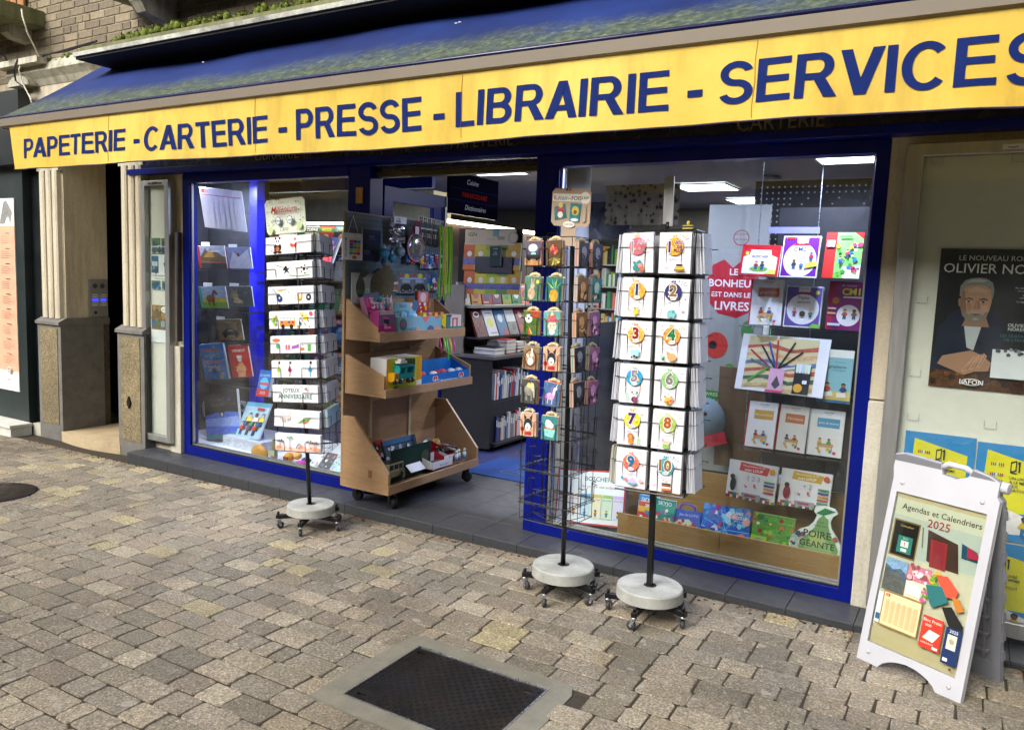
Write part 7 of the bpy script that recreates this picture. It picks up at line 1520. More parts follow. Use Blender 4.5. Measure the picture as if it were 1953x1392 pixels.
def magart2(A, k, word=None):
    c = MAGC[k % 12]; A.r(0, 0, 1, 1, c).r(0, .74, 1, .95, MAGC[(k*5+3) % 12]).t(word or ['MODE', 'AUTO', 'JARDIN', 'PHOTO', 'VOYAGE', 'SCIENCE', 'CUISINE', 'DÉCO'][k % 8], .5, .845, .12, 'e8e8e4' if k % 3 else 'e0c040', .85, .02)
    A.e(.5, .4, .26, MAGC[(k*7+2) % 12], 1, ry=.34).e(.5, .55, .13, ['c99a78', '9aa4b0', 'c8b890'][k % 3], 1)
    for j in range(3): A.r(.08, .12+.1*j, .4, .15+.1*j, 'e4e2dc')
cnts = {}
for r_, z in enumerate((.12, .44, .76, 1.08, 1.40, 1.70)):
    mp('shelf', MB().box(-8.3, -4.36, MY-.03, MY+.24, z-.02, z-.004), simple('wood_shelf', '8a6a48', .5) if r_ == 0 else bpy.data.materials['wood_shelf'], mu)
    x = -7.6
    while x < -4.6:
        w = q.uniform(.17, .21); h = q.uniform(.24, .28); 
        P = Vector((x, MY, z)); d = P-CAM; px = PW/2+FPX*d.dot(RIGHT)/d.dot(_f)
        if 480 < px < 665:
            A = Art(w, h); k = q.randrange(1000); magart2(A, k); rn = ('lowest', 'second', 'third', 'fourth', 'fifth', 'top')[r_]; ct = cnts.get(r_, 0)+1; cnts[r_] = ct
            lay(T(x, MY, z) @ RX(-14), w, h, .006, name='magazine', label='%s magazine, %s from left on the %s shelf behind the left rack' % ({'a': 'red', '2': 'dark blue', 'c': 'beige', '3': 'green', 'd': 'white', '7': 'plum', '1': 'navy', 'e': 'coral', '5': 'light blue', '8': 'olive'}.get(MAGC[k % 12][0], 'grey'), ('first', 'second', 'third', 'fourth', 'fifth', 'sixth', 'seventh', 'eighth', 'ninth')[min(8, ct-1)], rn), cat='magazine', group='magazines behind the left window', art=A, cover=MAGC[k % 12])
        x += w+.01
def a_rag(A): A.r(0, 0, 1, 1, '1f2a4a').r(0, 0, 1, .3, 'd0383a').t('LES', .5, .8, .1, 'e06a6a', .5).t('RAGES', .5, .6, .12, 'e05a5a', .85, .02)
P = at(612, 505, y=4.75); A = Art(.15, .24); a_rag(A); lay(T(P) @ RZ(-20) @ RX(-20), .15, .24, .03, name='novel', label='dark blue and red novel beside the top of the pegboard', cat='book', art=A)

# ---- right window display
dr_ = empty('right_window_display', T(-1.0, 4.3, 0), 'oak display tray and dark back panel inside the right window', 'window display')
dp('display_floor', MB().box(-2.17, -.43, 4.08, 4.9, 0, .035), M_slate, dr_)
dp('tray_front', MB().box(-1.687, -1.094, 4.135, 4.15, .036, .175), M_oak, dr_, .001); dp('tray_front', MB().box(-1.090, -.47, 4.135, 4.15, .036, .175), M_oak, dr_, .001)
dp('tray_bottom', MB().box(-1.687, -.47, 4.151, 4.44, .036, .05), M_oak, dr_); dp('tray_back', MB().box(-1.75, -.44, 4.441, 4.455, .036, .42), M_oak, dr_)
dp('back_panel', MB().box(-1.02, -.44, 4.66, 4.68, .42, 1.95), M_dark, dr_); dp('wood_panel', MB().box(-1.30, -1.025, 4.66, 4.68, .42, 1.02), m_wood('brown_panel', '5a4430', '6a5138', .5), dr_)
dp('grey_side', MB().box(-.63, -.44, 4.42, 4.44, .43, .95), simple('grey_display_side', '3c3d42', .5), dr_)
pp = dp('perforated_panel', MB().box(-1.30, -.45, 5.2, 5.215, 1.4, 2.17), simple('dark_perforated_panel', '141210', .5), dr_)
m = MB()
for r_ in range(11):
    for k in range(22):
        if (r_ < 2) or k < 6 or (r_*k) % 5 == 1: m.lathe([(0, 0), (.0065, 0), (.0065, .001)], 6, T(-1.26+.036*k, 5.198, 2.13-.036*r_) @ RX(90))
o = m.build('panel_hole', M_whitecol, pp); o['kind'] = 'stuff'
for z, x0, x1 in ((1.555, -1.16, -.47), (1.295, -1.10, -.47), (.946, -1.14, -.45), (.632, -1.08, -.47)):
    dp('clear_shelf', MB().box(x0, x1, 4.25, 4.62, z-.01, z-.004), M_acryl, dr_)
for x in (-1.12, -.8, -.49): dp('hanging_rod', MB().box(x, x+.004, 4.62, 4.624, .6, 2.2), M_steel, dr_)
dp('label_rail', MB().box(-1.05, -.78, 4.56, 4.565, 1.80, 1.835), simple('violet_grey_rail', '7a7aa0', .35), dr_)
def bos(A, spine, panel, pc, ttl, kids=(('c0392b', '8a5a3a'), ('2a5a9a', 'd8a888'))):
    A.r(0, 0, 1, 1, 'eceaf0').r(0, 0, .04, 1, spine).t('BOSCHER', .55, .94, .03, '3a3a42', .5).t('l’écriture', .55, .90, .02, '5a5a62', .4).r(.24, .62, .88, .82, pc).t(ttl, .56, .72, .06, 'f0ece4', .58, .003, shear=.25)
    A.r(.3, .24, .75, .27, 'c08a4a').r(.32, .1, .35, .24, 'c08a4a').r(.7, .1, .73, .24, 'c08a4a')
    for i, (s_, sk) in enumerate(kids): A.kid(.36+.26*i, .2, .26, s_, sk, '1c1410')
    A.r(.3, .2, .75, .25, 'd8a86a').scatter(.2, .08, .8, .16, 6, ['d0485a', '4a9aa0', 'e0b03a'], .05, 3)
def a_rred(A):
    A.r(0, 0, 1, 1, 'c8202a').p([(.06, .06), (.94, .06), (.94, .6), (.78, .68), (.76, .84), (.24, .84), (.22, .68), (.06, .6)], 'e9e8f2').t('Coloriages', .5, .74, .05, '8a6aa0', .4, .0, shear=.2).t('BOSCHER', .5, .62, .08, '3a3a52', .46, .01).e(.15, .72, .05, 'e0d83a').e(.5, .22, .24, '7ab04a', ry=.07).p([(.66, .06), (.94, .06), (.94, .2), (.8, .24)], 'd8cf5a')
    A.kid(.42, .2, .22, 'b02a2a', 'e0b090').kid(.58, .2, .22, '2a3a6a', '8a5a3a')
    for k in range(13): A.e(.06+.073*k, .955, .014, '3a1a1c')
put('r_red', a_rred, .02, name='colouring_book', label='red spiral colouring book lettered BOSCHER at the upper left of the right window', cat='book', cover='c8202a')
def a_cm2(A): A.r(0, 0, 1, 1, 'e6e4ee').r(.03, .03, .97, .97, '6a1f9a').e(.5, .42, .44, 'ebeaf2', ry=.48).r(.38, .84, .68, .98, 'dfe0ea').t('BOSCHER', .53, .93, .03, '4a4a5a', .24).r(.3, .77, .72, .82, 'b02a3a').t('CM2', .48, .68, .10, '2f3f8a', .34, .012).r(.1, .92, .32, .98, 'c02a34').kid(.36, .2, .26, '2a4a3a', '8a5a3a').kid(.56, .2, .22, '4a7ac8', 'e0b890', 'c8903a').kid(.8, .4, .24, 'b02a4a', '9a6a48').p([(.66, .22), (.98, .28), (.98, .4), (.66, .34)], 'd8d04a')
put('cm2', a_cm2, .012, name='exercise_book', label='purple and white exercise book lettered CM2 on the top row', cat='book')
def a_grn(A): A.r(0, 0, 1, 1, '6fc04a').p([(.3, .1), (1, .3), (1, 1), (.3, 1)], '86d06a').r(0, 0, .3, 1, 'd0302a').p([(.75, 1), (1, .85), (1, 1)], 'c82a2a').p([(.5, .25), (1, .3), (1, 0), (.55, 0)], 'd8e0d0').scatter(.32, .1, .95, .75, 26, ['3a7ac0', 'e8e0d0', 'd04a6a', '4a9a3a', 'b8d8e8', 'e0a040'], .07, 6).r(.04, .68, .26, .82, 'dfe6f0').r(.38, .88, .7, .92, '5a8a4a').kid(.62, .45, .22, 'c04040', 'd8a888').kid(.45, .3, .22, '3a7ac0', 'd8a888')
put('grn', a_grn, .015, name='activity_book', label='red and green activity book at the upper right of the right window', cat='book', cover='c82a2a')
put('graph', lambda A: bos(A, 'b8203a', 0, 'c05a30', 'graphisme'), .03, name='exercise_book', label='white book with an orange panel lettered graphisme on the second row', cat='book', cover='d8d8e0')
def a_pet(A): A.r(0, 0, 1, 1, 'dddbe6').r(.03, .03, .97, .97, '5a4a9a').e(.5, .44, .44, 'e2e0ea').r(.34, .86, .66, .98, 'd8d8e0').t('BOSCHER', .5, .93, .03, '4a4a5a', .26).t('Petite', .5, .72, .075, '2c2c34', .36, .006).t('section', .5, .62, .07, '2c2c34', .44, .006).r(.3, .80, .7, .85, 'a02a4a').e(.86, .85, .06, 'd8c83a').kid(.28, .26, .24, 'c0485a', 'e0b090', '7a2a2a').kid(.72, .24, .24, '4a8a5a', 'e0b090', 'c8a03a').e(.5, .33, .08, '2a2420').p([(.7, 0), (1, 0), (1, .08), (.8, .1)], '7ab84a')
put('petite', a_pet, .02, name='exercise_book', label='violet exercise book lettered Petite section in the middle of the second row', cat='book')
def a_cm1(A): A.r(0, 0, 1, 1, '7a1a6a').r(0, 0, .18, 1, 'a01a4a').t('Je réussis', .55, .92, .05, 'd8b8d0', .5, .0, shear=.2).t('CM1', .62, .79, .13, 'd8cf3a', .66, .035).r(.42, .66, 1, .69, 'd8d8dc').e(.6, .3, .32, 'e0dce0').e(.22, .6, .1, 'b8702a').kid(.5, .22, .3, 'b8503a', 'c89a78', '4a2a1a').kid(.76, .22, .3, '8a5a3a', '6a4028').r(.02, .42, .25, .45, 'c8c8d0').r(.02, .32, .25, .35, 'c8b870').r(.05, .08, .4, .13, 'c8d0e8')
put('cm1', a_cm1, .02, name='exercise_book', label='magenta exercise book lettered CM1 at the right of the second row', cat='book', cover='8a1a5a')
def a_pens(A):
    A.r(0, 0, 1, 1, 'dfdfea').r(.08, .05, .88, .97, 'cdbf98')
    for i, c in enumerate(('a84a3a', 'c8a078', '5a6a9a', 'a84a3a', '3f5a4a', 'b8a070')): v = .8-.14*i; A.p([(.08, v), (.35, v+.06), (.6, v-.03), (.88, v+.05), (.88, v-.03), (.6, v-.09), (.3, v-.0), (.08, v-.06)], c, 1)
    for a, b, c, d, cl in ((.12, .72, .42, .38, 'a02030'), (.24, .82, .44, .4, '1a2040'), (.32, .88, .45, .4, '1f4a9a'), (.42, .92, .45, .4, 'b83040'), (.62, .9, .46, .4, '2c2420'), (.72, .74, .46, .4, '2c2420'), (.84, .52, .5, .41, 'c8c8cc'), (.14, .16, .36, .44, '4aa030'), (.14, .55, .4, .42, '4a6a7a')): A.l(a, b, c, d, .022, cl)
    A.r(.38, .02, .55, .42, 'd0a0c0').p([(.42, .14), (.47, .3), (.52, .14), (.47, .06)], '4a4a52').r(.66, .02, .84, .52, '1c1f26').r(.67, .4, .83, .54, 'c0d0cc')
    for k in range(5): A.r(.675+.032*k, .38, .698+.032*k, .53, ['c8e0d8', 'e0d8e8', 'a8d0d8', 'e8d8c0', 'c8e8d8'][k])
    A.e(.72, .12, .05, 'd8a03a').r(.76, .2, .81, .26, 'e0e0e8').r(.36, .0, .56, .04, 'c04a6a')
put('pens', a_pens, .003, name='poster', label='white-edged poster of coloured pens in the middle row of the right window', cat='poster')
P = IT['pens'][0]; A = Art(.16, .23)
A.r(0, 0, 1, 1, '8fc0cc').r(0, 0, 1, .14, '2a6a9a').r(.0, .06, 1, .25, 'd8c070').t('Mon cahier de', .62, .90, .025, '2f4f5a', .5).t('graphisme', .56, .80, .06, '1f3f4a', .8, .006).t('avec les Alphas', .6, .72, .03, '2f4f5a', .6).e(.12, .94, .1, 'd06040').kid(.3, .16, .4, 'c8503a', 'c89a78', '4a2a1a').kid(.78, .16, .4, '3a4a7a', '9a6a48', '1a1410').p([(.2, .12), (.5, .15), (.45, .25), (.2, .22)], 'e8e4dc').p([(.6, .12), (.9, .14), (.85, .24), (.6, .22)], 'e8e4dc')
c = at(1556, 758, y=4.24); lay(T(c.x, 4.24, .93) @ RX(-8), .16, .27, .02, name='exercise_book', label='pale blue handwriting book beside the pens poster', cat='book', art=A)
put('b1', lambda A: bos(A, 'b82028', 0, 'd0a048', 'Mes premières'), .02, name='exercise_book', label='white book with a yellow panel, left of three on the third row', cat='book', group='white exercise books on the third row', cover='b82028')
put('b2', lambda A: bos(A, 'b82028', 0, 'c8703a', 'l’écriture', (('2a6aa0', '6a4028'), ('b84a3a', 'd8a888'))), .02, name='exercise_book', label='white book with an orange panel, middle of three on the third row', cat='book', group='white exercise books on the third row', cover='b82028')
put('b3', lambda A: bos(A, 'a8b0b8', 0, '4a9ac8', 'Jeux de lettres', (('d8c04a', 'd8a888'), ('4a9a5a', '9a6a48'))), .02, name='exercise_book', label='white book with a blue panel, right of three on the third row', cat='book', group='white exercise books on the third row')
def a_loup(A, pc, n):
    A.r(0, 0, 1, 1, 'dedbe0').p([(.22, .74), (.8, .70), (.84, .92), (.24, .97)], pc).t('Mes premières de CP', .52, .89, .045, 'f0ece4', .5).t('avec LOUP', .52, .79, .07, 'f4f0e8', .4, .012)
    for k in range(22): A.r(k/22, 0, (k+1)/22, .07, ['b02a2a', '2a4a9a', 'd8b83a', '3a8a4a', '6a3a8a', 'e0e0e0'][k % 6]).r(k/22, .07, (k+1)/22, .14, ['e0e0e0', 'd8903a', '2a6a9a', 'b83a4a', 'c8c8d0', '4a8a5a', '7a3a2a'][(k*3) % 7])
    A.r(.33, .05, .72, .18, '8a8e9a').r(.4, .09, .62, .14, 'b02a34').e(.9, .84, .06, 'e09a30' if n else 'c84a30')
    for k in range(4 if n else 5): A.r(.76, .52-.09*k, .97, .57-.09*k, ['3a8a5a', '3a3a8a', 'c8903a', 'b83a4a', '3a8a4a'][k])
    A.t('1 2 3' if n else '+ 2', .55, .58, .12, '8a8a98', .28).scatter(.3, .34, .62, .42, 6, ['b83048'], .02, 3)
    A.e(.14, .36, .06, '26262a', ry=.14).e(.12, .56, .05, '26262a') if n else A.e(.16, .36, .07, '8a2a34', ry=.14).e(.15, .56, .05, '26262a')
put('loup1', lambda A: a_loup(A, 'c8404a', 1), .03, name='slate_set', label='white activity slate with a red title LOUP, left of the pair', cat='game', cover='2a2b30')
put('loup2', lambda A: a_loup(A, 'c8a030', 0), .03, name='slate_set', label='white activity slate with a yellow title LOUP, right of the pair', cat='game', cover='2a2b30')
def a_sky(A, c, c2): A.r(0, 0, 1, 1, c).r(0, .5, 1, .78, c2).t('SKYJO', .5, .84, .14, 'd8e8f0', .8, .02).scatter(.05, .05, .95, .6, 30, ['d8c83a', 'c83a4a', '3a8ac8', '4aa04a', 'e8e8e8', '8a4aa0'], .09, 5)
for k, (px0, py0, px1, py1, c, c2, l) in enumerate(((1217, 943, 1252, 1000, '3a8ad0', '8ab0e0', 'blue'), (1217, 955, 1262, 1003, 'c84a30', 'e0b03a', 'orange'), (1248, 950, 1284, 1004, '1f8a80', '2aa090', 'teal'))):
    yy_ = 4.30-.05*k; a = at(px0, py0, y=yy_); c_ = at(px1, py1, y=yy_); w = c_.x-a.x; h = a.z-max(c_.z, .052); A = Art(w, h); a_sky(A, c, c2); lay(T(a.x, yy_, a.z-h) @ RX(-8), w, h, .03, name='card_game', label='%s boxed card game at the left of the oak tray' % l, cat='game', art=A, cover=c)
def a_loto(A): A.r(0, 0, 1, 1, '2a5ab8').r(.05, .72, .2, .92, '5a9ad8').t('Jeu de LOTO', .62, .78, .13, 'd8c8e0', .6, .01).p([(.0, .0), (.3, .5), (.62, .58), (.98, .22), (.8, 0)], 'c8c8a8').scatter(.15, .05, .9, .5, 16, ['a8202a', '8a2a4a', 'c8383a'], .07, 4)
o = put('loto', a_loto, .05, name='lotto_case', label='blue suitcase-shaped lotto game with a handle in the oak tray', cat='game', cover='2448a0')
m = MB().col('2a2fb0'); m.smooth = True; m.tube([(.05, .02, .115), (.058, .02, .142), (.085, .02, .15), (.115, .02, .148), (.135, .02, .138), (.142, .02, .115)], .006, 6); m.build('handle', M_plas, o)
def a_puz(A):
    A.r(0, 0, 1, 1, '2a6ac8', 1).scatter(0, 0, 1, 1, 40, ['4a9ae0', '1f3f9a', '8ad0e8', 'b83a6a', '6a4ab8', 'e0a0a0', 'd8d8e8'], .07, 8, 0)
    for k in range(7): A.l(.5, .3, .5+.5*cos(k*.9), .3+.6*sin(k*.9), .016, '6ac0e8')
    A.t('LIVRE', .75, .82, .08, 'e0e8f0', .26, .012).t('PUZZLE', .78, .70, .08, 'e0e8f0', .3, .012).t('dans la nuit', .78, .6, .045, 'a8e0c0', .3).r(.0, .0, .3, .3, '1f3fc0').e(.15, .15, .1, '3a8a5a').e(.85, .15, .08, 'd86a8a')
put('puzz', a_puz, .04, name='puzzle_book', label='blue puzzle book lettered LIVRE PUZZLE in the middle of the oak tray', cat='book', cover='2858b0')
def a_grf(A): A.r(0, 0, 1, 1, '5a9a3a', 1).scatter(0, 0, 1, 1, 50, ['8ac83a', 'c8d84a', '2f6a2a', '3a8a6a', 'c87a2a', 'a83a2a', 'e0e8d0'], .06, 9).r(0, 0, .38, .32, 'a8d02a').e(.2, .16, .13, '8a9a9a', ry=.08).t('LIVRE PUZZLE', .8, .8, .06, 'a8d080', .34).e(.75, .1, .07, 'e8e8e8', ry=.03)
put('green', a_grf, .04, name='puzzle_book', label='bright green jungle puzzle book right of the blue one', cat='book', cover='7ab030')
# giant pear book: a die-cut board book
pear = [(.02, .02), (.0, .3), (.05, .42), (.17, .53), (.33, .60), (.43, .70), (.48, .82), (.42, .88), (.44, .97), (.60, 1.0), (.80, .97), (.86, .90), (.78, .84), (.74, .74), (.78, .62), (.90, .48), (.99, .32), (.97, .14), (.86, .0), (.6, -.03), (.3, -.02)]
c = at(1502, 1055, y=4.165); w, h = .258, .30; m = MB().col('dfe6dc'); m.prism([(u*w, v*h) for u, v in pear], 0, .02)
po = m.build('pear_book', M_card, None, T(c.x, 4.17, .052+.05) @ RX(-6)); tag(po, 'pear-shaped board book lettered POIRE GÉANTE at the right end of the tray', 'book'); A = Art(w, h)
A.p([(.03, .04), (.03, .42), (.17, .5), (.3, .45), (.3, .04)], 'a8b8b0', 1).scatter(.02, .06, .28, .46, 12, ['8a4a5a', '3a4a5a', 'd88a6a', 'e0d8c8'], .06, 3)
A.p([(.30, .04), (.18, .2), (.2, .36), (.36, .5), (.46, .62), (.52, .78), (.60, .84), (.70, .78), (.71, .68), (.75, .55), (.86, .42), (.93, .28), (.9, .12), (.78, .02), (.5, .0)], '6f9c5a').e(.55, .26, .26, '86ac68', ry=.24).e(.52, .42, .16, 'a8bc6a', ry=.14).p([(.46, .86), (.62, .97), (.82, .93), (.68, .87), (.6, .84)], '2f7a4a')
A.t('Fruits', .56, .72, .04, '3a5a2a', .3, 0, shear=.3).t('et légumes', .56, .66, .035, '3a5a2a', .34, 0, shear=.3).t('POIRE', .52, .50, .12, '2a3320', .52, .012).t('GÉANTE', .53, .33, .12, '2a3320', .66, .012).e(.42, .12, .08, '8a8aa8', 1, ry=.06).e(.62, .15, .09, 'd8d84a', ry=.06).scatter(.3, .03, .8, .12, 6, ['5a6aa0', 'e0e0e0', 'c85a3a'], .05, 3).e(.86, .47, .05, 'b85a4a'); A.build(po)
# BOSCHER display panel at the left of the right window
w, h = .43, .325; c = at(1057, 1003, y=4.14); A = Art(w, h)
A.r(0, 0, 1, 1, 'c8343a').r(.02, .03, .98, .97, 'e6eaee').t('BOSCHER', .6, .84, .08, '2c3a4a', .4, .008).t('fait grandir vos enfants', .62, .70, .05, 'c0485a', .62, 0, shear=.3)
for k, cc in enumerate(('b82a30', 'f0e4e0', '5aa8dc', 'c8b86a', '9ac06a', 'c8b0dc')):
    A.r(.04+.16*k, .13, .04+.16*k+.145, .56, ['e4d8d8', 'e4dcdc', 'b8d4e4', 'ddd8b8', 'cadcc0', 'd4cce0'][k]).r(.04+.16*k, .50, .04+.16*k+.145, .56, cc).t('BOSCHER', .112+.16*k, .46, .025, '3a4a5a', .12)
    A.kid(.112+.16*k, .16, .09, ['c8504a', 'e0a03a', '4a8ac8', 'd87a3a', '3a8a5a', 'd8c83a'][k], ['d8a888', '6a4028'][k % 2], ['4a2a1a', '1a1410'][k % 2])
lay(T(c.x, 4.14, .04) @ RZ(6) @ RX(-16) @ RY(-4), w, h, .012, name='advertising_board', label='red-rimmed white BOSCHER display panel standing at the lower left of the right window', cat='display panel', cover='c8343a', art=A)
# banner
w, h = .36, 1.62; c = at(1338, 750, y=4.72); A = Art(w, h); z0 = c.z-.28
A.r(0, 0, 1, 1, '8f918c').e(.55, .88, .13, '8a3040').e(.55, .88, .115, '8f918c').t('Le Livre', .55, .895, .014, '8a3040', .2).t('de Poche', .55, .875, .014, '8a3040', .2)
A.p([(.0, .70), (.12, .78), (.3, .80), (.45, .77), (.6, .80), (.85, .74), (.98, .68), (.85, .62), (.55, .585), (.25, .60), (.05, .65)], 'a8202c')
for i, t in enumerate(('LE', 'BONHEUR', 'EST DANS LES', 'LIVRES')): A.t(t, .47, .755-.042*i, (.022, .026, .017, .030)[i], 'd8d4d4', (.3, .8, .84, .7)[i], .02)
A.e(.25, .48, .2, 'b8322a', ry=.22).e(.2, .48, .07, '1c1416').l(.35, .40, .4, .2, .02, '4a7a3a').e(.75, .54, .1, '3f7a3a', ry=.17).e(.5, .38, .1, '4a8a3a', ry=.16).l(.72, .48, .7, .3, .015, '4a7a3a')
A.p([(0, .31), (.75, .30), (.75, .245), (0, .255)], '3f8a3a').t('2 LIVRES ACHETÉS', .37, .293, .013, 'c8dcc0', .66, .01).t('1 LIVRE OFFERT', .34, .268, .013, 'c8dcc0', .6, .01).e(.85, .2, .18, 'b8322a', ry=.2)
for k in range(6): A.l(.3, .10, .3+.45*cos(.25*k), .10+.09*sin(.25*k), .008, '2a2426')
lay(T(c.x-.02, 4.72, .35) @ RX(-3), w, 1.42, .004, name='banner', label='tall grey banner with red lips lettered LE BONHEUR EST DANS LES LIVRES', cat='banner', art=None) if False else None
b_ = lay(T(c.x-.03, 4.74, .36) @ RZ(6), w, h, .004, name='banner', label='tall grey banner with red lips lettered LE BONHEUR EST DANS LES LIVRES', cat='banner', art=A)
# blue-grey round mascot standee below it, kept plain
P = at(1350, 800, y=4.58); m = MB().col('7a8c9c'); m.smooth = True; m.lathe([(0, 0), (.13, 0), (.13, .01), (0, .01)], 32, RX(90)); o = m.build('round_standee', M_card, None, T(P.x-.03, 4.60, P.z+.0)); tag(o, 'round blue-grey cut-out standing behind the right card rack', 'standee')
MB().col('a82838').box(-.05, .10, -.012, -.011, -.17, -.10).build('red_patch', M_print, o, RY(-20)); MB().col('26262c').box(.0, .02, -.0125, -.0115, .02, .04).build('eye_spot', M_print, o)
# pale violet shelf edges and leopard cloth behind the racks
ls = empty('counter', T(-1.7, 6.2, 0), 'dark counter with white sign panels behind the right card rack', 'counter')
dp('counter_body', MB().box(-2.35, -1.35, 5.6, 5.62, 0, 1.62), simple('dark_grey_counter', '24262c', .5), ls); dp('counter_side', MB().box(-2.36, -2.345, 5.0, 5.6, 0, 1.2), simple('steel_grey_side', '5a5e66', .5), ls)
m = MB(); m.box(-2.30, -1.52, 5.40, 5.41, 1.585, 1.60).box(-2.30, -2.285, 5.40, 5.41, 1.25, 1.60).box(-1.62, -1.52, 5.40, 5.41, 1.60, 1.78).box(-2.0, -1.62, 5.40, 5.41, 1.74, 1.78); dp('white_sign_frame', m, simple('lavender_white_board', 'c4c2e0', .4), ls)
mt, nt_, bs_, N_, L_n = newmat('spotted_cloth_print'); vo_ = N_.new('ShaderNodeTexVoronoi'); vo_.inputs['Scale'].default_value = 22; L_n.new(coords(nt_), vo_.inputs[0])
L_n.new(ramp(nt_, [(.0, '1c1a17'), (.30, '2a2620'), (.36, '7d7361'), (1., '8d8370')], vo_.outputs['Distance']), bs_.inputs['Base Color']); bs_.inputs['Roughness'].default_value = .85
a = at(1150, 352, y=5.38); c = at(1288, 428, y=5.38); cw = MB(); n_ = 24
for i in range(n_):
    u0, u1 = a.x+(c.x-a.x)*i/n_, a.x+(c.x-a.x)*(i+1)/n_; f0_, f1_ = 5.44+.012*sin(i*1.3), 5.44+.012*sin((i+1)*1.3); cw.add([(u0, f0_, c.z), (u1, f1_, c.z), (u1, f1_, a.z), (u0, f0_, a.z), (u0, f0_+.003, c.z), (u1, f1_+.003, c.z), (u1, f1_+.003, a.z), (u0, f0_+.003, a.z)], [(0, 1, 2, 3), (4, 7, 6, 5), (3, 2, 6, 7), (0, 4, 5, 1)])
tag(cw.build('spotted_cloth', mt), 'grey-brown spotted cloth hanging behind the number card rack', 'cloth')
for k in range(5): dp('file_binder', MB().box(-2.2+.09*k, -2.125+.09*k, 5.45, 5.55, .7, .98), simple('binder_%d' % 0, '6a6a64', .6) if k == 0 else bpy.data.materials['binder_0'], ls)

q = random.Random(33)
for ui, (ux0, ux1, uy, lb) in enumerate(((-7.9, -5.6, 10.9, 'far left'), (-5.5, -3.2, 10.9, 'middle'), (-3.1, -.6, 10.9, 'right'), (-.5, 1.7, 10.0, 'far right'))):
    u = empty('bookcase', T(ux0, uy, 0), 'dark bookcase full of books against the back of the shop, %s' % lb, 'bookcase')
    dp('carcass', MB().box(ux0, ux1, uy+.3, uy+.33, 0, 2.1).box(ux0, ux0+.03, uy, uy+.299, 0, 2.1).box(ux1-.03, ux1, uy, uy+.299, 0, 2.1), M_dark, u)
    mb_ = MB(); sh = MB()
    for k in range(6):
        z = .1+.33*k; sh.box(ux0+.031, ux1-.031, uy, uy+.298, z-.02, z-.002); x = ux0+.04
        while x < ux1-.09:
            t = q.uniform(.02, .05); mb_.col(q.choice(MAGC+['b8b4a8', '5a2a2a', 'c8b070', '3a5a4a'])); mb_.box(x, x+t, uy+.05, uy+.25, z, z+q.uniform(.18, .28)); x += t+.002+(q.random() < .05)*.08
    dp('shelf', sh, M_alu, u); o = dp('book_row', mb_, M_card, u); o['kind'] = 'stuff'
# ---- gondola seen through the doorway
gd = empty('book_gondola', T(-3.8, 6.4, 0), 'black book shelving unit with grey end panel inside the doorway', 'shelving')
dp('lower_body', MB().box(-4.15, -3.52, 5.64, 8.2, .06, .42), M_dark, gd); dp('plinth', MB().box(-4.12, -3.56, 5.68, 8.15, 0, .06), M_navy, gd)
dp('end_panel', MB().box(-4.15, -3.50, 5.60, 5.62, .03, .80), simple('black_end_panel', '0b0b0f', .5), gd)
dp('lower_back', MB().box(-3.86, -3.84, 5.66, 8.2, .42, .80), M_dark, gd); dp('counter_top', MB().box(-4.2, -3.47, 5.58, 8.3, .80, .83), simple('grey_top', '5a5654', .5), gd, .003)
dp('mid_shelf', MB().box(-3.85, -3.53, 5.66, 8.2, .415, .435), M_dark, gd)
dp('upper_back', MB().box(-4.13, -4.10, 5.62, 8.2, .83, 1.95), simple('brown_back', '3a2a24', .6), gd); dp('upper_end_panel', MB().box(-4.6, -3.80, 5.60, 5.62, .83, 1.42), simple('beige_grey_panel', '77705f', .6), gd)
dp('upper_shelf', MB().box(-4.10, -3.72, 5.63, 8.2, 1.225, 1.245), M_alu, gd); dp('slant_shelf', MB().box(-4.09, -3.66, 5.63, 8.2, .96, .975), M_dark, gd)
q = random.Random(21)
def gbook(x, y, z, w, h, th, lean, k, lbl, name='book', group='books in the doorway shelves', yaw=90):
    A = Art(w, h); c = MAGC[k % 12]; A.r(0, 0, 1, 1, c).r(.08, .8, .92, .88, 'e4e2dc').e(.5, .45, .3, MAGC[(k*5+1) % 12], 1).r(.1, .05, .6, .12, MAGC[(k*3+2) % 12])
    return lay(T(x, y, z) @ RZ(yaw) @ RX(-lean), w, h, th, name=name, label=lbl, cat='book', group=group, art=A, cover=c)
nth = lambda k: ('%dth' % k) if k > 3 else ('first', 'second', 'third')[k-1]
y = 5.68; row = ['dark red book with a white drawing', 'white book with a yellow circle', 'blue book with a white flower', 'white-topped book with a grey photograph', 'red book with a face', 'cream and black novel', 'navy blue book', 'beige booklet', 'red novel']
rc = ['5f1418', 'd8dae0', '2a6a9a', 'c8d0d0', '7a1f2a', 'c8c4b0', '1b2c4a', 'a89a80', '8a2a24']
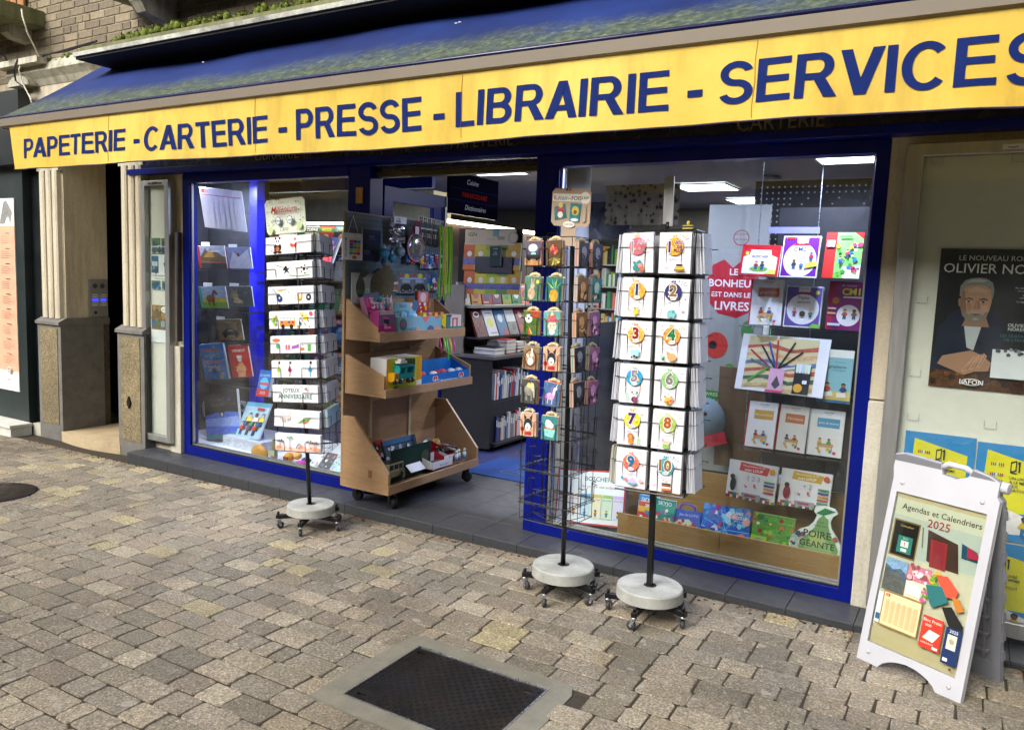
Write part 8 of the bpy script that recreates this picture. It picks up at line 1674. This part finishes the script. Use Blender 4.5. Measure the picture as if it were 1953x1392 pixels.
for k in range(9):
    w, h = .165, .25; A = Art(w, h); A.r(0, 0, 1, 1, rc[k])
    [lambda: A.e(.45, .82, .28, 'e8e8e8', ry=.16).e(.45, .82, .2, '5f1418', ry=.1).scatter(.1, .1, .9, .6, 10, ['8a3030', '3f0c10'], .1, 1), lambda: A.e(.5, .5, .28, 'd8d82a').r(.2, .85, .8, .88, '6a6a72').r(.3, .1, .9, .13, '6a6a72'), lambda: A.e(.5, .65, .25, 'c8dcec').e(.5, .65, .1, 'd8d8e8').r(.5, 0, 1, .2, 'a82a3a'), lambda: A.r(.0, 0, 1, .5, '5a5450', 1).e(.6, .3, .2, '2a2624', 1), lambda: A.e(.5, .75, .2, 'c8b0a8').r(.1, .1, .8, .35, 'b03038'), lambda: A.r(0, 0, 1, .55, '26241f').e(.5, .3, .2, 'b8b4a0', 1), lambda: A.r(.2, .8, .8, .83, '6a7a9a').r(.3, .5, .7, .52, '6a7a9a'), lambda: A.r(.2, .7, .8, .75, '5a4a3a'), lambda: A.r(.2, .7, .8, .8, 'e0d0c8')][k]()
    lay(T(-3.70, y, .975) @ RZ(90) @ RX(-22), w, h, .02, name='book', label=row[k]+' on the sloping shelf in the doorway', cat='book', group='books in the doorway shelves', art=A, cover=rc[k]); y += .185
y = 5.70
for k in range(9): gbook(-3.90, y, 1.247, .15+.01*(k % 3), .20+.02*(k % 2), .02, 12, k*5+2, ['maroon', 'black and orange cookery', 'dark grey', 'sky blue', 'white and violet', 'brown', 'cream', 'green', 'rust'][k]+' book standing on the grey metal shelf in the doorway'); y += .178
y = 5.70
for k in range(5):
    m = MB(); zz = .832
    for j in range(2+(k*2) % 3):
        c = ['d8d4cc', 'b8302a', '22242c', 'd0ccc8', 'a82a24', 'e0dcd4'][(k+j*2) % 6]; m.col(c).box(-.12+.01*j, .11, 0, .16, zz-.832, zz-.832+.004).col('e0dccf').box(-.115+.01*j, .108, .003, .157, zz-.828, zz-.832+.026).col(c).box(-.12+.01*j, .11, 0, .16, zz-.806, zz-.832+.030); zz += .031
    o = m.build('book_pile', M_card, None, T(-3.64, y, .832)); tag(o, ['white-edged', 'red and white', 'black topped', 'tall white', 'red'][k]+' pile of paperbacks on the counter top in the doorway', 'pile of books', 'piles of paperbacks in the doorway'); y += .19
for sh, (z, n) in enumerate(((.438, 34), (.075, 24))):
    y = 5.72
    for k in range(n):
        t = q.uniform(.016, .034); h = q.uniform(.19, .25); m = MB().col(q.choice(['d8d6d0', 'c8c6c0', '7a2a2a', '2a3a6a', 'e0dedc', '4a4a55', '2f5a9a', 'b8b4a8', 'c03a3a', '8a8a90'])); m.box(-.16, 0, 0, t, 0, h).col('e8e6e0').box(.0005, .001, t*.2, t*.8, h*.6, h*.85)
        if sh == 1 and k < 3: h = .28
        o = m.build('book', M_card, None, T(-3.535 if z > .4 else -3.50, y, z) @ RX(q.uniform(-4, 2)))
        if z < .4: o.matrix_world = T(-3.505, y, z-.0)
        tag(o, 'thin upright book on the %s black shelf in the doorway, %s' % ('upper' if sh == 0 else 'lower', ('nearest the street' if k == 0 else nth(k+1)+' from the street end')), 'book', 'upright books on the black doorway shelves'); y += t+.002
dp('low_shelf', MB().box(-3.52, -3.46, 5.66, 8.2, .05, .07), M_dark, gd)
# maps display and signs, facing the street
for r_ in range(2):
    for k in range(5):
        a = at(884+21*k, (463, 516)[r_], y=5.76); w, h = .125, (.235, .20)[r_]
        A = Art(w, h); c = [('b8602a', 'c86a2a'), ('c0b030', 'c8b83a'), ('a8b82a', '8aa82a'), ('c8b83a', '6a8a4a'), ('c09a2a', 'c8a03a')][k]; A.r(0, 0, 1, 1, c[0]).r(0, .75, 1, 1, c[1]).r(0, .2, 1, .45, '55588a', 1).r(0, 0, 1, .2, c[1]).e(.5, .6, .2, 'd8d0b8', 1)
        lay(T(a.x, 5.76, a.z-h) @ RX(-4), w, h, .02, name='road_map', label='%s folded map, %s row of the map stand in the doorway' % (['orange', 'yellow', 'lime green', 'pale yellow', 'amber'][k], ('upper', 'lower')[r_]), cat='map', group='folded maps in the doorway', art=A, cover=c[0])
ms = empty('map_stand', T(-3.4, 5.8, .9), 'dark map stand holding the folded maps in the doorway', 'display'); a = at(876, 436, y=5.80); c = at(992, 560, y=5.80)
dp('stand_back', MB().box(a.x, c.x, 5.80, 5.81, c.z, a.z), simple('dark_stand', '1a1512', .7), ms)
sgm = at(888, 438, y=5.77); sgn = at(984, 438, y=5.77); w = sgn.x-sgm.x; h = .13; A = Art(w, h); A.r(0, 0, 1, 1, 'cfc4a6').r(.02, .06, .98, .94, 'c8bb9a').t('IGN', .15, .68, .32, '3a3630', .16, .01).t('Cartes', .52, .4, .22, '8a8a5a', .16).t('IGN', .72, .45, .36, '3a3630', .13, .02)
for k in range(4): A.r(.09, .1+.09*k, .23, .12+.09*k, 'a89a7a')
A.e(.95, .5, .1, 'a8a298').e(.96, .5, .07, 'c8bb9a').r(.56, .55, .68, 1.0, '6a9a90')
sc1 = lay(T(sgm.x, 5.77, sgm.z-.13), w, .13, .01, name='map_sign', label='beige IGN map sign above the folded maps in the doorway', cat='sign', art=A)
bs = at(858, 352, x=-4.0); be = at(950, 370, x=-4.0); w = be.y-bs.y; A = Art(w, .36); A.r(0, 0, 1, 1, '0a0a22').r(0, .62, 1, .64, '1a1f5a').r(0, .34, 1, .36, '1a1f5a').t('Cuisine', .45, .82, .12, 'dfe0e8', .5, .004, shear=.25).t('PARASCOLAIRE', .5, .5, .11, 'c0241c', .75, .01, shear=.2).t('Dictionnaires', .52, .2, .12, 'dfe0e8', .66, .004, shear=.25)
fs_ = lay(T(-4.0, bs.y, 2.03) @ RZ(90), w, .36, .03, name='aisle_sign', label='dark blue aisle sign reading Cuisine, Parascolaire and Dictionnaires', cat='sign', art=A, cover='0a0a22')
for o_ in [fs_]+[c_ for c_ in bpy.data.objects if c_.parent == fs_]:
    for sl_ in range(len(o_.data.materials)): o_.data.materials[sl_] = M_flat
dp('lit_tube', MB().box(-4.09, -4.05, 5.65, 8.2, 1.955, 1.985), M_lampw, gd)
m = empty('hanging_display', T(-3.7, 5.5, 1.45), 'dark brown counter display holding a green paperback in the doorway', 'display')
a = at(906, 489, y=5.75); c = at(976, 522, y=5.75); dp('display_body', MB().box(a.x, c.x, 5.75, 5.85, c.z, a.z), simple('plum_brown_box', '1d1119', .5), m)
a = at(936, 470, y=5.74); A = Art(.11, .17); A.r(0, 0, 1, 1, '16302c').t('CLAIRE', .5, .88, .06, 'c8d0c8', .8).t('LES', .5, .7, .08, 'a8b4a8', .5).t('LIEUX', .5, .6, .08, 'a8b4a8', .6); lay(T(a.x, 5.73, a.z-.17), .11, .17, .015, name='paperback', label='dark green paperback in front of the brown display in the doorway', cat='book', art=A, cover='16302c')
for k, (px, lb) in enumerate(((912, 'left'), (962, 'right'))):
    a = at(px, 480, y=5.8); lay(T(a.x, 5.80, a.z-.02), .13, .07, .004, name='leaflet', label='white leaflet on top of the brown display, %s one' % lb, cat='leaflet', cover='c0c4d0')
# dark blue cabinet and white board at the back right of the doorway
dp('blue_cabinet', MB().box(-3.9, -2.9, 7.0, 7.05, 1.9, 2.25), M_navy, gd)

# ================================================================== WHAT THE GLASS REFLECTS: across the street
ob = empty('opposite_house', T(-2, -13, 0), 'pale rendered house across the street, mirrored in the shop glass', 'house')
dp('wall', MB().box(-75, 40, -14, -13, -.8, 8.5), m_plaster('opposite_render', '8d8676', 'a09a88', '4a4438', .5), ob)
for r_ in range(3):
    for k in range(24): x = -58.5+3.3*k; w_ = dp('window', MB().box(x, x+1.2, -12.99, -12.95, .9+2.6*r_, 2.6+2.6*r_), M_dark, ob)
dp('roof', MB().prism([(-14.3, 8.5), (-12.6, 8.5), (-16, 11)], -75, 40, axis='x'), simple('dark_tile_roof', '3a2f2a', .8), ob)
def tree(x, y, h, rad, lb, seed):
    q = random.Random(seed); t = empty('street_tree', T(x, y, G(x)), lb, 'tree'); m = MB(); m.tube([(0, 0, 0), (.1, 0, h*.3), (0, .1, h*.55)], [.2, .16, .1], 8)
    for k in range(7): a = k*.9; m.tube([(0.03, .03, h*(.35+.03*k)), (rad*.4*cos(a), rad*.4*sin(a), h*.6), (rad*.7*cos(a), rad*.7*sin(a), h*.75)], [.07, .05, .02], 5)
    m.build('trunk', M_bark, t); m = MB(); cl = [(q.gauss(0, rad*.45), q.gauss(0, rad*.45), h*.68+q.gauss(0, h*.13), q.uniform(.35, .8)) for _ in range(30)]
    for i in range(4200):
        c = cl[q.randrange(30)]; d = Vector((q.gauss(0, 1), q.gauss(0, 1), q.gauss(0, 1))).normalized()*c[3]*q.random()**.4; p = Vector(c[:3])+d; a = Vector((q.gauss(0, 1), q.gauss(0, 1), q.gauss(0, 1))).normalized()*.09; b2 = Vector((q.gauss(0, 1), q.gauss(0, 1), q.gauss(0, 1))).normalized()*.07
        m.add([p-a, p+b2, p+a, p-b2], [(0, 1, 2, 3)])
    m.build('crown', M_leaf, t)
tree(-7, -6.5, 6.5, 2.2, 'leafy street tree behind the camera, left of the two', 1); tree(2.2, -7, 6, 2.0, 'leafy street tree behind the camera, right of the two', 2)
